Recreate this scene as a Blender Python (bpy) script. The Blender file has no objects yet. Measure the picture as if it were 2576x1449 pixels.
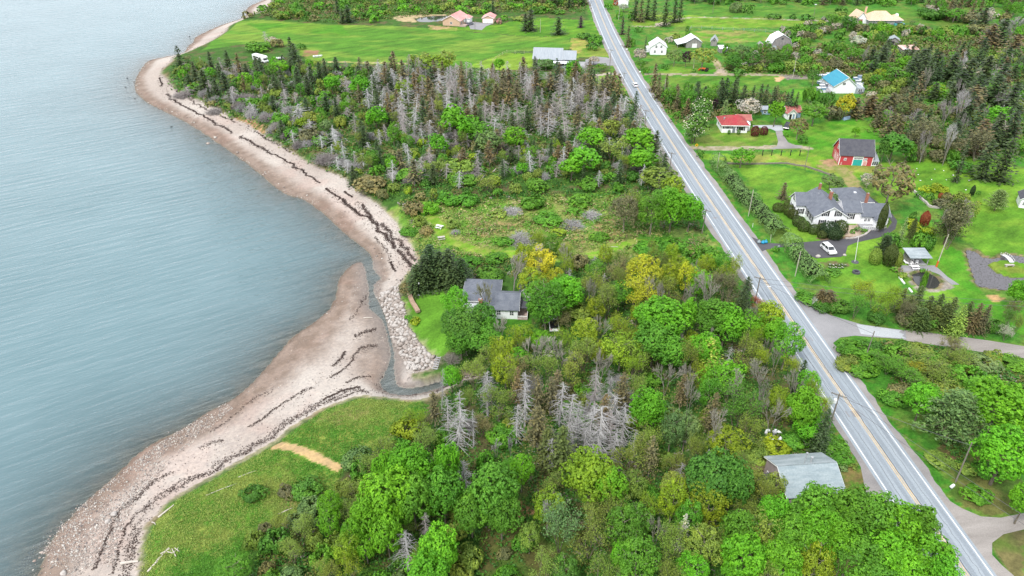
import bpy, math, random
import numpy as np
R = math.radians
S = bpy.context.scene
COL = S.collection
# ---------------------------------------------------------------- camera, world, sun, exposure
ZL = 3.0                     # level of the land above the bay
CAMZ = ZL + 85.0
PITCH = R(32.0)
FPX = 1786.0                 # focal length in units of a 2576 px wide frame
cd = bpy.data.cameras.new('camera'); cam = bpy.data.objects.new('camera', cd); COL.objects.link(cam)
cam.location = (0, 0, CAMZ); cam.rotation_euler = (R(90) - PITCH, 0, 0)
cd.sensor_width = 36.0; cd.lens = FPX / 2576 * 36.0; cd.clip_start = 1.0; cd.clip_end = 20000
S.camera = cam
SUN_EL, SUN_AZ = R(52), R(215)      # azimuth clockwise from +Y: behind and left of the camera
w = bpy.data.worlds.new("World"); S.world = w; w.use_nodes = True
nt = w.node_tree; nt.nodes.clear()
sky = nt.nodes.new('ShaderNodeTexSky'); sky.sky_type = 'NISHITA'; sky.sun_disc = False
sky.sun_elevation = SUN_EL; sky.sun_rotation = SUN_AZ; sky.dust_density = 4.0; sky.air_density = 1.0; sky.ozone_density = 1.0
hs = nt.nodes.new('ShaderNodeHueSaturation'); hs.inputs['Saturation'].default_value = 0.34
bg = nt.nodes.new('ShaderNodeBackground'); bg.inputs['Strength'].default_value = 0.15
wo = nt.nodes.new('ShaderNodeOutputWorld')
ov = nt.nodes.new('ShaderNodeMix'); ov.data_type = 'RGBA'; ov.inputs[0].default_value = 0.8; ov.inputs[7].default_value = (9.4, 9.8, 10.4, 1)   # high cloud over the blue
nt.links.new(sky.outputs[0], hs.inputs['Color']); nt.links.new(hs.outputs[0], ov.inputs[6]); nt.links.new(ov.outputs[2], bg.inputs['Color']); nt.links.new(bg.outputs[0], wo.inputs['Surface'])
sl = bpy.data.lights.new('sun', 'SUN'); sl.energy = 3.0; sl.angle = R(10); sl.color = (1.0, 0.97, 0.92)
so = bpy.data.objects.new('sun', sl); COL.objects.link(so)
so.rotation_euler = (R(90) - SUN_EL, 0, -SUN_AZ + math.pi)
so.location = (-60, -60, 200)
S.view_settings.view_transform = 'Standard'; S.view_settings.look = 'None'
S.view_settings.exposure = 0.22; S.view_settings.gamma = 1.0
cy = S.cycles
cy.max_bounces = 5; cy.diffuse_bounces = 3; cy.glossy_bounces = 2; cy.transmission_bounces = 2; cy.transparent_max_bounces = 8
cy.caustics_reflective = False; cy.caustics_refractive = False
rng = np.random.default_rng(7); random.seed(7)

# ---------------------------------------------------------------- pixel -> world (positions were measured on a 2576 x 1449 view)
CP, SP = math.cos(PITCH), math.sin(PITCH)
def at(x, y, z=ZL):
    u = (x - 1288.0) / FPX; v = (y - 724.5) / FPX
    dx, dy, dz = u, CP - v * SP, -SP - v * CP
    t = (z - CAMZ) / dz
    return (dx * t, dy * t)
def atn(pts, z=ZL):
    return np.array([at(px, py, z) for px, py in pts])
def ppm(X, Y, z=ZL):
    return FPX / (Y * CP - (z - CAMZ) * SP)
def T(i, j, pts):            # measurements taken on a third-size tile
    return [(858.67 * i + x / 3.0, 483.0 * j + y / 3.0) for x, y in pts]
def Q(px, py, pts):          # measurements taken on a sixth-size tile
    return [(px / 1.1925 + x / 6.0, py / 1.1925 + y / 6.0) for x, y in pts]

# ---------------------------------------------------------------- noise, polygons, distances (numpy)
def _hash(ix, iy, s):
    h = (ix.astype(np.int64) * 374761393 + iy.astype(np.int64) * 668265263 + s * 1442695041) & 0xffffffff
    h = ((h ^ (h >> 13)) * 1274126177) & 0xffffffff
    return ((h ^ (h >> 16)) & 0xffff) / 65535.0
def vnoise(x, y, s=0):
    ix = np.floor(x); iy = np.floor(y); fx = x - ix; fy = y - iy
    fx = fx * fx * (3 - 2 * fx); fy = fy * fy * (3 - 2 * fy)
    a = _hash(ix, iy, s); b = _hash(ix + 1, iy, s); c = _hash(ix, iy + 1, s); d = _hash(ix + 1, iy + 1, s)
    return (a * (1 - fx) + b * fx) * (1 - fy) + (c * (1 - fx) + d * fx) * fy
def fbm(x, y, s=0, o=4):
    r = 0.0; a = 0.5; n = 0.0
    for k in range(o):
        r = r + a * vnoise(x * 2 ** k + 17.3 * k, y * 2 ** k - 9.1 * k, s + k); n += a; a *= 0.55
    return r / n
def inside(P, x, y):
    r = np.zeros(x.shape, bool); n = len(P)
    for i in range(n):
        x0, y0 = P[i]; x1, y1 = P[(i + 1) % n]
        if y0 == y1: continue
        c = ((y0 > y) != (y1 > y)) & (x < (x1 - x0) * (y - y0) / (y1 - y0) + x0)
        r ^= c
    return r
def dist(P, x, y, closed=False):
    d = np.full(x.shape, 1e9); n = len(P)
    for i in range(n if closed else n - 1):
        ax, ay = P[i]; bx, by = P[(i + 1) % n]; ex, ey = bx - ax, by - ay
        t = np.clip(((x - ax) * ex + (y - ay) * ey) / (ex * ex + ey * ey + 1e-9), 0, 1)
        d = np.minimum(d, (x - ax - t * ex) ** 2 + (y - ay - t * ey) ** 2)
    return np.sqrt(d)
def sstep(a, b, x):
    t = np.clip((x - a) / (b - a), 0, 1); return t * t * (3 - 2 * t)
def smooth(P, n=6):
    P = np.asarray(P, float); out = []
    Z = np.vstack([2 * P[0] - P[1], P, 2 * P[-1] - P[-2]])
    for i in range(1, len(Z) - 2):
        for k in range(n):
            t = k / n
            out.append(0.5 * (2 * Z[i] + (Z[i + 1] - Z[i - 1]) * t + (2 * Z[i - 1] - 5 * Z[i] + 4 * Z[i + 1] - Z[i + 2]) * t * t + (3 * Z[i] - Z[i - 1] - 3 * Z[i + 1] + Z[i + 2]) * t ** 3))
    out.append(P[-1]); return np.array(out)

# ---------------------------------------------------------------- materials
def nodes(name):
    m = bpy.data.materials.new(name); m.use_nodes = True; t = m.node_tree
    return m, t, t.nodes['Principled BSDF'], t.nodes['Material Output']
def N(t, typ, **kw):
    n = t.nodes.new(typ)
    for k, v in kw.items(): setattr(n, k, v)
    return n
def mixcol(t, a, b, fac, blend='MIX'):
    n = N(t, 'ShaderNodeMix', data_type='RGBA', blend_type=blend)
    for s, v in ((n.inputs[0], fac), (n.inputs[6], a), (n.inputs[7], b)):
        if hasattr(v, 'is_output') or isinstance(v, bpy.types.NodeSocket): t.links.new(v, s)
        elif isinstance(v, (int, float)): s.default_value = v
        else: s.default_value = (v[0], v[1], v[2], 1)
    return n.outputs[2]
def ramp(t, src, stops):
    n = N(t, 'ShaderNodeValToRGB'); e = n.color_ramp.elements
    while len(e) < len(stops): e.new(0.5)
    for k, (p, c) in enumerate(stops):
        e[k].position = p; e[k].color = (c, c, c, 1) if isinstance(c, (int, float)) else (c[0], c[1], c[2], 1)
    t.links.new(src, n.inputs[0]); return n.outputs[0]
def noise(t, scale, coord, detail=4, rough=0.6, sc=(1, 1, 1), rot=0.0):
    mp = N(t, 'ShaderNodeMapping'); mp.vector_type = 'TEXTURE'; mp.inputs['Scale'].default_value = tuple(1.0 / q for q in sc); mp.inputs['Rotation'].default_value = (0, 0, rot)
    t.links.new(coord, mp.inputs['Vector'])
    n = N(t, 'ShaderNodeTexNoise'); n.inputs['Scale'].default_value = scale; n.inputs['Detail'].default_value = detail; n.inputs['Roughness'].default_value = rough
    t.links.new(mp.outputs[0], n.inputs['Vector']); return n.outputs[0]
def surf(name, col, col2=None, scale=1.5, rough=0.75, sc=(1, 1, 1), bump=0.0, spec=0.3, metal=0.0, lo=0.35, hi=0.65, fine=0.12):
    """weathered painted / mineral surface: two colours mixed by noise, a finer grain on top"""
    m, t, b, o = nodes(name); tc = N(t, 'ShaderNodeTexCoord')
    col2 = col2 or tuple(c * 0.78 for c in col)
    f = ramp(t, noise(t, scale, tc.outputs['Object'], sc=sc), [(lo, 0.0), (hi, 1.0)])
    c = mixcol(t, col, col2, f)
    g = ramp(t, noise(t, scale * 9, tc.outputs['Object'], 2), [(0.3, 1 - fine), (0.7, 1 + fine)])
    c = mixcol(t, c, g, 1.0, 'MULTIPLY')
    t.links.new(c, b.inputs['Base Color']); b.inputs['Roughness'].default_value = rough; b.inputs['Metallic'].default_value = metal
    b.inputs['Specular IOR Level'].default_value = spec
    if bump:
        bp = N(t, 'ShaderNodeBump'); bp.inputs['Strength'].default_value = bump; bp.inputs['Distance'].default_value = 0.05
        t.links.new(noise(t, scale * 6, tc.outputs['Object'], sc=sc), bp.inputs['Height']); t.links.new(bp.outputs[0], b.inputs['Normal'])
    return m
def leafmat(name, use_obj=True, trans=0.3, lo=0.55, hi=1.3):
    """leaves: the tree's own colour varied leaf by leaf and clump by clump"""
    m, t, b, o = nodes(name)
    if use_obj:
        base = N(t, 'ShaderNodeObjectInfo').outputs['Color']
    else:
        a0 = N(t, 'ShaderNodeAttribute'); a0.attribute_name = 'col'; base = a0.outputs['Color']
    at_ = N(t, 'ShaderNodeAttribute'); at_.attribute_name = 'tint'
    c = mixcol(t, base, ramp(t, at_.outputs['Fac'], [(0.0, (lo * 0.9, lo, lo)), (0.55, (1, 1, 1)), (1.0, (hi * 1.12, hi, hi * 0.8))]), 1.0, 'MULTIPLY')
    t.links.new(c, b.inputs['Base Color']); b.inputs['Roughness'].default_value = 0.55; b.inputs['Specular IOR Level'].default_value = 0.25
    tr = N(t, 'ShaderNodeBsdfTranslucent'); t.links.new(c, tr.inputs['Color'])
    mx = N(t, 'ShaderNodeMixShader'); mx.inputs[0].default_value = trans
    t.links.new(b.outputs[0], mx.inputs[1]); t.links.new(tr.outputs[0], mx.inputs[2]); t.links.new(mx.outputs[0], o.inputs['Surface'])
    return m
M = {}
M['leaf'] = leafmat('leaf')
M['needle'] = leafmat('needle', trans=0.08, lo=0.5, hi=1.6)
M['brush'] = leafmat('brush', use_obj=False, trans=0.2)
m, t, b, o = nodes('bark'); oi = N(t, 'ShaderNodeObjectInfo'); tc = N(t, 'ShaderNodeTexCoord')
t.links.new(mixcol(t, oi.outputs['Color'], ramp(t, noise(t, 3.0, tc.outputs['Object'], sc=(3, 3, 0.6)), [(0.3, 0.6), (0.7, 1.2)]), 1.0, 'MULTIPLY'), b.inputs['Base Color'])
b.inputs['Roughness'].default_value = 0.9; b.inputs['Specular IOR Level'].default_value = 0.1; M['bark'] = m
# ground: the albedo of every patch of soil, sand and turf comes with the mesh; the shader adds grain
def groundmat(name, s1, s2, amt, bumpd, stretch=(1, 1, 1)):
    m, t, b, o = nodes(name); g = N(t, 'ShaderNodeNewGeometry'); a = N(t, 'ShaderNodeAttribute'); a.attribute_name = 'col'
    n1 = noise(t, s1, g.outputs['Position'], 5, 0.65, stretch, 0.6); n2 = noise(t, s2, g.outputs['Position'], 4, 0.7)
    c = mixcol(t, a.outputs['Color'], ramp(t, n1, [(0.28, (1 - amt, 1 - amt, 1 - amt)), (0.72, (1 + amt * 1.15, 1 + amt, 1 + amt * 0.7))]), 1.0, 'MULTIPLY')
    c = mixcol(t, c, ramp(t, n2, [(0.25, 1 - amt * 0.8), (0.75, 1 + amt * 0.8)]), 1.0, 'MULTIPLY')
    t.links.new(c, b.inputs['Base Color']); b.inputs['Roughness'].default_value = 0.95; b.inputs['Specular IOR Level'].default_value = 0.15
    bp = N(t, 'ShaderNodeBump'); bp.inputs['Strength'].default_value = 0.7; bp.inputs['Distance'].default_value = bumpd
    t.links.new(n2, bp.inputs['Height']); t.links.new(bp.outputs[0], b.inputs['Normal']); return m
M['ground'] = groundmat('ground', 0.5, 2.6, 0.42, 0.25)
M['turf'] = groundmat('turf', 0.20, 2.2, 0.40, 0.10, (0.5, 1.4, 1))
M['sand'] = groundmat('sand', 1.6, 7.0, 0.20, 0.08)
# water: clear over the shallows (alpha from the real depth of the bed), sky on top
m, t, b, o = nodes('water'); g = N(t, 'ShaderNodeNewGeometry'); a = N(t, 'ShaderNodeAttribute'); a.attribute_name = 'alpha'
pos = g.outputs['Position']
n1 = noise(t, 1.0, pos, 3, 0.5, (0.09, 0.52, 1), R(33)); n2 = noise(t, 1.0, pos, 3, 0.6, (0.5, 1.7, 1), R(28)); n3 = noise(t, 0.03, pos, 3)
ad = N(t, 'ShaderNodeMath', operation='MULTIPLY_ADD'); t.links.new(n2, ad.inputs[0]); ad.inputs[1].default_value = 0.30; t.links.new(n1, ad.inputs[2])
bp = N(t, 'ShaderNodeBump'); bp.inputs['Strength'].default_value = 0.85; bp.inputs['Distance'].default_value = 0.55
t.links.new(ad.outputs[0], bp.inputs['Height'])
df = N(t, 'ShaderNodeBsdfDiffuse')
t.links.new(mixcol(t, (0.086, 0.160, 0.180), (0.112, 0.190, 0.212), ramp(t, n3, [(0.35, 0.0), (0.65, 1.0)])), df.inputs['Color'])
tp = N(t, 'ShaderNodeBsdfTransparent'); tp.inputs['Color'].default_value = (0.86, 0.93, 0.93, 1)
gl = N(t, 'ShaderNodeBsdfGlossy'); gl.inputs['Roughness'].default_value = 0.12; t.links.new(bp.outputs[0], gl.inputs['Normal']); gl.inputs['Color'].default_value = (0.95, 0.985, 1.0, 1)
fr = N(t, 'ShaderNodeFresnel'); fr.inputs['IOR'].default_value = 1.58; t.links.new(bp.outputs[0], fr.inputs['Normal'])
m1 = N(t, 'ShaderNodeMixShader'); t.links.new(a.outputs['Fac'], m1.inputs[0]); t.links.new(tp.outputs[0], m1.inputs[1]); t.links.new(df.outputs[0], m1.inputs[2])
m2 = N(t, 'ShaderNodeMixShader'); t.links.new(fr.outputs[0], m2.inputs[0]); t.links.new(m1.outputs[0], m2.inputs[1]); t.links.new(gl.outputs[0], m2.inputs[2])
t.links.new(m2.outputs[0], o.inputs['Surface']); M['water'] = m
def asphalt(name, col, col2, sc=(1, 1, 1), rot=0.0):
    m, t, b, o = nodes(name); g = N(t, 'ShaderNodeNewGeometry')
    f = ramp(t, noise(t, 0.22, g.outputs['Position'], 5, 0.6, sc, rot), [(0.3, 0.0), (0.7, 1.0)])
    c = mixcol(t, col, col2, f); c = mixcol(t, c, ramp(t, noise(t, 5.0, g.outputs['Position'], 3), [(0.3, 0.88), (0.7, 1.12)]), 1.0, 'MULTIPLY')
    t.links.new(c, b.inputs['Base Color']); b.inputs['Roughness'].default_value = 0.85; b.inputs['Specular IOR Level'].default_value = 0.25; return m
M['asphalt'] = asphalt('asphalt', (0.235, 0.270, 0.305), (0.295, 0.33, 0.365), (3.0, 0.22, 1), R(-1))
M['wheeltrack'] = asphalt('wheel_track', (0.20, 0.228, 0.258), (0.25, 0.28, 0.315), (3.0, 0.3, 1))
M['asphalt_new'] = asphalt('asphalt_new', (0.060, 0.060, 0.068), (0.090, 0.088, 0.098))
M['apron'] = asphalt('apron', (0.205, 0.205, 0.215), (0.27, 0.265, 0.275))
M['gravel'] = asphalt('gravel', (0.205, 0.185, 0.172), (0.30, 0.275, 0.258), (0.5, 2.5, 1), R(10))
M['shoulder'] = asphalt('shoulder', (0.19, 0.18, 0.18), (0.29, 0.27, 0.26))
M['concrete'] = asphalt('concrete', (0.32, 0.34, 0.36), (0.40, 0.42, 0.44))
M['white_line'] = surf('white_line', (0.72, 0.73, 0.75), (0.50, 0.51, 0.53), 0.8)
M['yellow_line'] = surf('yellow_line', (0.60, 0.44, 0.24), (0.42, 0.34, 0.24), 0.6)
def boards(name, col, col2, period=0.18, vert=False, rough=0.7):
    m, t, b, o = nodes(name); tc = N(t, 'ShaderNodeTexCoord')
    sp = N(t, 'ShaderNodeSeparateXYZ'); t.links.new(tc.outputs['Object'], sp.inputs[0])
    if vert:
        s = N(t, 'ShaderNodeMath', operation='ADD'); t.links.new(sp.outputs[0], s.inputs[0]); t.links.new(sp.outputs[1], s.inputs[1]); src = s.outputs[0]
    else: src = sp.outputs[2]
    d = N(t, 'ShaderNodeMath', operation='DIVIDE'); t.links.new(src, d.inputs[0]); d.inputs[1].default_value = period
    fr_ = N(t, 'ShaderNodeMath', operation='FRACT'); t.links.new(d.outputs[0], fr_.inputs[0])
    c = mixcol(t, col, col2, ramp(t, noise(t, 1.4, tc.outputs['Object'], sc=(1, 1, 0.3) if vert else (0.3, 0.3, 1)), [(0.38, 0.0), (0.68, 1.0)]))
    bp = N(t, 'ShaderNodeBump'); bp.inputs['Strength'].default_value = 0.6; bp.inputs['Distance'].default_value = 0.02
    t.links.new(fr_.outputs[0], bp.inputs['Height']); t.links.new(bp.outputs[0], b.inputs['Normal'])
    t.links.new(c, b.inputs['Base Color']); b.inputs['Roughness'].default_value = rough; return m
M['white'] = boards('white_boards', (0.85, 0.86, 0.89), (0.78, 0.79, 0.82))
M['trim'] = surf('white_trim', (0.82, 0.82, 0.83), (0.72, 0.72, 0.72), 1.0)
M['red'] = boards('red_boards', (0.47, 0.045, 0.055), (0.36, 0.05, 0.06), vert=True)
M['peeling'] = boards('peeling_red_boards', (0.47, 0.05, 0.06), (0.62, 0.45, 0.45), vert=True)
M['oldwood'] = boards('weathered_boards', (0.20, 0.19, 0.19), (0.30, 0.28, 0.27), vert=True)
M['pinkwood'] = boards('faded_boards', (0.36, 0.29, 0.29), (0.27, 0.23, 0.22), vert=True)
M['slate'] = boards('blue_grey_boards', (0.055, 0.068, 0.09), (0.075, 0.09, 0.115))
M['tan'] = boards('tan_boards', (0.55, 0.38, 0.27), (0.48, 0.33, 0.24))
M['bluedoor'] = surf('pale_blue', (0.25, 0.36, 0.50))
def shingle(name, c1, c2, scale=0.9):
    return surf(name, c1, c2, scale, rough=0.85, bump=0.4, fine=0.2)
M['roof_grey'] = shingle('grey_shingles', (0.105, 0.117, 0.145), (0.145, 0.157, 0.185))
M['roof_dark'] = shingle('charcoal_shingles', (0.060, 0.060, 0.075), (0.085, 0.085, 0.098))
M['roof_red'] = shingle('red_shingles', (0.31, 0.036, 0.048), (0.28, 0.07, 0.06), 0.3)
M['roof_redbrown'] = shingle('red_brown_shingles', (0.28, 0.085, 0.08), (0.34, 0.13, 0.11))
M['roof_pink'] = shingle('pink_shingles', (0.52, 0.25, 0.24), (0.58, 0.34, 0.32), 0.25)
M['roof_tan'] = shingle('tan_shingles', (0.56, 0.37, 0.26), (0.62, 0.42, 0.31), 0.2)
def seam(name, c1, c2, sc, period=0.0):
    return surf(name, c1, c2, 0.5, rough=0.45, sc=sc, bump=0.25, spec=0.4)
M['roof_blue'] = seam('blue_metal', (0.012, 0.205, 0.31), (0.02, 0.24, 0.34), (4, 0.3, 1))
M['roof_white'] = seam('white_metal', (0.62, 0.64, 0.68), (0.72, 0.73, 0.76), (4, 0.3, 1))
M['roof_pale'] = seam('pale_metal', (0.25, 0.28, 0.315), (0.31, 0.34, 0.37), (4, 0.3, 1))
M['roof_sage'] = seam('aqua_grey_roofing', (0.200, 0.250, 0.275), (0.275, 0.325, 0.345), (1, 5, 1))
M['roof_streak'] = seam('streaked_roofing', (0.20, 0.24, 0.26), (0.33, 0.37, 0.39), (0.5, 2, 1))
M['roof_rust'] = surf('rusty_metal', (0.45, 0.20, 0.14), (0.60, 0.52, 0.49), 1.1, sc=(2.5, 0.3, 1))
M['glass'] = surf('window_glass', (0.03, 0.035, 0.045), (0.05, 0.06, 0.075), 0.8, rough=0.12, spec=0.6)
M['black'] = surf('black_paint', (0.018, 0.018, 0.022), rough=0.5)
M['brick'] = surf('brick', (0.27, 0.10, 0.07), (0.34, 0.16, 0.11), 4.0)
M['teal'] = surf('teal_paint', (0.02, 0.36, 0.32), (0.03, 0.30, 0.28), 1.0)
M['carwhite'] = surf('white_car_paint', (0.78, 0.79, 0.80), (0.74, 0.75, 0.77), 0.5, rough=0.25, spec=0.6, fine=0.02)
M['carblack'] = surf('black_car_paint', (0.025, 0.027, 0.032), (0.03, 0.032, 0.038), 0.5, rough=0.25, spec=0.6, fine=0.02)
M['cargrey'] = surf('grey_car_paint', (0.20, 0.22, 0.25), rough=0.25, spec=0.6, fine=0.02)
M['carglass'] = surf('car_glass', (0.02, 0.024, 0.03), rough=0.08, spec=0.7)
M['rubber'] = surf('rubber', (0.02, 0.02, 0.02), rough=0.9)
M['orange'] = surf('orange_paint', (0.60, 0.13, 0.03), rough=0.5)
M['yellow'] = surf('sign_yellow', (0.75, 0.48, 0.02), rough=0.5, fine=0.02)
M['pole'] = surf('grey_pole_wood', (0.22, 0.20, 0.17), (0.15, 0.13, 0.11), 2.0, sc=(3, 3, 0.3))
M['polepale'] = surf('pale_pole_wood', (0.46, 0.43, 0.36), (0.36, 0.33, 0.27), 2.0, sc=(3, 3, 0.3))
M['metal'] = surf('grey_metal', (0.45, 0.46, 0.48), rough=0.4, metal=0.3)
M['wire'] = surf('wire', (0.10, 0.10, 0.11), rough=0.6)
M['palewood'] = surf('driftwood', (0.52, 0.47, 0.42), (0.40, 0.36, 0.32), 2.0)
M['fencewood'] = surf('fence_wood', (0.46, 0.40, 0.28), (0.36, 0.31, 0.22), 2.0)
M['stone'] = surf('granite', (0.33, 0.285, 0.255), (0.22, 0.19, 0.17), 1.6, rough=0.9, bump=0.5, fine=0.25)
M['stonepale'] = surf('pale_granite', (0.43, 0.40, 0.375), (0.31, 0.28, 0.26), 1.6, rough=0.9, bump=0.5, fine=0.25)
M['stonebrown'] = surf('brown_rock', (0.36, 0.25, 0.18), (0.26, 0.18, 0.13), 1.6, rough=0.9, bump=0.5, fine=0.25)
M['bluebin'] = surf('blue_plastic', (0.03, 0.30, 0.50), rough=0.4)
M['poolblue'] = surf('pool_blue', (0.10, 0.38, 0.42), rough=0.3)
M['deck'] = surf('deck_wood', (0.40, 0.30, 0.27), (0.33, 0.25, 0.22), 1.5)
M['deckgrey'] = surf('grey_deck_wood', (0.26, 0.26, 0.27), (0.34, 0.34, 0.35), 1.5)
# ---------------------------------------------------------------- object helpers
def tag(o, label=None, cat=None, group=None, kind=None):
    if label: o['label'] = label
    if cat: o['category'] = cat
    if group: o['group'] = group
    if kind: o['kind'] = kind
    return o
def thing(name, label, cat, loc=(0, 0, 0), rot=0.0, group=None):
    o = bpy.data.objects.new(name, None); COL.objects.link(o); o.location = loc; o.rotation_euler = (0, 0, rot); o.empty_display_size = 0.2
    return tag(o, label, cat, group)
def link(name, me, parent=None):
    o = bpy.data.objects.new(name, me); COL.objects.link(o)
    if parent: o.parent = parent
    return o
def copytree(o, parent=None):
    c = o.copy(); COL.objects.link(c)
    if parent: c.parent = parent
    for ch in list(o.children): copytree(ch, c)
    return c
def npmesh(name, V, F, mat, tint=None, col=None, smooth_=False):
    V = np.ascontiguousarray(V, np.float32); F = np.ascontiguousarray(F, np.int32); k = F.shape[1]
    me = bpy.data.meshes.new(name); me.vertices.add(len(V)); me.vertices.foreach_set('co', V.ravel())
    me.loops.add(F.size); me.loops.foreach_set('vertex_index', F.ravel())
    me.polygons.add(len(F)); me.polygons.foreach_set('loop_start', np.arange(len(F), dtype=np.int32) * k)
    if tint is not None:
        a = me.attributes.new('tint', 'FLOAT', 'POINT'); a.data.foreach_set('value', np.ascontiguousarray(tint, np.float32))
    if col is not None:
        a = me.attributes.new('col', 'FLOAT_COLOR', 'POINT')
        c4 = np.ones((len(V), 4), np.float32); c4[:, :3] = col; a.data.foreach_set('color', c4.ravel())
    me.update(calc_edges=True)
    if smooth_: me.polygons.foreach_set('use_smooth', np.ones(len(F), bool))
    if mat: me.materials.append(mat)
    return me
class MB:
    def __init__(s): s.v = []; s.f = []
    def add(s, v, f):
        n = len(s.v); s.v += [tuple(p) for p in v]; s.f += [tuple(i + n for i in q) for q in f]; return s
    def box(s, x0, y0, z0, x1, y1, z1):
        return s.add([(x0, y0, z0), (x1, y0, z0), (x1, y1, z0), (x0, y1, z0), (x0, y0, z1), (x1, y0, z1), (x1, y1, z1), (x0, y1, z1)],
                     [(0, 3, 2, 1), (4, 5, 6, 7), (0, 1, 5, 4), (1, 2, 6, 5), (2, 3, 7, 6), (3, 0, 4, 7)])
    def hull(s, bottom, top):     # prism between two equal rings
        n = len(bottom); f = [tuple(range(n))[::-1], tuple(range(n, 2 * n))]
        f += [(i, (i + 1) % n, n + (i + 1) % n, n + i) for i in range(n)]
        return s.add(list(bottom) + list(top), f)
    def prism(s, prof, a, b, axis='x'):   # profile in (across, z) swept along an axis
        if axis == 'x': return s.hull([(a, p, z) for p, z in prof], [(b, p, z) for p, z in prof])
        return s.hull([(p, a, z) for p, z in prof], [(p, b, z) for p, z in prof])
    def tube(s, p, q, r0, r1=None, n=8):
        p = np.array(p, float); q = np.array(q, float); r1 = r0 if r1 is None else r1; d = q - p; d /= np.linalg.norm(d) + 1e-9
        u = np.cross(d, (0, 0, 1) if abs(d[2]) < 0.9 else (1, 0, 0)); u /= np.linalg.norm(u); w_ = np.cross(d, u)
        A = [2 * math.pi * k / n for k in range(n)]
        return s.hull([p + r0 * (math.cos(a) * u + math.sin(a) * w_) for a in A], [q + r1 * (math.cos(a) * u + math.sin(a) * w_) for a in A])
    def slab(s, pts, th):         # planar polygon thickened downwards
        return s.hull([(x, y, z - th) for x, y, z in pts], pts)
    def lathe(s, prof, n=12, cx=0, cy=0):
        v = [(cx + r * math.cos(2 * math.pi * k / n), cy + r * math.sin(2 * math.pi * k / n), z) for r, z in prof for k in range(n)]
        f = [(i * n + k, i * n + (k + 1) % n, (i + 1) * n + (k + 1) % n, (i + 1) * n + k) for i in range(len(prof) - 1) for k in range(n)]
        return s.add(v, f)
    def build(s, name, mat, parent=None, loc=None, rot=None, smooth_=False):
        me = bpy.data.meshes.new(name); me.from_pydata([tuple(map(float, p)) for p in s.v], [], s.f); me.update()
        bm_fix(me)
        me.materials.append(mat); o = link(name, me, parent)
        if loc: o.location = loc
        if rot is not None: o.rotation_euler = (0, 0, rot) if isinstance(rot, (int, float)) else rot
        if smooth_: me.polygons.foreach_set('use_smooth', [True] * len(me.polygons))
        return o
import bmesh
def bm_fix(me):
    b_ = bmesh.new(); b_.from_mesh(me); bmesh.ops.recalc_face_normals(b_, faces=b_.faces); b_.to_mesh(me); b_.free()

# ---------------------------------------------------------------- shoreline (measured), terrain height
water_s = ([(-60, 1640), (60, 1500)] + T(0, 2, [(290, 1440), (370, 1230), (440, 1120), (650, 890), (880, 690), (1090, 490), (1380, 340), (1580, 210), (1750, 120)])
           + T(0, 1, [(1900, 1449), (2060, 1270), (2210, 1100), (2380, 980), (2490, 880), (2540, 780), (2555, 690)])
           + T(1, 1, [(0, 640), (60, 570), (120, 535), (165, 548), (195, 680), (205, 760), (205, 870), (250, 920), (310, 980), (345, 1090), (365, 1190), (365, 1260), (350, 1310), (315, 1390)])
           + [(956, 958), (960, 978), (985, 992), (1030, 994), (1075, 986), (1120, 972), (1165, 952), (1210, 942)])
water_n = ([(1210, 936), (1165, 943), (1110, 957), (1060, 971), (1024, 975), (1000, 966)]
           + T(1, 1, [(400, 1330), (404, 1240), (396, 1180), (378, 1110), (355, 1020), (330, 920), (270, 800), (248, 740), (255, 690), (300, 645), (248, 585), (230, 490), (180, 430), (100, 370), (0, 285)])
           + T(0, 1, [(2460, 180), (2300, 60)])
           + T(0, 0, [(2130, 1449), (1900, 1260), (1620, 1060), (1400, 920), (1200, 820), (1100, 765), (1035, 700), (1020, 640), (1040, 570), (1090, 490), (1150, 450), (1280, 425), (1390, 398), (1420, 350), (1460, 320), (1480, 280), (1600, 220), (1700, 180), (1800, 150), (1860, 115), (1855, 80), (1900, 40), (1990, 0)])
           + [(720, -30), (800, -80), (950, -150)])
veg_s = ([(300, 1640), (340, 1500)] + T(0, 2, [(1040, 1440), (1050, 1260), (1080, 1150), (1100, 1060), (1190, 980), (1260, 890), (1420, 790), (1620, 680), (1850, 550), (2080, 420), (2180, 330), (2420, 190)])
         + [(859, 1009), (905, 995), (960, 997), (1010, 1003), (1060, 1003), (1110, 985), (1165, 960), (1210, 948)])
veg_n = ([(1210, 930), (1165, 936), (1110, 948), (1060, 955), (1035, 950), (1040, 935)]
         + T(1, 1, [(560, 1362), (640, 1345), (725, 1300), (640, 1200), (560, 1110), (500, 1030), (490, 940), (445, 820), (430, 710), (450, 680), (500, 600), (570, 560), (565, 470), (520, 390), (460, 310), (400, 210), (310, 130), (230, 60), (130, 0)])
         + [(880, 462)] + T(0, 0, [(2576, 1330), (2350, 1240), (2160, 1120), (1960, 1000), (1860, 930), (1750, 890), (1650, 830), (1500, 760), (1400, 720), (1310, 660), (1260, 600), (1210, 540), (1290, 470), (1310, 435), (1400, 400), (1480, 362), (1590, 310), (1700, 240), (1730, 195), (1830, 150), (1900, 120), (1990, 90), (2030, 40), (2070, 0)])
         + [(745, -30), (830, -80), (980, -150)])
FAR = [(1600, 3000), (1600, -400)]
WS = smooth(atn(water_s, 0.0), 4); WN = smooth(atn(water_n, 0.0), 4); VS = smooth(atn(veg_s, 1.4), 3); VN = smooth(atn(veg_n, 1.4), 3)
def closeS(P): return np.vstack([P, [(40, 95), (40, -60), (-80, -60)]])
NEXIT = WN[0]
polyWS = np.vstack([WS, [(WS[-1][0] + 6, WS[-1][1] + 1), (1500, 60), (1500, -60), (-120, -60)]])
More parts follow.
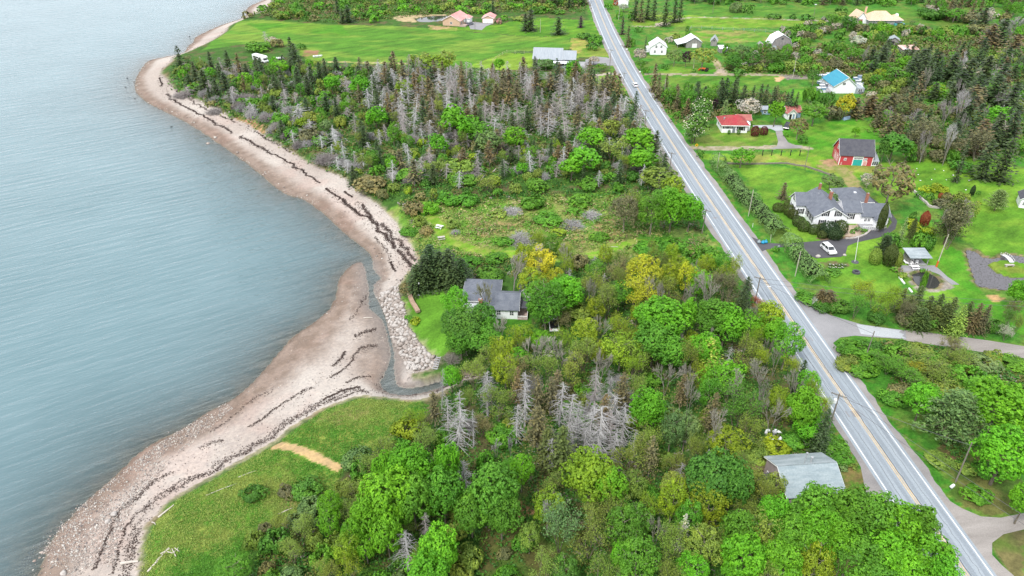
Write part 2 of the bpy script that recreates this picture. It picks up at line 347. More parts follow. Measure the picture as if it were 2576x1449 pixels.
polyWN = np.vstack([WN, [(-50, 1500), (1500, 1500), (1500, 61), (WN[0][0] + 6, WN[0][1])]])
polyVS = np.vstack([VS, [(VS[-1][0] + 6, VS[-1][1] + 1), (1500, 60), (1500, -60), (-120, -60)]])
polyVN = np.vstack([VN, [(-50, 1500), (1500, 1500), (1500, 61), (VN[0][0] + 6, VN[0][1])]])
WALL = [WS, WN]; VALL = [VS, VN]
def terrain(x, y):
    """height, beach mask, land mask"""
    x = np.asarray(x, float); y = np.asarray(y, float)
    solid = inside(polyWS, x, y) | inside(polyWN, x, y)
    land = (inside(polyVS, x, y) | inside(polyVN, x, y)) & solid
    # over the creek's hidden inland end the two solids meet
    head = (x > WS[-1][0]) & (y < 130) & (y > 60)
    solid |= head; land |= head
    dw = np.minimum(dist(WS, x, y), dist(WN, x, y)); dv = np.minimum(dist(VS, x, y), dist(VN, x, y))
    wob = (fbm(x * 0.35, y * 0.35, 3) - 0.5)
    zb = 0.05 + 1.35 * dw / (dw + dv + 1e-6) + wob * 0.25 * np.clip(dw / 3, 0, 1)
    rough = fbm(x * 0.18, y * 0.18, 11) - 0.5
    zl = 1.4 + (ZL - 1.4) * sstep(0, 5.0, dv) + 0.0 * rough
    zw = -np.minimum(0.02 + dw * 0.075, 3.5) + wob * 0.1
    z = np.where(land, zl, np.where(solid, zb, zw))
    return z, solid & ~land, land, dw, dv
def gz(x, y):
    return float(terrain(np.array([x]), np.array([y]))[0][0])

def axis_grid(lo, hi, f):
    out = [lo]; p = lo
    while p < hi: p += f(p); out.append(p)
    return np.array(out)
gx = np.concatenate([[-3000, -1500, -800], axis_grid(-520, 520, lambda p: 0.38 + 0.0042 * abs(p + 15)), [800, 1500, 3000]])
gy = np.concatenate([[-400, -100, 20], axis_grid(44, 640, lambda p: 0.27 + 0.0042 * max(p - 60, 0)), [800, 1100, 1600, 2400, 3500]])
GX, GY = np.meshgrid(gx, gy); gxs, gys = GX.ravel(), GY.ravel()
gzv, beach_m, land_m, DW, DV = terrain(gxs, gys)

# road centre line (world), used by the ground colours too
road_px = [(2720, 1880), (2560, 1640), (2434, 1449), (2266, 1206), (2100, 966), (2052, 896), (1888, 654), (1772, 483), (1692, 362), (1616, 241.5), (1574, 170), (1538, 100), (1516, 50), (1496, 0), (1468, -60), (1436, -130)]
ROAD = smooth(atn(road_px), 8)
DROAD = dist(ROAD, gxs, gys)
def look(arr, x, y):
    x = np.atleast_1d(np.asarray(x, float)); y = np.atleast_1d(np.asarray(y, float))
    i = np.clip(np.searchsorted(gx, x) - 1, 0, len(gx) - 2); j = np.clip(np.searchsorted(gy, y) - 1, 0, len(gy) - 2)
    fx = np.clip((x - gx[i]) / (gx[i + 1] - gx[i]), 0, 1); fy = np.clip((y - gy[j]) / (gy[j + 1] - gy[j]), 0, 1); A = arr.reshape(len(gy), len(gx)).astype(float)
    return (A[j, i] * (1 - fx) + A[j, i + 1] * fx) * (1 - fy) + (A[j + 1, i] * (1 - fx) + A[j + 1, i + 1] * fx) * fy
def gz(x, y): return float(look(gzv, x, y)[0])
# ---------------------------------------------------------------- ground colours and zones
wx = gxs + (fbm(gxs * 0.25, gys * 0.25, 21) - 0.5) * 3.0 + (fbm(gxs * 1.1, gys * 1.1, 22, 2) - 0.5) * 0.9
wy = gys + (fbm(gxs * 0.25, gys * 0.25, 23) - 0.5) * 3.0 + (fbm(gxs * 1.1, gys * 1.1, 24, 2) - 0.5) * 0.9
NB = fbm(gxs * 0.06, gys * 0.06, 31); NM = fbm(gxs * 0.22, gys * 0.22, 32); NF = fbm(gxs * 0.9, gys * 0.9, 33, 3)
C = np.empty((len(gxs), 3)); zone = np.zeros(len(gxs), int)      # 0 ground 1 beach 2 lawn 3 field 4 path
def mixv(a, b, f): return np.array(a)[None, :] * (1 - f[:, None]) + np.array(b)[None, :] * f[:, None]
wood_floor = mixv((0.042, 0.105, 0.018), (0.095, 0.090, 0.040), sstep(0.50, 0.70, NM))
rough_grass = mixv((0.045, 0.165, 0.018), (0.10, 0.17, 0.03), sstep(0.4, 0.65, NM))
right_side = gxs > np.interp(gys, ROAD[:, 1], ROAD[:, 0])
C[:] = np.where(right_side[:, None], rough_grass, wood_floor)
verge = sstep(9, 6, DROAD); C[:] = C * (1 - verge[:, None]) + mixv((0.04, 0.17, 0.015), (0.12, 0.18, 0.035), sstep(0.45, 0.7, NF)) * verge[:, None]
zmask = {}
def paint(px, c1, c2=None, z=None, warp=True, th=(0.38, 0.64), nse=None, world=False):
    P = np.array(px) if world else atn(px)
    mk = inside(P, wx, wy) if warp else inside(P, gxs, gys)
    mk &= land_m
    nn = NM if nse is None else nse
    C[mk] = mixv(c1, c2 or c1, sstep(th[0], th[1], nn))[mk]
    if z is not None: zone[mk] = z
    return mk
def stripe(px, wd, c1, c2=None, z=4, nse=None):
    P = smooth(atn(px), 5); mk = (dist(P, wx * 0.6 + gxs * 0.4, wy * 0.6 + gys * 0.4) < wd) & land_m
    C[mk] = mixv(c1, c2 or c1, sstep(0.38, 0.64, NF if nse is None else nse))[mk]
    if z is not None: zone[mk] = z
    return mk
LAWN1, LAWN2 = (0.078, 0.198, 0.018), (0.125, 0.245, 0.025)
YEL1, YEL2 = (0.115, 0.240, 0.020), (0.16, 0.26, 0.035)
# scrub clearing north of the cottage
paint([(1010, 600), (960, 520), (1060, 505), (1300, 495), (1560, 480), (1650, 560), (1780, 590), (1850, 690), (1700, 650), (1500, 655), (1350, 650), (1150, 650), (1060, 640)], (0.100, 0.215, 0.028), (0.18, 0.22, 0.06))
for q in ([(1190, 548), (1260, 555), (1330, 540), (1300, 580), (1230, 600), (1170, 590)], [(1500, 560), (1590, 540), (1640, 590), (1560, 612), (1480, 600)], [(1380, 600), (1470, 590), (1480, 625), (1390, 635)], [(1720, 610), (1770, 600), (1790, 640), (1740, 650)]):
    paint(q, (0.24, 0.19, 0.085), (0.10, 0.14, 0.035), th=(0.42, 0.56), nse=NF)
stripe([(1085, 545), (1112, 578), (1128, 605), (1200, 628), (1290, 642), (1360, 650)], 1.7, (0.13, 0.26, 0.022), (0.19, 0.24, 0.05), 2)
stripe([(1390, 655), (1470, 648), (1530, 630), (1580, 612), (1650, 605), (1720, 600)], 1.3, (0.12, 0.25, 0.022), (0.18, 0.23, 0.05), 2)
paint([(1560, 490), (1700, 560), (1790, 600), (1760, 620), (1600, 600), (1560, 560)], (0.055, 0.18, 0.018), (0.11, 0.17, 0.04))
# cottage lawn
paint([(1003, 738), (1060, 728), (1160, 726), (1190, 800), (1150, 870), (1080, 895), (1052, 870), (1030, 830), (1022, 790)], LAWN1, (0.08, 0.20, 0.02), 2)
paint([(1195, 790), (1340, 795), (1340, 850), (1240, 850)], (0.035, 0.15, 0.012), (0.05, 0.17, 0.014), 2)
# tall shore grass in the near left corner
marsh = [(335, 1500), (352, 1390), (362, 1340), (420, 1255), (560, 1180), (700, 1098), (820, 1015), (905, 990), (1060, 1000), (1085, 1030), (1030, 1075), (960, 1130), (860, 1185), (845, 1260), (740, 1300), (660, 1360), (590, 1449), (560, 1520)]
mm = paint(marsh, (0.060, 0.165, 0.018), (0.17, 0.215, 0.045), th=(0.40, 0.62))
for q in ([(770, 1040), (860, 1012), (950, 1030), (920, 1060), (820, 1075)], [(680, 1262), (760, 1245), (790, 1290), (700, 1310)]):
    paint(q, (0.185, 0.185, 0.065), (0.10, 0.18, 0.03), th=(0.40, 0.60), nse=NF)
stripe([(696, 1108), (745, 1131), (800, 1156), (846, 1176)], 0.95, (0.44, 0.31, 0.16), (0.36, 0.26, 0.14))
# openings in the near wood
paint([(1210, 1330), (1420, 1290), (1440, 1449), (1200, 1480)], (0.085, 0.085, 0.028), (0.06, 0.11, 0.02))
paint([(1295, 1268), (1345, 1268), (1350, 1292), (1298, 1294)], (0.33, 0.20, 0.10), (0.24, 0.16, 0.08))
paint([(1880, 1150), (1945, 1140), (1950, 1215), (1890, 1205)], (0.15, 0.115, 0.035), (0.10, 0.12, 0.03))
paint([(2110, 1085), (2165, 1190), (2175, 1240), (2120, 1230), (2100, 1140)], (0.16, 0.13, 0.05), (0.07, 0.14, 0.02), nse=NF)
paint([(1880, 1080), (2100, 1075), (2120, 1140), (1900, 1150)], (0.045, 0.13, 0.014), (0.09, 0.13, 0.025))
paint([(2200, 860), (2290, 1010), (2360, 1120), (2400, 1160), (2340, 1010), (2260, 900)], (0.04, 0.17, 0.014), (0.10, 0.15, 0.03))
paint([(2330, 1040), (2400, 1050), (2420, 1140), (2440, 1190), (2400, 1200)], (0.14, 0.085, 0.055), (0.09, 0.10, 0.03))
paint([(2380, 1160), (2500, 1110), (2576, 1200), (2576, 1290), (2450, 1290), (2400, 1250)], (0.06, 0.12, 0.02), (0.12, 0.13, 0.04))
paint(T(2, 2, [(2330, 1200), (2420, 1140), (2600, 1090), (2600, 1500), (2480, 1449), (2400, 1370), (2330, 1280)]), (0.08, 0.13, 0.025), (0.13, 0.12, 0.05), 2)
paint([(2420, 930), (2576, 880), (2576, 985), (2470, 980)], (0.09, 0.17, 0.02), (0.05, 0.14, 0.015))
# big house grounds
paint([(1842, 408), (1905, 414), (2000, 424), (2075, 443), (2135, 490), (2180, 500), (2200, 560), (2230, 610), (2310, 560), (2360, 560), (2400, 640), (2440, 640), (2470, 740), (2400, 770), (2340, 790), (2270, 700), (2240, 770), (2110, 760), (2040, 690), (1985, 600), (1900, 480)], LAWN1, LAWN2, 2)
paint([(2200, 410), (2320, 400), (2420, 395), (2600, 430), (2600, 690), (2480, 640), (2420, 600), (2390, 520), (2300, 490), (2200, 520)], (0.078, 0.195, 0.016), (0.120, 0.235, 0.022), 2)
paint([(2385, 620), (2430, 640), (2470, 740), (2576, 770), (2600, 800), (2576, 850), (2430, 770), (2340, 690), (2350, 660)], LAWN1, (0.05, 0.19, 0.012), 2)
paint([(2482, 743), (2508, 738), (2522, 750), (2515, 762), (2490, 756)], (0.42, 0.27, 0.14), (0.32, 0.22, 0.10))
# barn yard, mown verge and drive of the red barn
paint([(1760, 385), (1900, 392), (2040, 378), (2100, 400), (2200, 415), (2190, 440), (2130, 450), (2060, 432), (1960, 412), (1860, 408), (1780, 402)], YEL1, (0.20, 0.22, 0.05), 2)
stripe([(2070, 418), (2110, 425), (2135, 445), (2150, 468)], 2.2, (0.26, 0.22, 0.10), (0.16, 0.19, 0.05))
paint([(2070, 405), (2100, 400), (2108, 416), (2080, 420)], (0.30, 0.20, 0.12))
# bungalow lawn
paint([(1735, 355), (1790, 335), (1820, 320), (1900, 320), (1950, 335), (1955, 352), (1930, 366), (1850, 372), (1770, 372)], (0.085, 0.185, 0.018), (0.14, 0.19, 0.04), 2)
paint([(1960, 300), (2060, 310), (2210, 300), (2240, 330), (2200, 352), (2100, 360), (2090, 400), (2040, 385), (1985, 360), (1965, 335)], (0.055, 0.20, 0.012), (0.10, 0.22, 0.022), 2)
paint([(1985, 224), (2060, 222), (2060, 240), (2010, 262), (1970, 240)], (0.10, 0.25, 0.02), (0.06, 0.19, 0.015), 2)
# far right fields
paint([(1650, 190), (1960, 190), (1960, 212), (1900, 225), (1720, 230), (1660, 215)], (0.055, 0.155, 0.016), (0.10, 0.185, 0.025), 3)
paint([(1690, 162), (1800, 160), (1810, 182), (1640, 186)], (0.06, 0.21, 0.014), (0.13, 0.22, 0.03), 2)
paint([(1600, 38), (1750, 38), (1800, 44), (1930, 45), (2060, 55), (2000, 66), (1850, 72), (1700, 66), (1590, 64)], (0.10, 0.215, 0.016), (0.15, 0.235, 0.03), 3)
paint([(1660, 82), (1860, 74), (1940, 84), (1930, 104), (1800, 108), (1690, 96)], (0.09, 0.21, 0.02), (0.20, 0.21, 0.06), 3)
paint([(1725, 14), (1900, 18), (2140, 22), (2300, 22), (2330, 36), (2260, 52), (2130, 40), (1950, 42), (1730, 38)], (0.055, 0.155, 0.016), (0.085, 0.18, 0.022), 3)
paint([(2180, 85), (2576, 92), (2576, 150), (2300, 140), (2170, 120)], (0.06, 0.15, 0.02), (0.12, 0.17, 0.035), 3)
paint([(2170, 62), (2330, 40), (2576, 60), (2576, 80), (2300, 75)], (0.05, 0.15, 0.018), (0.09, 0.15, 0.025))
# hay field by the bay, lawn by the pink house, dry corner
paint([(505, 128), (540, 100), (575, 72), (605, 50), (660, 50), (800, 60), (1000, 66), (1090, 72), (1200, 82), (1300, 90), (1434, 94), (1440, 122), (1345, 128), (1300, 130), (1215, 150), (1180, 172), (1100, 168), (960, 162), (830, 156), (770, 150), (740, 118), (640, 108), (560, 118)], (0.064, 0.172, 0.018), (0.125, 0.215, 0.030), 3, th=(0.40, 0.62), nse=fbm(gxs * 0.05, gys * 0.11, 77))
paint([(620, 58), (700, 58), (860, 64), (880, 90), (760, 84), (660, 80)], (0.11, 0.21, 0.022), (0.06, 0.19, 0.014), 3, nse=NB)
paint([(1090, 72), (1180, 66), (1245, 62), (1350, 44), (1500, 52), (1530, 92), (1436, 95), (1300, 88), (1200, 80)], (0.062, 0.180, 0.014), (0.095, 0.205, 0.018), 2)
paint([(1436, 96), (1466, 98), (1490, 112), (1505, 132), (1440, 138)], (0.27, 0.235, 0.07), (0.17, 0.23, 0.04), 3, nse=NF)
paint([(1465, 120), (1530, 120), (1535, 142), (1450, 146)], (0.11, 0.22, 0.025), (0.17, 0.22, 0.04), 2)
paint([(1180, 168), (1220, 150), (1275, 134), (1345, 134), (1345, 168), (1270, 178)], (0.13, 0.25, 0.022), (0.16, 0.26, 0.03), 2)
paint([(1475, 195), (1535, 180), (1570, 200), (1590, 225), (1540, 235), (1480, 225)], (0.09, 0.235, 0.018), (0.17, 0.22, 0.045), 2)
paint([(1075, 62), (1150, 70), (1150, 78), (1080, 74)], (0.30, 0.22, 0.12), (0.15, 0.20, 0.04))
stripe([(815, 155), (900, 157), (960, 158), (1030, 160)], 1.2, (0.36, 0.32, 0.16), (0.22, 0.24, 0.07))
paint([(760, 128), (800, 126), (795, 140), (765, 142)], (0.26, 0.15, 0.09), (0.15, 0.19, 0.04))
paint([(985, 44), (1010, 38), (1120, 36), (1130, 44), (1080, 55), (1010, 55)], (0.34, 0.28, 0.17))
# gravel lanes and dirt tracks drawn as ground
stripe([(1590, 66), (1660, 66), (1680, 60), (1720, 46), (1790, 44), (1930, 48), (2060, 52)], 1.3, (0.32, 0.29, 0.23), (0.18, 0.22, 0.08))
paint([(1648, 58), (1672, 55), (1680, 63), (1650, 65)], (0.42, 0.36, 0.32))
stripe([(1625, 186), (1700, 187), (1790, 188), (1850, 187), (1930, 188), (2000, 192)], 1.4, (0.30, 0.26, 0.21), (0.22, 0.21, 0.11))
stripe([(1816, 186), (1810, 172), (1800, 152)], 1.6, (0.36, 0.29, 0.21), (0.24, 0.23, 0.10))
paint([(1795, 185), (1805, 172), (1820, 172), (1832, 186)], (0.36, 0.30, 0.24))
paint([(1965, 187), (2030, 186), (2035, 198), (1975, 200)], (0.15, 0.135, 0.13), (0.20, 0.18, 0.15), nse=NF)
paint([(1948, 196), (1970, 192), (1972, 200), (1955, 206)], (0.40, 0.27, 0.16))
paint([(1985, 120), (2022, 120), (2026, 132), (1990, 134)], (0.42, 0.29, 0.18), (0.30, 0.22, 0.13))
paint([(1890, 122), (1930, 120), (1925, 132), (1895, 134)], (0.34, 0.23, 0.13), (0.2, 0.2, 0.06))
stripe([(2030, 127), (2100, 130), (2200, 130), (2330, 128), (2420, 130)], 1.1, (0.22, 0.23, 0.09), (0.12, 0.18, 0.04))
stripe([(1745, 372), (1850, 374), (1940, 370), (1985, 368), (2030, 372)], 1.6, (0.33, 0.29, 0.23), (0.22, 0.21, 0.12))
stripe([(1490, 190), (1530, 186), (1560, 186)], 1.3, (0.36, 0.31, 0.27))
# garden beds
paint([(2055, 600), (2110, 592), (2140, 588), (2135, 598), (2070, 606)], (0.14, 0.10, 0.07))
paint([(2120, 570), (2160, 560), (2190, 575), (2160, 592), (2125, 592)], (0.34, 0.27, 0.21), (0.42, 0.35, 0.29), nse=NF)
paint([(2063, 660), (2130, 658), (2133, 675), (2066, 676)], (0.13, 0.10, 0.06), (0.08, 0.13, 0.03), nse=NF)
paint([(2265, 675), (2300, 668), (2360, 690), (2400, 720), (2370, 740), (2300, 725)], (0.16, 0.15, 0.14), (0.24, 0.22, 0.20), nse=NF)
# beach
bt = np.where(land_m, 1.0, DW / (DW + DV + 1e-6))
n_s = fbm(gxs * 0.5, gys * 0.5, 41); n_b = fbm(gxs * 0.1, gys * 0.1, 42)
dry = mixv((0.335, 0.292, 0.268), (0.40, 0.365, 0.34), sstep(0.3, 0.7, NB)); wet = mixv((0.180, 0.138, 0.114), (0.225, 0.175, 0.148), sstep(0.4, 0.6, n_s))
sand_c = wet + (dry - wet) * sstep(0.18, 0.48, bt + (n_s - 0.5) * 0.12)[:, None]
edge = sstep(0.9, 0.0, DW); sand_c = sand_c * (1 - 0.35 * edge[:, None])
pinkish = sstep(0.5, 0.7, fbm(gxs * 0.13 + 5, gys * 0.13, 47)); sand_c = sand_c * (1 + pinkish[:, None] * np.array([0.02, -0.04, -0.05]))
bed = mixv((0.20, 0.165, 0.125), (0.13, 0.125, 0.095), sstep(0.42, 0.62, n_s))
CRK = smooth(atn([(1100, 966), (1010, 985), (985, 965), (1000, 920), (975, 860), (958, 800), (935, 760), (932, 715), (925, 670)], 0.0), 4)
dcr = dist(CRK, gxs, gys)
silt = sstep(5, 1, dcr)[:, None] * 0.55; sand_c = sand_c * (1 - silt) + np.array((0.20, 0.185, 0.18)) * silt
bed = bed * (1 - silt) + np.array((0.30, 0.28, 0.27)) * silt
bm_ = ~land_m; C[bm_] = np.where(beach_m[:, None], sand_c, bed)[bm_]; zone[bm_] = 1
shore_fade = (sstep(1.6, 0.0, DV + (NF - 0.5) * 2.0) * land_m)[:, None] * 0.6
C[:] = C * (1 - shore_fade) + np.array((0.33, 0.27, 0.21)) * shore_fade
# eroded red bank on the point
bank = (dist(smooth(atn([(545, 285), (575, 292), (620, 305), (650, 322)])), gxs, gys) < 3.2 + (NM - 0.5) * 6) & land_m
C[bank] = mixv((0.36, 0.20, 0.13), (0.15, 0.15, 0.05), sstep(0.45, 0.6, NF))[bank]
# ponds: the bed sinks, banks stay
pond1 = atn(T(2, 1, [(2140, 430), (2200, 440), (2280, 490), (2350, 500), (2450, 465), (2560, 480), (2680, 520), (2680, 700), (2580, 720), (2480, 735), (2330, 725), (2240, 705), (2210, 690), (2200, 640), (2170, 560), (2150, 490)]))
isle1 = atn(T(2, 1, [(2305, 545), (2340, 520), (2420, 512), (2520, 520), (2600, 545), (2640, 590), (2610, 630), (2530, 648), (2440, 635), (2360, 600)]))
pond2 = atn(T(2, 1, [(1730, 620), (1780, 600), (1850, 600), (1920, 640), (1945, 680), (1920, 720), (1860, 725), (1760, 690)]))
pond3 = atn(Q(1280, 0, [(-180, 275), (0, 245), (120, 235), (330, 228), (400, 232), (330, 270), (280, 300), (140, 320), (0, 328), (-130, 322)]))
PONDS = [(pond1, isle1), (pond2, None), (pond3, None)]
for pd, isl in PONDS:
    mk = inside(pd, gxs, gys)
    if isl is not None: mk &= ~inside(isl, gxs, gys)
    gzv[mk] -= 0.6; C[mk] = (0.10, 0.085, 0.07); zone[mk] = 0
for pd, isl in PONDS:
    dd = dist(pd, gxs, gys, True); mk = (dd < 0.8) & ~inside(pd, gxs, gys) & land_m
    C[mk] = mixv((0.09, 0.12, 0.03), (0.20, 0.16, 0.10), sstep(0.4, 0.6, NF))[mk]
mk = inside(isle1, gxs, gys); C[mk] = mixv((0.09, 0.22, 0.014), (0.15, 0.21, 0.03), sstep(0.4, 0.6, NM))[mk]; zone[mk] = 2

GV = np.column_stack([gxs, gys, gzv])
ny_, nx_ = GX.shape
idx = np.arange(ny_ * nx_).reshape(ny_, nx_)
F4 = np.stack([idx[:-1, :-1].ravel(), idx[:-1, 1:].ravel(), idx[1:, 1:].ravel(), idx[1:, :-1].ravel()], 1)
fz = np.array(zone)[F4]; fzone = np.where((fz == 1).sum(1) >= 2, 1, fz[:, 0])
for zi, nm, mt in ((0, 'ground', 'ground'), (1, 'beach', 'sand'), (2, 'lawn', 'turf'), (3, 'field', 'turf'), (4, 'path', 'sand')):
    ff = F4[fzone == zi]; used, inv = np.unique(ff, return_inverse=True)
    tag(link(nm, npmesh(nm, GV[used], inv.reshape(ff.shape), M[mt], col=C[used], smooth_=True)), kind='structure')
# water: one sheet, cut where solid land is well above it
fd = gzv[F4].min(1) < 0.02
cand = F4[fd & (fzone == 1)]; used, inv = np.unique(cand, return_inverse=True)
wv = GV[used].copy(); depth = np.clip(-wv[:, 2], 0, None); wv[:, 2] = 0.0
me = npmesh('water', wv, inv.reshape(cand.shape), M['water'])
a = me.attributes.new('alpha', 'FLOAT', 'POINT'); a.data.foreach_set('value', np.ascontiguousarray(1 - np.exp(-depth * 1.15), np.float32))
tag(link('water', me), kind='structure')
m, t, b, o = nodes('pond_water'); g = N(t, 'ShaderNodeNewGeometry')
wd = ramp(t, noise(t, 2.6, g.outputs['Position'], 4, 0.7), [(0.54, 0.0), (0.60, 1.0)])
t.links.new(mixcol(t, (0.085, 0.078, 0.088), (0.022, 0.022, 0.014), wd), b.inputs['Base Color']); t.links.new(ramp(t, wd, [(0, 0.12), (1, 0.7)]), b.inputs['Roughness']); M['pondweed'] = m
m, t, b, o = nodes('pond_water_clear'); b.inputs['Base Color'].default_value = (0.035, 0.035, 0.035, 1); b.inputs['Roughness'].default_value = 0.08; M['pondclear'] = m
for (pd, isl), mt in zip(PONDS, ('pondweed', 'pondclear', 'pondclear')):
    bm_o = MB(); bm_o.add([(x, y, ZL - 0.25) for x, y in pd], [tuple(range(len(pd)))]); tag(bm_o.build('pond', M[mt]), kind='structure')

# ---------------------------------------------------------------- roads as sheets above the ground
def offset(P, d):
    tg = np.gradient(P, axis=0); tg /= np.linalg.norm(tg, axis=1)[:, None] + 1e-9
    return P + np.column_stack([tg[:, 1], -tg[:, 0]]) * d
def strip(P, a_, b_, z, name, mat, kind='structure'):
    A = offset(P, a_); B = offset(P, b_); n = len(P)
    V = np.vstack([np.column_stack([A, np.full(n, z)]), np.column_stack([B, np.full(n, z)])])
    F = np.array([(i, i + 1, n + i + 1, n + i) for i in range(n - 1)])
    return npmesh(name, V, F, M[mat])
RV = ROAD[::-1]               # from far to near, so +offset is one side consistently
sgn = 1.0
def sheet(px, z, name, mat, world=False):
    P = np.array(px) if world else atn(px)
    b_ = MB(); b_.add([(x, y, z) for x, y in P], [tuple(range(len(P)))])
    o_ = b_.build(name, M[mat])
    bmm = bmesh.new(); bmm.from_mesh(o_.data); bmesh.ops.triangulate(bmm, faces=bmm.faces); bmm.to_mesh(o_.data); bmm.free()
    return tag(o_, kind='structure')
def ragged(P, d, amp, s):
    Q_ = offset(P, d); return Q_
RD = np.column_stack([np.interp(np.linspace(0, len(ROAD) - 1, 700), np.arange(len(ROAD)), ROAD[:, k]) for k in (0, 1)]); ks = np.arange(700)
tag(link('road_shoulder', strip(RD, -(5.1 + 1.3 * (fbm(ks * .11, ks * 0. + 2, 5) - .4))[:, None], (5.2 + 1.3 * (fbm(ks * .11, ks * 0. + 8, 6) - .4))[:, None], ZL + 0.03, 'road_shoulder', 'shoulder')), kind='structure')
road = tag(link('road', strip(ROAD, -4.0, 4.0, ZL + 0.05, 'road', 'asphalt')), kind='structure')
for k, d in enumerate((-2.75, -1.0, 1.0, 2.75)):
    link('wheel_track', strip(ROAD, d - 0.34, d + 0.34, ZL + 0.056, 'wheel_track', 'wheeltrack'), road)
for d in (-3.42, 3.42): link('edge_line', strip(ROAD, d - 0.10, d + 0.10, ZL + 0.062, 'edge_line', 'white_line'), road)
for d in (-0.17, 0.17): link('centre_line', strip(ROAD, d - 0.085, d + 0.085, ZL + 0.062, 'centre_line', 'yellow_line'), road)
def wob(P, d, hw, s): k_ = np.arange(len(P)); o_ = d + (fbm(k_ * .3, k_ * 0. + s, 9) - .5) * .35; return strip(P, (o_ - hw)[:, None], (o_ + hw)[:, None], ZL + .066, 'seam', 'asphalt_new')
for d, hw, s in ((.42, .05, 1), (-1.9, .03, 5), (2.0, .025, 9)): link('seam', wob(RD, d, hw, s), road)
for k in range(14):
    i = 60 + 44 * k + int(20 * math.sin(k * 7.0)); q = RD[i:i + 2 + k % 3]; a_ = (-3.2, .3, -1.6)[k % 3]
    if len(q) > 1: link('patch', strip(q, a_, a_ + (2.6, 1.3, 3.0)[k % 3], ZL + .053, 'patch', ('apron', 'wheeltrack')[k % 2]), road)
sheet(T(2, 1, [(820, 740), (870, 810), (930, 850), (1010, 890), (1100, 925), (1230, 965), (1350, 1000), (1560, 1030), (1680, 1045), (1690, 1112), (1500, 1100), (1300, 1085), (1190, 1098), (1135, 1140), (1140, 1185), (1180, 1250), (1290, 1440), (1210, 1340)]), ZL + 0.038, 'side_road', 'apron')
sheet(T(2, 1, [(1310, 997), (1560, 1033), (1650, 1046), (1630, 1060), (1672, 1075), (1655, 1088), (1690, 1108), (1500, 1094), (1345, 1072)]), ZL + 0.046, 'pavement', 'concrete')
sheet(T(2, 1, [(1640, 1042), (1750, 1050), (2000, 1080), (2300, 1120), (2600, 1168), (2900, 1220), (2900, 1330), (2600, 1258), (2300, 1215), (2000, 1170), (1700, 1125), (1640, 1110)]), ZL + 0.034, 'gravel_road', 'gravel')
sheet(T(2, 2, [(1900, 830), (2010, 880), (2110, 940), (2250, 1000), (2400, 1010), (2650, 960), (2650, 1080), (2420, 1135), (2335, 1200), (2335, 1290), (2410, 1370), (2560, 1500), (2400, 1500)]), ZL + 0.034, 'gravel_lane', 'gravel')
sheet([(2096, 1050), (2112, 1080), (2140, 1130), (2165, 1175), (2178, 1240), (2225, 1292), (2262, 1300), (2240, 1255), (2180, 1165), (2130, 1095)], ZL + 0.036, 'layby', 'shoulder')
sheet(T(2, 1, [(520, 340), (640, 385), (760, 392), (890, 382), (1100, 362), (1230, 352), (1330, 330), (1400, 300), (1440, 262), (1545, 275), (1580, 230), (1560, 190), (1510, 150), (1440, 100), (1380, 50), (1290, -20), (1340, -40), (1420, 40), (1500, 100), (1580, 165), (1620, 220), (1605, 280), (1560, 310), (1480, 345), (1300, 384), (1245, 408), (1228, 470), (1195, 490), (1010, 502), (955, 482), (890, 405), (720, 420), (630, 435), (600, 450)]), ZL + 0.042, 'driveway', 'asphalt_new')
sheet(Q(2048, 230, [(1400, 820), (1500, 820), (1530, 900), (1590, 990), (1680, 1030), (1800, 1045), (1800, 1080), (1500, 1090), (1300, 1092), (1420, 1050), (1440, 980)]), ZL + 0.036, 'gravel_drive', 'shoulder')
sheet(Q(2048, 230, [(1060, 735), (1400, 730), (1500, 735), (1520, 815), (1400, 820), (1330, 790), (1060, 755)]), ZL + 0.04, 'paved_yard', 'concrete')
sheet(Q(1280, 0, [(640, 390), (690, 330), (840, 345), (1010, 355), (960, 372), (900, 395), (830, 455), (740, 445), (660, 440)]), ZL + 0.036, 'parking_yard', 'apron')
sheet(Q(1792, 0, [(-180, 900), (0, 855), (150, 870), (230, 900), (270, 990), (160, 990), (20, 970), (-180, 985)]), ZL + 0.036, 'house_drive', 'apron')
sheet(Q(2560, 560, [(720, 1190), (1230, 1190), (1300, 1250), (1420, 1360), (1600, 1480), (1480, 1480), (1300, 1330), (1150, 1270), (1000, 1260), (720, 1290)]), ZL + 0.036, 'patio', 'apron')
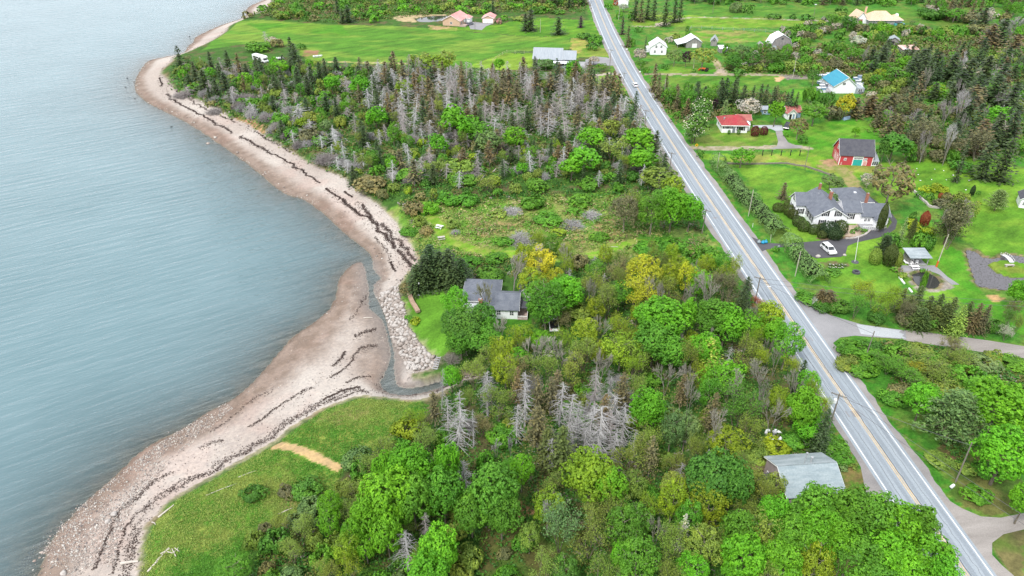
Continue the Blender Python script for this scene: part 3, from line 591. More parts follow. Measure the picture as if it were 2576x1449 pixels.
# ---------------------------------------------------------------- plant prototypes (numpy built meshes)
def unit(a): return a / (np.linalg.norm(a, axis=-1, keepdims=True) + 1e-9)
def rdir(r, n): return unit(r.normal(size=(n, 3)))
def leafquads(r, Cc, Nn, size, asp=0.62):
    n = len(Cc); s = size * r.uniform(0.7, 1.25, (n, 1)) if np.isscalar(size) else size[:, None]
    t_ = unit(np.cross(Nn, rdir(r, n))); b_ = np.cross(Nn, t_)
    V = np.stack([Cc + t_ * s, Cc + b_ * s * asp, Cc - t_ * s, Cc - b_ * s * asp], 1).reshape(-1, 3)
    return V, np.arange(n * 4).reshape(n, 4)
def segs(P0, P1, R0, R1, n=4):
    P0 = np.asarray(P0, float); P1 = np.asarray(P1, float); R0 = np.broadcast_to(np.asarray(R0, float), len(P0)); R1 = np.broadcast_to(np.asarray(R1, float), len(P0))
    d = unit(P1 - P0); u = unit(np.cross(d, np.where(np.abs(d[:, 2:3]) < 0.9, [[0, 0, 1.0]], [[1.0, 0, 0]]))); w_ = np.cross(d, u)
    rings = []
    for P, Rr in ((P0, R0), (P1, R1)):
        rings.append(np.stack([P + Rr[:, None] * (math.cos(2 * math.pi * k / n) * u + math.sin(2 * math.pi * k / n) * w_) for k in range(n)], 1))
    V = np.stack(rings, 1).reshape(-1, 3); m_ = len(P0); base = (np.arange(m_) * 2 * n)[:, None, None]
    k = np.arange(n); q = np.stack([k, (k + 1) % n, n + (k + 1) % n, n + k], 1)[None]
    return V, (base + q).reshape(-1, 4)
def join(parts):
    Vs, Fs, n = [], [], 0
    for V, F in parts: Vs.append(V); Fs.append(F + n); n += len(V)
    return np.vstack(Vs), np.vstack(Fs)
def limbs(r, H, z0, z1, spread, nb, rad, lean=0.0):
    """tapered trunk and main limbs"""
    P0, P1, A, B = [], [], [], []
    k = 5; pts = [np.array([lean * (i / k) ** 2 + r.normal() * 0.07 * i, r.normal() * 0.07 * i, z1 * i / k]) for i in range(k + 1)]
    for i in range(k): P0.append(pts[i]); P1.append(pts[i + 1]); A.append(rad * (1 - 0.16 * i)); B.append(rad * (1 - 0.16 * (i + 1)))
    for b_ in range(nb):
        z = z0 + (z1 - z0) * (b_ + 0.5) / nb; f = z / z1 * k; i = min(int(f), k - 1); s = pts[i] + (pts[i + 1] - pts[i]) * (f - i)
        a = b_ * 2.4 + r.uniform(0, 0.6); L = spread * r.uniform(0.65, 1.0) * (1.1 - 0.4 * b_ / nb)
        mid = s + np.array([math.cos(a) * L * 0.55, math.sin(a) * L * 0.55, L * 0.42]); end = mid + np.array([math.cos(a + .3) * L * 0.45, math.sin(a + .3) * L * 0.45, L * 0.55])
        rr = rad * 0.42 * (1 - 0.4 * b_ / nb)
        P0 += [s, mid]; P1 += [mid, end]; A += [rr, rr * 0.65]; B += [rr * 0.65, rr * 0.25]
        for q in range(2):
            e2 = mid + np.array([math.cos(a + (q - .5) * 2.2) * L * .4, math.sin(a + (q - .5) * 2.2) * L * .4, L * .4]); P0.append(mid); P1.append(e2); A.append(rr * .5); B.append(rr * .15)
    return segs(P0, P1, A, B, 6)
def crown_lobes(seed, nl, ns, nk, ls, rx, rz, cz, low=-0.55, shell=0.60, lr=0.44, spread=0.24, flat=0.35):
    r = np.random.default_rng(seed); Vs, tint = [], []
    i = np.arange(nl); zz = low + (1 - low) * (i + 0.5) / nl; ph = i * 2.39996 + r.uniform(0, 6)
    ld = np.stack([np.sqrt(1 - np.clip(zz, -1, 1) ** 2) * np.cos(ph), np.sqrt(1 - np.clip(zz, -1, 1) ** 2) * np.sin(ph), zz], 1)
    ld = unit(ld + r.normal(size=ld.shape) * 0.16)
    lc = ld * shell * r.uniform(0.66, 1.24, (nl, 1)); lrad = lr * r.uniform(0.72, 1.25, nl)
    sc = np.array([rx, rx, rz]); C_, N_, T_ = [], [], []
    for k in range(nl):
        d = rdir(r, ns * 2); d = d[(d @ ld[k] > -0.35) & (d[:, 2] > -0.75)][:ns]
        p = (lc[k] + d * lrad[k] * r.uniform(0.82, 1.08, (len(d), 1))) * sc
        hole = np.sin(p[:, 0] * 1.9 + seed) * np.sin(p[:, 1] * 2.1 + 2 * seed) * np.sin(p[:, 2] * 1.6 + seed * 3) > -0.34; p, d = p[hole], d[hole]
        ax = unit(d * [1, 1, 1] + np.array([0, 0, flat])); lt = r.normal() * 0.15
        st = r.normal(size=len(d)) * 0.13
        for q in range(nk):
            o_ = rdir(r, len(d)); o_ = o_ - (o_ * ax).sum(1, keepdims=True) * ax
            C_.append(p + o_ * spread * r.uniform(0.3, 1.1, (len(d), 1)) - ax * spread * 0.25 * r.uniform(0, 1, (len(d), 1)))
            N_.append(unit(ax + o_ * 0.75 + r.normal(size=o_.shape) * 0.25)); T_.append(0.55 + lt + st + r.normal(size=len(d)) * 0.10)
    Cc = np.vstack(C_) + [0, 0, cz]; V, F = leafquads(r, Cc, np.vstack(N_), ls)
    return V, F, np.repeat(np.clip(np.concatenate(T_), 0, 1), 4)
def tree_broad(seed, near=True, rx=4.0, rz=4.3, H=12.0, loose=False):
    rq = np.random.default_rng(seed + 50); rz = rz * rq.uniform(.9, 1.12)
    r = np.random.default_rng(seed + 900)
    if loose: V, F, t_ = crown_lobes(seed, 30 if near else 19, 52 if near else 24, 4, 0.165 if near else 0.32, rx * 0.98, rz, H * 0.60, low=-0.8, shell=0.66, lr=0.34, spread=0.36)
    else: V, F, t_ = crown_lobes(seed, 30 if near else 18, 84 if near else 32, 6, 0.175 if near else 0.34, rx, rz, H * 0.62, lr=0.40, spread=0.25 if near else 0.36)
    W = limbs(r, H, H * 0.22, H * 0.78, rx * (0.95 if loose else 0.75), 8, 0.24)
    return (V, F, t_), W
def tree_budding(seed, near=True, H=10.0, rx=3.4):
    """fine upright branches with sparse opening leaves"""
    r = np.random.default_rng(seed); P0, P1, A, B, tips = [], [], [], [], []
    def grow(p, d, L, rad, lev):
        q = p + d * L; P0.append(p); P1.append(q); A.append(rad); B.append(rad * 0.6)
        if lev == 0: tips.append(q); return
        for k in range(3 if lev > 1 else (5 if near else 4)):
            nd = unit(d + rdir(r, 1)[0] * (0.62 if lev > 2 else 0.75) + np.array([0, 0, 0.16])); grow(p + d * L * r.uniform(0.45, 1.0), nd, L * r.uniform(0.55, 0.8), rad * 0.52, lev - 1)
    for s in range(3):
        a = s * 2.1 + r.uniform(0, 1); grow(np.array([math.cos(a) * .15, math.sin(a) * .15, 0]), unit(np.array([math.cos(a) * .32, math.sin(a) * .32, 1.0])), H * 0.34, 0.11, 4)
    W = segs(P0, P1, np.maximum(A, 0.014), np.maximum(B, 0.010), 3); tips = np.array(tips); ext = np.abs(tips[:, :2]).max(); zt = tips[:, 2].max()
    k = (np.array([rx / ext, rx / ext, H / zt])); tips = tips * k; W = (W[0] * k, W[1])
    n = 6 if near else 3; Cc = np.repeat(tips, n, 0) + r.normal(size=(len(tips) * n, 3)) * 0.30
    V, F = leafquads(r, Cc, unit(r.normal(size=Cc.shape) + [0, 0, 0.7]), 0.12 if near else 0.22)
    return (V, F, np.repeat(np.clip(0.55 + r.normal(size=len(Cc)) * 0.17, 0, 1), 4)), W
def tree_bare(seed, H=10.0, rx=3.2):
    r = np.random.default_rng(seed); P0, P1, A, B = [], [], [], []
    def grow(p, d, L, rad, lev):
        q = p + d * L; P0.append(p); P1.append(q); A.append(rad); B.append(rad * 0.65)
        if lev == 0: return
        for k in range(3 if lev > 1 else 6):
            nd = unit(d + rdir(r, 1)[0] * 0.65 + np.array([0, 0, 0.12])); grow(p + d * L * r.uniform(0.4, 1.0), nd, L * r.uniform(0.55, 0.8), rad * 0.55, lev - 1)
    for s in range(2):
        a = s * 3.1 + r.uniform(0, 1); grow(np.array([math.cos(a) * .1, math.sin(a) * .1, 0]), unit(np.array([math.cos(a) * .25, math.sin(a) * .25, 1.0])), H * 0.36, 0.13, 4)
    V, F = segs(P0, P1, np.maximum(A, 0.036), np.maximum(B, 0.028), 3); ext = np.abs(V[:, :2]).max(); V = V * [rx / ext, rx / ext, H / V[:, 2].max()]
    big = np.repeat(np.array(A) > 0.05, 3)
    def pick(F_): u_, iv = np.unique(F_, return_inverse=True); return V[u_], iv.reshape(F_.shape)
    return pick(F[~big]), pick(F[big])
def tree_spruce(seed, near=True, H=10.0, rx=2.3, dens=1.0, base=0.05):
    r = np.random.default_rng(seed); C_, N_, S_, T_ = [], [], [], []
    nw = int((30 if near else 19) * dens); P0, P1 = [], []
    for w_ in range(nw):
        f = w_ / (nw - 1); z = H * (base + (0.985 - base) * f ** 0.92); L0 = rx * (1 - f) ** 0.55 * (0.92 + 0.22 * math.sin(w_ * 1.7)) + 0.14
        nb = max(4, int((13 if near else 9) * (0.45 + 0.55 * (1 - f)))); tw = r.normal() * 0.07
        for b_ in range(nb):
            a = 2 * math.pi * (b_ + r.uniform(-.35, .35)) / nb + w_; L = L0 * r.uniform(0.62, 1.12); dr = -0.28 - 0.22 * (1 - f)
            n = max(2, int(L / (0.34 if near else 0.55)))
            for q in range(n):
                g_ = (q + 0.75) / n; p = np.array([math.cos(a) * L * g_, math.sin(a) * L * g_, z + L * dr * g_ + 0.25 * L * g_ * g_])
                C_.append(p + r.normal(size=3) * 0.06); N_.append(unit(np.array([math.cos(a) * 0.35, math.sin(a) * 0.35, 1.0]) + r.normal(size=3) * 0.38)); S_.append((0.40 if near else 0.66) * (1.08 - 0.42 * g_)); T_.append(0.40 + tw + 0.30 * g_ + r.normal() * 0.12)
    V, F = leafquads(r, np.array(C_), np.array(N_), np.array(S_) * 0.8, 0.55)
    W = segs([[0, 0, -0.3]], [[0, 0, H]], 0.16, 0.02, 6)
    return (V, F, np.repeat(np.clip(T_, 0, 1), 4)), W
def tree_dead(seed, near=True, H=10.0, rx=2.3, broken=False, droop=-0.35, full=0.82):
    r = np.random.default_rng(seed); P0, P1, A, B = [], [], [], []; nw = int((25 if near else 20) * full)
    top = H * (0.72 if broken else 1.0)
    for w_ in range(nw):
        f = (w_ + 0.5) / nw; z = H * (0.10 + 0.88 * f)
        if z > top: break
        L0 = (rx * (1 - f) ** 0.6 * (1 + 0.3 * math.sin(w_ * 2.3 + seed)) + 0.15) * (0.55 if f < 0.25 else 1.0)
        for b_ in range(int((6 if near else 7) * r.uniform(.6, 1.1))):
            a = r.uniform(0, 6.283); L = L0 * r.uniform(0.35, 1.15); s = np.array([0, 0, z + r.uniform(-.2, .2)]); dr = droop * r.uniform(0.2, 1.5)
            m_ = s + np.array([math.cos(a) * L * .55, math.sin(a) * L * .55, L * dr * .35]); e = m_ + np.array([math.cos(a + .2) * L * .45, math.sin(a + .2) * L * .45, L * dr * .8])
            P0 += [s, m_]; P1 += [m_, e]; A += [.046, .028] if near else [.05, .032]; B += [.028, .010] if near else [.032, .014]
            for q in range(4 if near else 2):
                g_ = r.uniform(0.25, 1); p = s + (m_ - s) * min(1, g_ * 1.8) if g_ < .55 else m_ + (e - m_) * (g_ - .55) / .45
                P0.append(p); P1.append(p + np.array([math.cos(a + r.normal()) * .42, math.sin(a + r.normal()) * .42, -0.20 + r.normal() * .22]) * (0.4 + L * .38)); A.append(.016 if near else .042); B.append(.008 if near else .026)
    Br = segs(P0, P1, A, B, 3); W = segs([[0, 0, -.3], [.02, .02, H * .5]], [[.02, .02, H * .5], [0, .04, top]], [.16, .11], [.11, .03], 6)
    return Br, W
def bush(seed, near=True, rx=1.6, rz=1.3):
    r = np.random.default_rng(seed + 70)
    V, F, t_ = crown_lobes(seed, 13 if near else 10, 46 if near else 34, 4, 0.135 if near else 0.175, rx, rz, rz * 0.55, low=-0.15, shell=0.58, lr=0.48, spread=0.2)
    V[:, 2] = np.maximum(V[:, 2], 0.02); W = limbs(r, rz, 0.1, rz * 0.9, rx * 0.7, 5, 0.05); return (V, F, t_), W
def brushpile(seed, rx=1.6, rz=1.1, n=400):
    r = np.random.default_rng(seed); d = rdir(r, n); d[:, 2] = np.abs(d[:, 2]); c = r.normal(size=(n, 3)) * [rx * .25, rx * .25, 0]; c[:, 2] = 0
    e = c + d * [rx, rx, rz] * r.uniform(.5, 1.1, (n, 1)); m_ = (c + e) / 2 + r.normal(size=(n, 3)) * .12; m_[:, 2] = np.abs(m_[:, 2])
    k = r.integers(0, n, n * 2); tw = m_[k] + (e[k] - m_[k]) * r.uniform(0, 1, (n * 2, 1)); te = tw + r.normal(size=(n * 2, 3)) * [.3, .3, .22]
    P0 = np.vstack([c, m_, tw]); P1 = np.vstack([m_, e, te]); Rr = np.r_[np.full(n, .035), np.full(n, .025), np.full(n * 2, .015)]
    return segs(P0, P1, Rr, Rr * .6, 3)
def clipped(seed, rx=1.2, rz=1.1, n=1500, ls=0.11, col=False):
    r = np.random.default_rng(seed); d = rdir(r, n); d = d[d[:, 2] > -0.75]
    if col: f = (d[:, 2] + 1) / 2; rad = np.where(f > .5, (1 - ((f - .5) * 2) ** 2.2), .82 + .36 * f); p = np.column_stack([d[:, 0], d[:, 1]]); p = p / (np.linalg.norm(p, axis=1, keepdims=True) + 1e-6) * (rad * rx)[:, None]; P = np.column_stack([p, f * 2 * rz])
    else: P = d * [rx, rx, rz] * (0.97 + 0.05 * r.normal(size=(len(d), 1))) + [0, 0, rz * 0.82]
    V, F = leafquads(r, P, unit(d + r.normal(size=d.shape) * 0.45), ls); t_ = np.repeat(np.clip(.5 + r.normal(size=len(d)) * .14, 0, 1), 4)
    W = segs([[0, 0, -.2]], [[0, 0, rz]], .1, .05, 5); return (V, F, t_), W
def tree_pine(seed, H=10.0, rx=4.2):
    r = np.random.default_rng(seed); C_, N_, T_, P0, P1, A, B = [], [], [], [], [], [], []
    for w_ in range(15):
        f = w_ / 14; z = H * (0.22 + 0.76 * f)
        for b_ in range(6):
            a = b_ * 1.05 + w_ * 2.4 + r.uniform(-.3, .3); L = (rx * (1 - f) ** .6 + .5) * r.uniform(.6, 1.1); e = np.array([math.cos(a) * L, math.sin(a) * L, z + .12 * L]); P0.append([0, 0, z]); P1.append(e); A.append(.07); B.append(.02)
            for q in range(7):
                g_ = .3 + .7 * q / 6; c = np.array([0, 0, z]) * (1 - g_) + e * g_
                for h in range(9):
                    C_.append(c + r.normal(size=3) * [.42, .42, .15]); N_.append(unit(r.normal(size=3) * .6 + [0, 0, 1])); T_.append(.5 + r.normal() * .2)
    V, F = leafquads(r, np.array(C_), np.array(N_), 0.24, .4); W = segs([[0, 0, -.3]] + P0, [[0, 0, H]] + P1, [.25] + A, [.03] + B, 5)
    return (V, F, np.repeat(np.clip(T_, 0, 1), 4)), W

PROTO = {}
def reg(key, crown, wood, leafm, names=('crown', 'trunk')):
    if len(crown) == 3: cm = npmesh(names[0], crown[0], crown[1], M[leafm], tint=crown[2])
    else: cm = npmesh(names[0], crown[0], crown[1], M[leafm])
    PROTO.setdefault(key, []).append((cm, npmesh(names[1], wood[0], wood[1], M['bark']), names))
for s in range(6): reg('M1', *tree_broad(s), 'leaf')
for s in range(3): reg('M0', *tree_broad(10 + s, False), 'leaf')
for s in range(3): reg('L1', *tree_broad(20 + s, True, loose=True), 'leaf')
for s in range(2): reg('L0', *tree_broad(30 + s, False, loose=True), 'leaf')
for s in range(3): reg('O1', *tree_budding(40 + s), 'leaf')
for s in range(2): reg('O0', *tree_budding(45 + s, False), 'leaf')
for s in range(3): reg('B1', *tree_bare(50 + s), 'bark', ('twigs', 'trunk'))
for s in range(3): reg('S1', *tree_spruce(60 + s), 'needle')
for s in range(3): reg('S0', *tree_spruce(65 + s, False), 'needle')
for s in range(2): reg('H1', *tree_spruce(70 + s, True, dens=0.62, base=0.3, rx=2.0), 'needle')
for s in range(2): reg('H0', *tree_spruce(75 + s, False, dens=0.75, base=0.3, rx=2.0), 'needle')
for s in range(3): reg('D1', *tree_dead(80 + s, broken=(s == 2)), 'bark', ('branches', 'trunk'))
for s in range(3): reg('D0', *tree_dead(85 + s, False, broken=(s == 2)), 'bark', ('branches', 'trunk'))
for s in range(3): reg('U1', *bush(90 + s), 'leaf', ('foliage', 'stems'))
for s in range(2): reg('U0', *bush(95 + s, False), 'leaf', ('foliage', 'stems'))
for s in range(2): reg('C1', *clipped(100 + s), 'leaf', ('foliage', 'stem'))
reg('K1', *clipped(105, 0.8, 2.0, 3400, 0.11, True), 'leaf', ('foliage', 'stem'))
reg('P1', *tree_pine(110), 'needle')
for s in range(2):
    bp_ = brushpile(120 + s); PROTO.setdefault('G1', []).append((npmesh('brush', bp_[0], bp_[1], M['bark']), None, ('brush', None)))
# reference sizes: crown width, height, where the marker sits (fraction of the height)
KIND = {'M': ('broadleaf_tree', 'tree', 8.0, 12.0, 0.62), 'L': ('broadleaf_tree', 'tree', 8.0, 12.0, 0.60), 'O': ('budding_tree', 'tree', 6.8, 10.0, 0.6), 'B': ('bare_tree', 'tree', 6.4, 10.0, 0.6),
        'S': ('spruce_tree', 'tree', 4.6, 10.0, 1.0), 'H': ('thinning_spruce', 'tree', 4.0, 10.0, 1.0), 'D': ('dead_spruce', 'tree', 4.4, 10.0, 1.0), 'U': ('shrub', 'shrub', 3.2, 2.0, 0.5), 'C': ('clipped_shrub', 'shrub', 2.4, 2.0, 0.5),
        'K': ('columnar_cedar', 'tree', 1.6, 4.0, 0.5), 'P': ('pine_tree', 'tree', 8.4, 10.0, 0.6), 'G': ('dead_brush', 'brush', 3.2, 1.2, 0.4)}
CC = {'V': ((0.135, 0.385, 0.020), 'vivid green'), 'G': ((0.105, 0.285, 0.026), 'mid green'), 'D': ((0.080, 0.215, 0.028), 'deep green'), 'Y': ((0.225, 0.340, 0.022), 'yellow-green'), 'A': ((0.43, 0.47, 0.032), 'golden yellow'),
      'O': ((0.210, 0.300, 0.052), 'olive'), 'B': ((0.220, 0.215, 0.090), 'brownish'), 'S': ((0.145, 0.245, 0.080), 'sage green'), 'N': ((0.042, 0.075, 0.026), 'dark green'), 'H': ((0.120, 0.105, 0.050), 'brown-tinged'),
      'E': ((0.44, 0.43, 0.425), 'silver grey'), 'W': ((0.34, 0.31, 0.30), 'mauve grey'), 'R': ((0.14, 0.025, 0.03), 'dark red'), 'F': ((0.42, 0.44, 0.36), 'white flowering'), 'K': ((0.045, 0.018, 0.035), 'purple-leaved'), 'P': ((0.50, 0.26, 0.26), 'pink flowering'), 'T': ((0.36, 0.345, 0.29), 'grey-brown'), 'C': ((0.078, 0.115, 0.030), 'dark olive'), 'J': ((0.27, 0.36, 0.02), 'lime green'), 'Q': ((0.115, 0.260, 0.045), 'white-flecked green'), 'X': ((0.35, 0.09, 0.04), 'rust red')}
WOODC = {'M': (0.16, 0.14, 0.11), 'L': (0.24, 0.22, 0.17), 'O': (0.21, 0.18, 0.14), 'B': (0.33, 0.30, 0.27), 'S': (0.13, 0.10, 0.08), 'H': (0.24, 0.21, 0.19), 'D': (0.36, 0.34, 0.34), 'U': (0.18, 0.15, 0.12), 'C': (0.12, 0.10, 0.08), 'K': (0.12, 0.10, 0.08), 'P': (0.15, 0.11, 0.09)}
TREES = []                      # (kind, X, Y) of every plant, for spacing
_b = crown_lobes(400, 30, 9, 2, 0.20, 4.05, 4.35, 7.5, spread=0.2, lr=0.42)
BLOOM = npmesh('blossoms', _b[0], _b[1], M['leaf'], tint=_b[2])
SHRUBQ = []
def plant(kind, col, X, Y, z, wd, h, group=None, label=None, lean=None, name=None, cat=None, final=False):
    if kind == 'U' and not final:
        SHRUBQ.append((kind, col, X, Y, z, wd, h, group, label)); TREES.append((kind, X, Y, wd)); return None
    nm, ct, w0, h0, mk = KIND[kind]; near = math.hypot(X, Y) < 175
    pk = kind + ('1' if near or (kind + '0') not in PROTO else '0')
    cm, wm, nms = random.choice(PROTO[pk]); e = thing(name or nm, label, cat or ct, (X, Y, z), random.uniform(0, 6.283), group)
    if lean: e.rotation_euler = (lean[0], lean[1], e.rotation_euler[2] * 0 + lean[2])
    if kind in 'SHD': wd *= 1.22 if kind != 'D' or not near else 1.0
    ax_ = random.uniform(.88, 1.12)
    if kind == 'D' and not lean: e.rotation_euler = (random.gauss(0, .07), random.gauss(0, .07), e.rotation_euler[2])
    e.scale = (wd / w0 * ax_, wd / w0 / ax_, h / h0); c = np.array(CC[col][0]) * random.uniform(0.86, 1.14) * np.array([random.uniform(0.88, 1.14), 1, random.uniform(.9, 1.1)])
    if kind in 'DBG': c = np.array(CC[col][0]) * random.uniform(0.8, 1.1)
    if kind in 'UOLM' and col in 'TW': c = np.array((.165, .170, .085)) * random.uniform(.85, 1.15)
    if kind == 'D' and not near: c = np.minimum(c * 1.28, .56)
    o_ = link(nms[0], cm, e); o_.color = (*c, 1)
    if col == 'Q': b_ = link('blossoms', BLOOM, e); b_.color = (.74, .74, .60, 1)
    if wm is not None:
        t_ = link(nms[1], wm, e); t_.color = (*(WOODC[kind] if kind not in 'D' else tuple(c)), 1)
    if not final: TREES.append((kind, X, Y, wd))
    return e
NOUN = {'M': 'broadleaf tree', 'L': 'airy broadleaf tree', 'O': 'budding twiggy tree', 'B': 'leafless tree', 'S': 'spruce', 'H': 'thinning spruce', 'D': 'dead spruce', 'U': 'shrub', 'C': 'clipped round shrub', 'K': 'columnar cedar', 'P': 'pine', 'G': 'tangle of dead brush'}
ORD = ['leftmost', 'second from the left', 'third from the left', 'fourth from the left', 'fifth from the left', 'sixth from the left', 'seventh from the left', 'eighth from the left', 'ninth from the left', 'tenth from the left']
def grove(place, tile, text, sixth=None):
    """hand-measured plants of one spot: kind colour x y width height"""
    rows = []
    for ln in text.strip().replace(';', '\n').split('\n'):
        p = ln.split()
        if len(p) < 6: continue
        k, c = p[0], p[1]; x, y, wd, h = map(float, p[2:6])
        (px, py) = (T(*tile, [(x, y)]) if sixth is None else Q(*sixth, [(x, y)]))[0]; wpx = wd / (3.0 if sixth is None else 6.0)
        X, Y = at(px, py, ZL + h * KIND[k][4])
        if look(land_m, X, Y)[0] < .7 and (k != 'G' or look(DV, X, Y)[0] > 2.2): continue
        rows.append((k, c, px, py, wpx, h))
    cls = {}
    for q in rows: cls.setdefault((NOUN[q[0]], q[1]), []).append(q)
    for (nn, c), qs in cls.items():
        qs.sort(key=lambda q: q[2])
        for i, (k, c, px, py, wpx, h) in enumerate(qs):
            X, Y = at(px, py, ZL + h * KIND[k][4]); z = gz(X, Y); wm_ = wpx / ppm(X, Y, ZL + h * 0.5)
            base = f"{CC[c][1]} {nn} {place}"; grp = None
            if len(qs) == 1: lab = base
            elif len(qs) <= 10: lab = f"{base}, {ORD[i]}"
            else: lab = f"{base}, " + ("left half of the group" if i < len(qs) / 2 else "right half of the group"); grp = lab
            if len(lab.split()) > 16: lab = ' '.join(lab.split()[:16])
            plant(k, c, X, Y, z, wm_, h, grp or (f"{nn}s {place}" if len(qs) > 1 else None), lab)

def finish_shrubs(n=295):
    SHRUBQ.sort(key=lambda q: -(q[5] * q[6]) * ppm(q[2], q[3]) ** 2)
    for q in SHRUBQ[:n]: plant(*q, final=True)
    r = np.random.default_rng(5); Vs, Fs, Cs, Ts, k = [], [], [], [], 0
    protos = []
    for s in range(3):
        V, F, t_ = crown_lobes(300 + s, 7, 17, 4, 0.25, 1.6, 1.3, 0.7, low=-0.15, shell=0.58, lr=0.48, spread=0.22); protos.append((V, F, t_))
    for q in SHRUBQ[n:]:
        V, F, t_ = protos[r.integers(3)]; a = r.uniform(0, 6.28); c, s_ = math.cos(a), math.sin(a); sw, sh = q[5] / 3.2, q[6] / 2.0
        P = np.column_stack([(V[:, 0] * c - V[:, 1] * s_) * sw + q[2], (V[:, 0] * s_ + V[:, 1] * c) * sw + q[3], np.maximum(V[:, 2], 0) * sh + q[4]])
        Vs.append(P); Fs.append(F + k); k += len(P); Ts.append(t_); Cs.append(np.tile(np.array(CC[q[1]][0]) * r.uniform(.86, 1.14), (len(P), 1)))
    tag(link('shrubbery', npmesh('shrubbery', np.vstack(Vs), np.vstack(Fs), M['brush'], tint=np.concatenate(Ts), col=np.vstack(Cs))), 'small and distant green, olive and brown shrubs massed over the far scrub', 'shrubs', None, 'stuff')
# ---------------------------------------------------------------- plants measured one by one
grove('in the near wood by the shore grass', (1, 2), '''
M V 520 640 330 12; M V 350 850 420 12; M V 200 1010 270 10; M G 540 860 330 11; M V 800 610 210 12; M G 770 810 310 11; M G 1150 810 400 12; M G 980 960 300 9; M G 1210 980 300 9
M V 740 1250 330 10; M V 660 1430 340 9; M V 340 1110 270 9; M V 330 640 200 9; L V 1360 650 210 8; L G 1280 640 170 7
O O 330 470 250 6; O O 230 620 240 6; O O 110 800 260 6; O Y 560 260 220 5; O O 640 420 260 5; O O 60 940 200 6; L Y 40 1240 230 7; O Y 50 1390 220 6; U G 770 390 170 3; U S 100 560 220 3; U Y 500 330 240 3
D E 880 60 250 11; D E 790 110 210 9; D E 860 200 340 9; D E 1100 -60 210 9; D E 470 1090 320 8; D W 620 950 170 7; D E 930 560 230 7; B T 170 930 110 6''')
grove('among the fallen spruces', (1, 2), '''
D E 1390 -90 240 12; D E 1320 150 200 9; D E 1990 20 380 13; D E 2110 -40 280 11; D E 1790 110 260 9; D E 1960 330 330 8; D E 1600 400 170 7; D E 1880 140 260 9; D W 2060 180 280 9; D E 1740 380 200 7; D E 1660 -20 260 10; D E 1730 70 280 9; D E 1850 250 260 8; D E 2150 130 280 10; D W 1930 -90 260 10; D E 1770 230 240 8; D E 2060 330 260 8; D E 1900 400 240 7
H H 1490 170 210 10; H C 1680 320 220 10; S C 1560 330 190 8; O O 2200 520 320 8; O O 1180 120 260 8; O O 2330 430 240 7; O B 1060 300 180 5; U G 1200 370 240 3; B E 1280 470 90 5; B E 1170 480 90 4
O O 1600 760 220 6; U G 1090 600 170 4; U G 1100 740 160 3''')
grove('in the middle of the near wood', (1, 2), '''
M Y 1880 690 430 10; M V 2030 780 270 9; M V 2310 190 270 11; L S 2500 320 230 10; L Y 1560 920 270 8; O S 1650 1080 380 9; O O 1880 1130 330 9; L G 2130 1080 310 9; L G 2230 1340 400 9; L V 2110 1300 160 8; L D 1680 1400 260 6; O O 2480 1210 300 9; O Y 2330 940 230 6; L Y 2510 860 260 9; B T 2380 1100 220 8; B E 1560 980 260 8; L O 1420 1150 200 6; O O 1530 1380 280 7; O O 1980 1420 300 7; U B 1230 1270 120 1.2; U G 1380 1180 180 2; U G 1250 1440 200 2''')
grove('around the grey-roofed gambrel barn by the road', (2, 2), '''
M D 230 710 400 12; M D 385 740 300 11; M G 1000 965 420 12; M G 1250 985 380 12; M V 690 990 290 10; M G 1420 1000 360 12; M V 1640 1080 350 11; M G 1780 1090 260 11; M V 1010 1100 380 11; M V 1180 1200 310 11; M G 850 1150 300 10''')
grove('in the leafy stand at the near edge below the barn', (2, 2), '''
L Y 200 900 320 10; L O 150 1220 320 10; L O 590 1090 320 9; M G 430 1120 280 10; M V 450 1330 380 10; M V 750 1340 330 9; L Y 1010 1340 330 9; M G 1310 1330 360 10; M V 1560 1290 340 10; M V 1860 1310 370 10; M V 1950 1460 300 9; M V 1700 1440 330 9; B B 1190 1420 230 9; L G 60 1000 220 9; L V 80 1390 250 8; H T 30 980 100 9; L O 640 1480 300 8; M G 1460 1500 330 8''')
grove('in the thicket between the wood and the road', (2, 2), '''
B T 250 330 300 10; L Y 330 440 330 7; B T 690 210 300 9; M V 920 180 270 11; S N 1110 190 180 10; L S 30 330 180 9; O D 430 150 380 10; M V 960 330 230 6; B T 60 80 220 10; O O 520 330 240 7
U G 1100 440 260 2.5; U G 850 420 200 2; U Y 700 480 240 2; U G 1190 560 170 2; U S 1215 625 90 1; U O 560 540 220 2; U O 1270 600 110 1; U B 560 640 200 1''')
grove('on the near side of the road', (2, 2), '''
M V 2440 520 440 11; M V 2390 160 470 12; P S 2060 220 500 10; M V 1820 110 260 8; U G 2130 -70 300 4; U O 2000 60 240 3; U B 1650 60 220 2; U G 2230 830 230 1.5; U G 1600 100 200 2; U G 2300 640 200 1.5; U O 1930 560 200 1.2; U O 2150 640 160 1; M V 2600 880 260 8''')
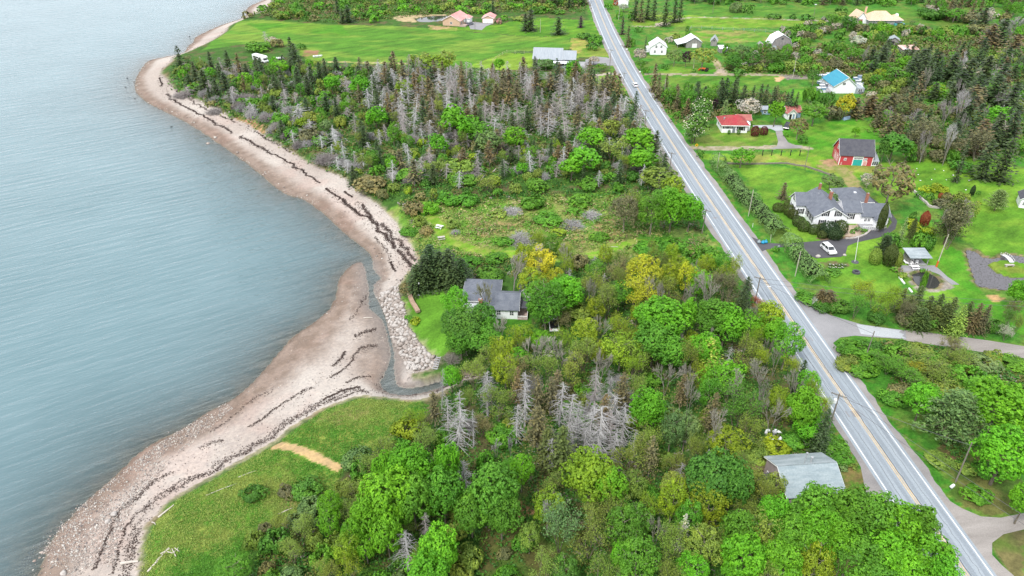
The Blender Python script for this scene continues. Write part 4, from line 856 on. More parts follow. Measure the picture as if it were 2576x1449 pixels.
grove('beside the shingled cottage', (1, 1), '''
S N 660 400 280 9; S N 560 545 190 7; S N 800 430 250 9; S N 900 500 200 7; S N 730 450 240 8; S N 620 480 220 8; S N 850 560 200 6
L V 860 830 250 9; M D 940 1010 290 9; M D 1070 930 210 7; L D 840 990 220 8; M G 1060 1080 290 8; M G 900 1110 210 7; L G 1120 1020 150 6
L A 1490 530 260 10; L Y 1430 660 220 9; B T 1300 560 230 11; L G 1540 800 370 11; M V 1700 750 260 10; L G 1545 880 240 9; L J 1380 490 180 10; L A 1620 650 150 7; B B 1100 780 220 9; U O 925 700 70 2; U J 555 940 90 1.5; S N 530 980 100 3; S N 590 1130 90 3; S N 680 1140 90 3; U B 490 690 130 3; U W 560 1060 110 2; G T 830 1230 130 1.5; U B 700 1220 150 2; U G 500 910 70 1.5''')
grove('in the mixed wood east of the cottage', (1, 1), '''
O O 1880 690 230 9; O B 2080 590 290 9; L A 2280 610 310 11; O A 2250 770 300 9; O O 2010 800 270 9; L Y 2490 620 190 10; M V 2410 970 410 12; M G 2360 1130 320 10; M G 2510 1210 240 9; L G 2100 760 220 8; O O 2450 730 200 9; U O 1790 900 220 3
L Y 1215 1190 220 8; L Y 1380 1060 170 6; L Y 1850 1040 230 8; B T 1960 1030 210 8; O Y 2090 1030 180 8; L Y 2110 1180 330 9; L Y 1240 1330 260 8; L Y 960 1230 220 7; M V 830 1370 160 6; O O 1070 1250 200 8; B T 1450 1200 290 9; B T 1660 1190 310 9; B T 1960 1290 330 9; O O 2200 1240 290 8; O B 1330 1330 260 8; B T 2460 1380 270 8; D E 1090 1360 230 8; O O 1000 1360 240 7; O O 1540 1330 260 8; O O 1750 1330 260 8; O B 1650 960 240 4; O O 1830 1200 250 8; D E 1900 480 110 5; U B 1800 520 160 3''')
grove('in the scrub north of the cottage', (1, 1), '''
U B 560 120 190 3; U V 670 125 150 3; U G 800 55 180 3; U G 950 60 190 3; U G 1440 80 200 3; U G 1810 60 200 3; U O 1190 160 140 1.5; U G 1750 150 130 1.6; U G 1950 330 150 1.6; U G 1230 370 150 1.5; U O 840 240 110 2; U B 640 290 110 2; U O 590 220 120 2; U G 1560 200 240 2; U O 1440 340 150 1.5; U G 500 260 140 2; U G 1180 490 170 1.5; U G 980 520 170 1.6; U G 1120 620 200 2.5; U O 1660 440 180 1.4; U T 1540 420 160 1.2; U Y 1640 300 130 1.4; U G 2330 420 260 2; U G 2480 400 260 3
G E 1360 350 200 2.2; G E 1740 240 170 1.3; G E 1890 170 150 1.3; G E 1290 140 150 1.2; G E 860 300 70 1; G W 1800 510 110 1.2
L T 2145 130 260 11; L G 2350 130 260 12; M V 2500 110 260 12; L G 2440 60 240 12; O O 2210 90 200 10''')
grove('in the tangled wood beside the road', (1, 0), '''
M V 150 640 180 9; M V 260 880 190 9; M V 840 890 250 12; M V 960 960 220 10; L G 1030 980 200 10; M V 730 1080 150 8; L S 1110 1060 200 9; L V 1310 1020 190 9; M V 1880 1030 240 9; M V 1830 1190 260 10; M V 1740 1250 190 8; M V 2250 1040 260 10; M V 2270 1190 250 9; M V 1745 540 150 9; L G 390 1000 110 8; L V 385 1230 110 6; M V 1365 1265 90 4; L O 600 460 240 10; L Y 720 480 220 10; L O 790 440 180 9; O O 730 830 120 9; O O 2120 960 220 8; O O 2050 1130 260 8; L O 2030 960 160 8; L Y 470 660 150 9; L O 615 620 120 9; M V 1190 480 90 6; U G 1540 480 140 4; L G 170 570 110 8
L O 2400 1330 300 7; L Y 2510 1400 200 8; U G 920 1360 220 3; U G 500 1310 200 3; U O 900 1260 240 4; U G 1480 1390 200 3; U G 1860 1390 180 3; O O 1110 1380 200 5; O O 740 1260 200 5; U B 230 1370 260 4''')
grove('on the lawn of the pink-roofed house', (1, 0), '''
S N 1430 70 130 11; S N 1390 100 90 9; S N 1640 125 115 9; S K 1810 120 60 6; U P 1190 160 50 3; U G 1230 135 70 3; U O 1350 140 130 2; S N 40 40 110 9; U G 1640 90 120 2; S N 0 60 70 8; U D 1840 270 130 3; U G 1920 300 140 4; U D 1900 350 120 3; S N 2035 545 70 8; S N 2230 690 90 10; L G 1960 500 90 4; M F 1905 450 90 4; L S 1545 480 120 5; M V 1750 500 110 7''')
grove('by the motorhome on the point', (0, 0), '''
S N 1330 345 100 10; S N 1230 515 90 7; S N 1290 560 90 6; S N 1570 390 90 8; S N 1520 525 150 9; S N 1680 545 120 8; S N 1700 380 100 8; S H 1780 400 90 9; S N 1920 430 110 11; S N 2180 280 90 10; S N 2210 330 110 9; S N 2250 430 100 9; U D 2275 350 80 3; U G 1950 350 200 4; U B 2095 320 110 4; U T 2060 300 90 3; L V 1580 540 110 5; L G 1415 510 100 5; L V 1850 590 130 7; D W 1660 430 110 7; D W 1520 480 80 6; M V 2500 620 130 8; L V 2110 500 150 7; L G 2040 530 100 7; S N 2110 520 110 9; S N 2060 560 110 9; S N 2330 480 90 9; S N 2440 440 90 8; S N 2400 470 100 8; S N 2230 510 110 9; D E 1985 205 60 7; O B 1410 440 90 3; S N 2050 720 110 6; S N 2300 740 110 7; S N 2450 700 100 7; S N 1990 960 120 4; S N 1950 930 100 3''')
grove('along the shore bank north of the cove', (0, 0), '''
G W 1370 680 140 2.5; G W 1610 800 130 2; G W 1830 740 200 3; G W 1810 900 160 2; D W 1400 600 120 5; D E 2140 640 80 6; U G 1920 780 140 4; U O 2080 700 120 4; U F 2060 660 80 4; D E 2250 780 160 6; D W 1740 650 130 6; U Y 2280 920 120 3; M S 2460 940 110 5; U G 2110 900 150 4; U O 2370 890 160 4; U D 2030 980 140 3; U G 2110 1060 120 3; U G 2240 1120 120 3; G W 2460 1180 200 3; G W 2420 1280 200 2; G E 2360 1330 130 1.5; U G 2420 1060 140 3; D E 2520 960 110 7; U T 2330 1020 190 4; U G 1480 650 110 3; U O 1350 530 90 3; U B 1590 750 80 2; U G 2200 1000 130 3; U G 1480 740 110 2; U D 1710 960 90 3''')
grove('around the red-roofed bungalow', None, '''
M Q 310 480 330 11; M Q 210 730 420 10; M Q 150 850 260 6; S N 680 20 230 11; S N 800 50 170 10; S N 850 10 120 11; S N 620 60 170 10; S N 580 150 140 9; S S 665 340 150 7; S N 960 140 140 8; S N 1090 130 130 8; S N 1210 110 170 10; S N 1290 120 170 10; S N 1400 150 170 9; S H 1440 140 130 9; S N 1670 190 190 10; S N 1750 230 150 9; S N 1600 230 130 8; S N 260 70 110 9
U K 500 410 90 5; L F 1010 440 380 8; M V 1420 500 270 10; L G 2000 520 420 9; L B 1760 740 300 8; C R 1095 820 140 3.5; C R 1230 815 120 3; C D 700 835 45 1.6; C D 845 835 55 1.7; U D 1810 950 160 3; U D 270 1160 130 2.5; L V 900 1180 380 7; U G 60 470 160 4; U G 380 230 110 5; L G 100 300 230 9; U B 2340 560 160 4; U G 1560 870 90 1.5; L D 2230 350 170 9; M A 2480 400 310 9; U G 1900 270 200 6; U G 2050 300 180 5; M D 2100 360 160 8''', sixth=(2048, 230))
grove('by the red barn', None, '''
L B 1400 820 700 15; L F 1040 780 240 5; L S 470 810 300 5; L S 600 860 150 4; M V 850 60 130 4; M D 1430 250 440 10; M G 1640 330 260 8; M D 1280 330 220 8; U D 2480 600 330 3; U D 2350 570 200 2; O T 1800 130 450 13; B W 1900 250 400 11; B E 2280 200 350 14; S N 2560 200 160 13; U T 1810 430 170 4; U T 2080 430 260 4; U G 2300 430 200 4; U D 1700 460 160 3; U D 2200 490 200 2''', sixth=(2400, 380))
grove('in the garden of the big white house', None, '''
C C 480 410 170 2.4; C C 640 450 170 2.7; C C 700 510 160 2.5; C C 640 360 140 2.2; C C 790 620 190 2.7; C C 870 690 190 2.8; C C 1020 740 160 2.6; C C 1135 725 140 2.4; C C 1140 820 140 2; C N 1260 740 280 3.8; C C 1430 710 190 3.6; C N 1330 800 240 3; K C 2060 560 115 8.5; S H 590 40 170 5; M S 1290 260 190 4; U G 1600 770 90 1.2; U S 1690 745 150 1.2; U G 1790 760 70 1; K C 2180 1130 190 6; C O 1950 1150 190 4; C O 2280 1200 150 3.8; P N 2100 980 300 6; U G 1320 1390 260 0.8; C C 740 390 90 2; S S 2430 560 120 8; U D 2200 900 300 4; U J 2500 720 160 1.8; U J 2500 640 160 1.8''', sixth=(2240, 540))
grove('in the rock garden behind the pavilion', None, '''
K X 1090 480 130 4.5; U J 920 550 170 1.8; U J 940 640 200 2; U J 1150 670 220 2; U G 1020 810 300 4; P C 900 640 150 7; U D 900 450 110 3; O T 1560 520 480 13; B T 1540 480 420 13; P C 1500 480 500 12; M O 1640 180 240 6; L O 1800 330 230 7; U J 1310 40 250 2.5; U J 1080 30 180 2; C X 1325 135 80 1.6; U D 1160 160 150 2; U D 1000 120 150 2; U B 1430 160 190 2.5; U T 1350 250 300 2; P S 2200 180 330 6; U A 1895 245 80 1; K N 1805 60 60 3.5; U D 1890 90 70 1.3; U G 1060 1250 110 1.2; U B 660 1250 150 1; U D 1130 850 220 4; U O 760 1340 170 1.4; U G 620 1240 140 1''', sixth=(2560, 560))
grove('in the tall hedgerow above the gravel road', None, '''
O Y 120 430 420 7; O Y 350 560 400 7; O Y 560 580 380 7; O G 60 620 380 6; O Y 620 470 260 6; S C 800 370 237 6; S C 1050 340 275 7; U G 1060 310 100 8; S C 900 480 287 6; S C 1200 490 287 6; S C 1360 460 300 7; S C 1560 510 287 7; S C 1450 600 325 6; S C 1290 640 325 5; S C 1800 570 250 6; S O 1700 620 260 8; S H 1950 600 260 7; S H 2080 620 230 7; O W 830 720 300 6; M V 2500 430 330 9; O B 2430 690 260 6; O D 2350 830 260 6; O F 2330 1020 240 4; S C 1100 680 325 5; S C 960 640 325 5; U D 1150 850 300 3; U D 1500 870 300 3; U D 1850 900 300 3; U D 2150 950 260 3; O O 2480 900 260 6; U T 800 830 260 3; U D 350 780 300 3''', sixth=(2560, 790))
grove('in the scrub south of the gravel road', (2, 1), '''
U G 1300 1180 240 2.5; O O 1820 1290 420 5; O G 1700 1380 330 4; O B 2040 1160 200 5; O O 2080 1230 260 5; U G 1450 1250 240 2.5; U D 1400 1180 200 2; O G 1560 1300 280 4; U O 1240 1290 200 2; O O 1940 1380 300 4; U G 1650 1220 240 2.5; U S 2300 1290 240 1.5; U G 2480 1290 240 1.5; U D 2060 1430 200 2; U O 1780 1180 180 2; O A 1760 1330 150 4; O O 2090 1300 240 4; U G 1350 1340 200 2; U O 2350 1240 180 1.5''')
grove('at the bend in the road by the hedges', (2, 1), '''
S N 500 640 140 9; S N 470 730 150 8; O T 480 740 120 7; O X 560 830 130 3; S H 1120 740 170 4; S H 1060 730 130 4; U F 1010 820 110 2; M V 60 130 200 11; M G 230 940 300 11; M V 330 980 280 10; L V 510 1010 230 10; M Y 660 950 210 10; L V 800 1130 260 11; M V 690 1060 190 9; S O 220 1100 220 9; M V 40 930 150 11; B T 200 760 330 11; O T 330 700 280 9; O Y 330 600 180 8; M V 170 1190 240 9; S N 930 1270 130 8; L V 300 1390 330 8; L V 950 1430 180 8; B T 620 1400 260 9; O O 500 1190 260 8; L A 30 640 160 10; L V 120 680 200 9; U G 200 480 200 4; B B 70 370 220 1.5; U G 60 500 200 4; B T 50 1420 230 8; O O 40 1250 200 9; U G 700 430 60 1.5; U D 1190 860 180 2.5; U D 1050 850 160 2; U G 940 800 170 2''')
grove('around the farm across the road', None, '''
S K 395 250 110 9; S H 480 390 140 10; U G 530 230 140 5; S N 600 -60 200 13; S H 680 -40 170 13; S N 780 -50 150 12; S N 880 -60 180 13; S N 1060 -40 200 15; S N 1200 -60 180 14; S N 1280 -40 140 13; M F 640 820 210 7; L S 1170 840 250 8; L K 1350 850 170 8; L O 1600 830 380 10; U G 1950 740 130 5; L G 2040 880 260 8; L S 2190 760 230 9; L D 2350 880 260 8; S H 890 960 200 11; S N 740 560 80 8; U G 520 640 120 4; L G 660 960 160 5; U G 740 1060 120 3; S H 1060 1120 140 8; S H 950 1100 150 10; L G 1110 1400 230 7; S N 1520 1230 180 7; S N 1890 1180 200 10; S N 2110 1160 170 10; S N 2230 1280 150 8; S N 1640 1300 160 6; U D 2120 1090 220 3; U O 1190 560 130 4; U T 1080 600 150 3; U T 2400 900 250 4; U B 2480 930 260 3; U F 2250 970 200 2; U F 2450 990 240 1.5; M D 2080 930 240 7; U D 620 440 140 3; U D 1360 430 70 3; U G 1370 510 90 3; U S 2080 110 200 6; U D 2280 130 180 5; M F 400 100 160 5; U X 280 30 90 4; U G 160 90 140 4; U G 330 220 120 4; U D 1030 1000 140 2; U D 1455 1065 70 1.5''', sixth=(1792, 0))
grove('around the turquoise-roofed house', None, '''
L G 980 270 330 6; U O 1080 230 220 4; L D 1220 320 260 9; U T 1430 420 240 4; S N 1490 360 80 6; L V 1770 440 250 8; L D 1720 560 220 8; U F 1370 610 230 4; U D 1000 660 200 4; U B 790 690 140 3; U T 640 550 200 5; U G 370 480 300 5; U G 480 420 200 4; U D 700 420 280 4; U T 860 440 240 4; U V 450 620 260 3; S N 1780 680 330 10; U G 1800 860 220 5; U T 1290 530 130 4; S N 1470 830 100 5; U T 1570 900 200 4; L D 80 850 260 9; L G 290 760 170 9; L D 190 870 230 7; U G 560 910 200 4; U B 690 880 170 4; U T 830 970 200 4; U T 1010 960 260 5; U B 1180 1020 120 3; L D 700 1140 220 7; U O 360 980 330 4; U G 120 1020 260 4; U B 1750 1280 200 4; U G 1560 1010 300 5; U O 1520 1180 200 5; L Y 1700 1110 230 7; L V 1960 960 260 7; L V 2080 920 170 8; S N 2200 900 240 11; S N 2420 800 240 13; S N 2500 900 230 13; S N 2560 740 200 13; S H 2350 1080 240 12; S N 2250 1180 240 12; B T 2420 1180 230 12; L G 1640 1190 220 6; L G 2140 1170 220 7; U O 1960 1250 220 5; U T 2030 1150 260 5; L V 2560 1300 200 6; U O 1850 1380 260 5; U T 2100 1400 260 5; L S 2180 330 90 2.5; U D 2480 230 300 5; U O 2100 430 330 4; U T 2300 440 300 4; U D 2420 600 200 3; L V 2560 500 170 6; U G 1130 840 120 3; U D 1100 150 200 4; U D 370 250 120 3; U D 90 240 240 3; U D 600 260 240 3''', sixth=(2304, 0))
grove('in the dark wood at the far right', (2, 0), '''
S N 1830 370 200 12; S N 1950 390 180 12; S N 2070 400 190 12; S N 2200 440 200 13; S N 2330 420 190 13; S N 2450 470 190 13; S N 1760 440 160 10; S N 2130 520 200 12; S N 2270 560 200 12; S N 2400 560 200 12; S N 2540 620 200 12; S H 2230 640 200 12; B E 2130 480 120 13; B E 2390 560 100 12; D E 2540 590 200 13; L V 2340 680 150 6; L V 1940 690 180 7; L Y 1930 680 150 7; L G 1610 560 230 8; S H 1440 720 180 7; S H 1600 700 150 8; S H 1330 740 150 7; U G 1740 760 220 3; U D 1850 800 220 3; L V 1550 870 130 6; L V 2390 860 220 9; S N 2270 780 150 14; M F 2400 950 140 5; B E 2120 800 260 14; B W 2000 850 240 11; S N 2550 800 200 14; S N 2430 860 160 12; S H 2300 900 200 12; B W 1750 900 220 8; O T 1850 960 260 9; U G 2000 780 250 3; U T 1130 850 150 5; S N 2500 1050 200 13; S N 2350 1060 180 12; O T 2250 1080 250 10; O T 2050 1090 260 8; O B 1800 850 160 9; U B 2240 220 200 5; S H 2360 180 200 11; S N 2450 140 200 12; S H 2540 260 200 11; B E 2500 190 180 11; L G 2060 100 160 8; U D 1900 110 200 4; U T 2180 130 200 6; S N 2300 60 170 12; U D 1850 90 150 4; L V 2560 230 120 7; U G 1960 290 110 3; S N 2480 360 170 11; S N 1780 380 120 10''')
# ---------------------------------------------------------------- woods filled in between the measured trees
CLEAR = [(*at(1393, 818), 6.0), (*at(1270, 810), 7), (*at(1945, 1100), 4.5), (*at(2040, 1215), 8), (*at(1985, 1190), 6), (*at(2115, 215), 9), (*at(2290, 137), 5), (*at(2247, 115), 5), (*at(1960, 122), 6), (*at(1822, 134), 4), (*at(2215, 62), 9), (*at(2260, 63), 5)]
def fill(px, n, mix, place, gap=2.2, world=False):
    P = np.array(px) if world else atn(px); lo, hi = P.min(0), P.max(0); k = 0; tries = 0
    kinds = [q[0] for q in mix]; wts = np.array([q[1] for q in mix], float); wts /= wts.sum(); ex = np.array([(q[1], q[2], q[3]) for q in TREES]); new = []
    while k < n and tries < n * 40:
        tries += 1; X, Y = rng.uniform(lo[0], hi[0]), rng.uniform(lo[1], hi[1])
        if not inside(P, np.array([X]), np.array([Y]))[0]: continue
        if len(ex) and ((ex[:, 0] - X) ** 2 + (ex[:, 1] - Y) ** 2).min() < gap ** 2: continue
        if new and min((a - X) ** 2 + (b_ - Y) ** 2 for a, b_ in new) < gap ** 2: continue
        if any((X - a) ** 2 + (Y - b_ + 3) ** 2 < c ** 2 for a, b_, c in CLEAR): continue
        if look(DROAD, X, Y)[0] < 7.5 or look(land_m, X, Y)[0] < 0.9 or (Y < 140 and look(DV, X, Y)[0] < 1.5): continue
        zz = look(gzv, X, Y)
        q = mix[rng.choice(len(mix), p=wts)]; kd, cl = q[0][0], q[0][1]; h = rng.uniform(*q[2]); wd = rng.uniform(*q[3])
        lab = f"{CC[cl][1]} {NOUN[kd]} {place}"; plant(kd, cl, X, Y, float(zz[0]), wd, h, f"{CC[cl][1]} {NOUN[kd]}s {place}", lab); new.append((X, Y)); k += 1
grove('at the inland edge of the shore grass', (0, 2), '''
U D 1910 820 190 2; U D 2300 790 230 2.2; U S 2340 910 180 2.5; U T 2160 810 150 1.5; O O 2290 1080 240 5; L V 2480 1040 200 6; U D 2080 1180 230 4; L G 1760 1390 260 5; O O 2200 1250 230 5; U T 2000 1090 110 2''')
fill([(470, 170), (560, 172), (640, 178), (740, 170), (860, 165), (930, 185), (930, 250), (900, 330), (790, 330), (640, 285), (560, 262), (470, 215), (430, 190)], 115, [('SN', 3, (5.5, 8.5), (4, 6)), ('UG', 3, (2.5, 4.5), (3, 5)), ('UO', 2, (2.5, 4.5), (3, 5)), ('DW', 3, (4, 7), (3.5, 5)), ('GE', 2, (2, 3), (3.5, 5)), ('LV', 1, (5, 7.5), (3.5, 5)), ('LG', 1, (5, 8), (3.5, 5)), ('SH', 1.5, (6, 9), (3, 4)), ('OO', 1, (5, 7), (3, 4.5))], 'deep in the wood on the point', 2.6)
fill([(900, 195), (1000, 190), (1100, 200), (1300, 205), (1450, 205), (1570, 245), (1640, 330), (1650, 400), (1540, 390), (1400, 360), (1200, 350), (1000, 350), (930, 300)], 255, [('DE', 9, (7, 11), (4.2, 6.4)), ('DW', 9, (7, 11), (4.2, 6.4)), ('HH', 3.5, (8, 12), (4.2, 5.6)), ('SN', 4, (8, 12), (4.2, 5.8)), ('HH', 2, (8, 11), (4, 5.5)), ('OO', 1.5, (6, 8), (3, 5))], 'in the dying wood beside the road', 2.4)
fill([(930, 330), (1200, 360), (1400, 370), (1660, 410), (1720, 480), (1600, 490), (1400, 485), (1200, 500), (1050, 505), (960, 500), (900, 450), (860, 400)], 105, [('UG', 4, (2, 3.5), (2.4, 4.4)), ('UO', 3, (2, 3.5), (2.4, 4.4)), ('UY', 1.5, (2, 3), (2.2, 3.6)), ('UD', 2, (2, 3.2), (2.4, 4)), ('SN', 3, (4, 7.5), (2.6, 4)), ('DE', 1.5, (5, 8), (2.5, 3.5)), ('GW', 2, (1.5, 2.5), (3, 5)), ('LG', 1, (5, 7), (4, 5)), ('OO', 2, (4, 6), (3, 5)), ('UB', 2, (2, 3.5), (3, 4.5))], 'in the low growth between wood and clearing', 2.5)
fill([(1350, 650), (1500, 660), (1830, 690), (1890, 720), (1960, 800), (2050, 930), (2090, 1050), (2050, 1090), (1880, 1090), (1700, 1010), (1400, 960), (1180, 960), (1160, 900), (1330, 860)], 78, [('OO', 2, (6, 9), (3.5, 5)), ('OY', 4, (6, 9), (3.2, 4.6)), ('BT', 4, (7, 9.5), (3.5, 5)), ('LY', 2, (6, 8), (3.5, 4.5)), ('LV', 1.5, (6, 8), (3.5, 4.5)), ('UG', 2, (2, 3), (3, 4)), ('LG', 1.5, (7, 9), (4, 5.5)), ('DE', 1, (6, 9), (2.5, 3.5))], 'in the budding wood below the cottage', 2.8)
fill([(1150, 970), (1400, 1000), (1700, 1020), (1880, 1100), (1880, 1230), (1700, 1230), (1400, 1180), (1150, 1130), (1040, 1080), (1090, 1030)], 45, [('OO', 4, (5, 8), (3, 4.5)), ('UG', 4, (1.5, 3), (2.5, 4)), ('DE', 2, (6, 10), (2.6, 3.6)), ('HH', 2, (7, 10), (2.8, 3.6)), ('UO', 2, (1.5, 3), (2.5, 4)), ('GW', 1, (1, 1.8), (2.5, 4))], 'on the floor of the near wood', 2.4)
fill([(560, 1480), (640, 1380), (760, 1310), (860, 1270), (900, 1190), (960, 1140), (1100, 1130), (1200, 1250), (1190, 1449), (1190, 1520)], 45, [('OO', 3, (4, 6), (3, 4.5)), ('UG', 3, (2, 3.5), (2.5, 4)), ('UO', 3, (2, 3.5), (2.5, 4)), ('US', 2, (2, 3), (2.5, 4)), ('LV', 1.5, (5, 7), (3.5, 4.5)), ('UB', 1, (1.5, 2.5), (2, 3))], 'at the edge of the shore grass', 2.2)
fill([(1450, 1240), (1700, 1230), (1900, 1240), (2000, 1300), (2000, 1500), (1450, 1500)], 28, [('LG', 3, (6, 9), (4, 5.5)), ('OO', 3, (6, 8), (3.5, 5)), ('LO', 2, (6, 8), (4, 5)), ('UG', 2, (2, 3), (3, 4))], 'near the lower edge between the barn and the bare patch', 3.0)
fill([(2130, 150), (2330, 145), (2600, 150), (2600, 400), (2340, 395), (2240, 380), (2190, 330), (2170, 250), (2200, 200)], 130, [('SN', 6, (8, 12), (5, 7)), ('UG', 3, (3, 5), (4, 6)), ('UO', 3, (3, 5), (4, 6)), ('LG', 2, (5, 8), (4, 6)), ('SH', 2, (8, 11), (4.6, 6.5)), ('BW', 1, (8, 11), (4, 5)), ('UT', 2, (3, 5), (4, 6)), ('LS', 1, (5, 7), (4, 5))], 'in the far right wood', 3.2)
fill([(2060, 60), (2180, 68), (2300, 75), (2576, 80), (2600, 95), (2200, 100), (2060, 110), (1930, 108), (1960, 80)], 60, [('UG', 3, (3, 5), (4, 7)), ('UO', 3, (3, 5), (4, 7)), ('UT', 3, (3, 5), (4, 6)), ('UD', 2, (3, 5), (4, 6)), ('LG', 1, (6, 8), (5, 6))], 'in the scrub below the tan-roofed house', 3.5)
fill([(1980, 110), (2060, 120), (2170, 130), (2180, 180), (2060, 185), (2030, 180), (1840, 180), (1830, 140), (1900, 132)], 55, [('UG', 3, (2.5, 4), (4, 6)), ('UO', 3, (2.5, 4), (4, 6)), ('UT', 2, (2.5, 4), (4, 5)), ('UD', 2, (3, 4.5), (4, 6)), ('LG', 1, (5, 7), (4, 6))], 'in the scrub between the farm and the turquoise roof', 3.2)
fill([(690, 0), (800, -20), (1500, -20), (1490, 20), (1330, 40), (1200, 36), (1000, 30), (980, 55), (860, 60), (700, 50), (610, 45)], 170, [('UG', 5, (2.5, 4.5), (5, 9)), ('UO', 3, (2.5, 4), (5, 8)), ('UV', 2, (2, 4), (5, 8)), ('UB', 2, (2, 4), (5, 7)), ('UD', 3, (2.5, 4), (5, 8)), ('SN', 0.6, (7, 11), (4, 5))], 'in the scrub behind the pink-roofed house', 3.6)
fill([(1310, -12), (1480, -12), (1485, 10), (1440, 22), (1320, 14)], 22, [('SN', 4, (9, 13), (5, 6)), ('SH', 2, (9, 13), (4.6, 6)), ('LG', 1, (6, 8), (6, 7))], 'where the road leaves the picture', 4.5)
fill([(1700, -8), (2576, -8), (2600, 20), (2310, 18), (2200, 16), (1960, 12), (1740, 12)], 110, [('UG', 4, (3, 5), (6, 9)), ('UD', 4, (3, 6), (6, 9)), ('SN', 2, (8, 12), (5, 6)), ('LG', 2, (6, 9), (6, 8)), ('OB', 1, (6, 9), (6, 8)), ('SH', 1, (8, 11), (5, 6))], 'along the farthest tree line', 4.5)
fill([(2310, 20), (2576, 20), (2600, 75), (2420, 62), (2330, 50)], 40, [('UG', 2, (3, 5), (5, 8)), ('UT', 2, (3, 5), (5, 8)), ('SH', 2, (8, 12), (4.5, 6)), ('LG', 1.5, (6, 9), (5, 7)), ('UB', 1, (4, 6), (5, 7))], 'on the slope in the far right corner', 4.0)
fill([(1640, 245), (1690, 235), (1780, 245), (1840, 250), (1760, 290), (1700, 300), (1665, 280)], 28, [('UG', 3, (2, 5), (3, 5)), ('LG', 2, (6, 8), (4, 6)), ('UD', 2, (3, 4), (3, 5)), ('SH', 1, (6, 9), (3, 4))], 'between the road and the bungalow wood', 2.8)
fill([(2220, 860), (2340, 900), (2420, 940), (2460, 1000), (2420, 1040), (2360, 1040), (2260, 930)], 26, [('UG', 3, (1.5, 3), (3, 4)), ('UO', 3, (1.5, 3), (3, 4)), ('UB', 1, (1, 2), (2, 3)), ('UD', 2, (1.5, 3), (3, 4))], 'in the ditch scrub right of the road', 2.4)
fill([(900, 320), (1200, 345), (1450, 365), (1660, 410), (1690, 450), (1500, 450), (1250, 460), (1000, 470), (880, 430), (800, 370)], 95, [('DE', 4, (4.5, 8), (3, 4.5)), ('DW', 4, (4.5, 8), (3, 4.5)), ('SN', 3, (5, 8), (3.5, 5)), ('HH', 2, (6, 9), (3.5, 5)), ('GE', 3, (1.6, 2.6), (3, 5)), ('OO', 2, (5, 7), (3, 5)), ('OY', 1, (4, 6), (3, 4))], 'in the broken middle of the dying wood', 2.0)
fill([(500, 240), (560, 268), (660, 318), (760, 375), (850, 430), (900, 462), (960, 440), (880, 385), (740, 305), (620, 255), (520, 215)], 50, [('GE', 4, (1.8, 3), (3, 5.5)), ('GW', 3, (1.8, 3), (3, 5.5)), ('DE', 2, (4, 7), (3, 5)), ('UG', 2, (2, 3.5), (3, 4)), ('SN', 1.5, (4, 7), (3, 4.5)), ('UO', 1, (2, 3), (3, 4))], 'along the top of the shore bank', 2.2)
fill(T(1, 2, [(1250, 0), (2200, -60), (2250, 500), (1700, 560), (1250, 350)]), 22, [('GE', 4, (1.2, 2.4), (3, 5)), ('BT', 2, (5, 8), (3, 4.5)), ('DE', 2, (4, 8), (3, 4)), ('UG', 2, (1.5, 2.5), (2.5, 3.5))], 'tangled under the standing dead spruces', 1.6)
# leaning and fallen dead spruces in the near wood
for (x, y, wd, h, ax, ay, az, lab) in ((1700, 300, 3.4, 9, 1.15, 0, 1.45, 'fallen silver dead spruce lying across the standing dead spruces, pointing left'), (1900, 420, 3.6, 8, 0.9, 0, -1.9, 'toppled silver dead spruce leaning to the right among the standing ones'), (2200, 800, 2.2, 6.5, 1.2, 0, -2.5, 'single dead trunk with bare side branches fallen right of the yellow-green tree'), (2050, 300, 3.6, 9, 0.7, 0, -1.2, 'half fallen silver dead spruce propped against its neighbours on their right')):
    px, py = T(1, 2, [(x, y)])[0]; X, Y = at(px, py); plant('D', 'E', X, Y, gz(X, Y) + .2, wd, h, None, lab, lean=(ax, ay, az))
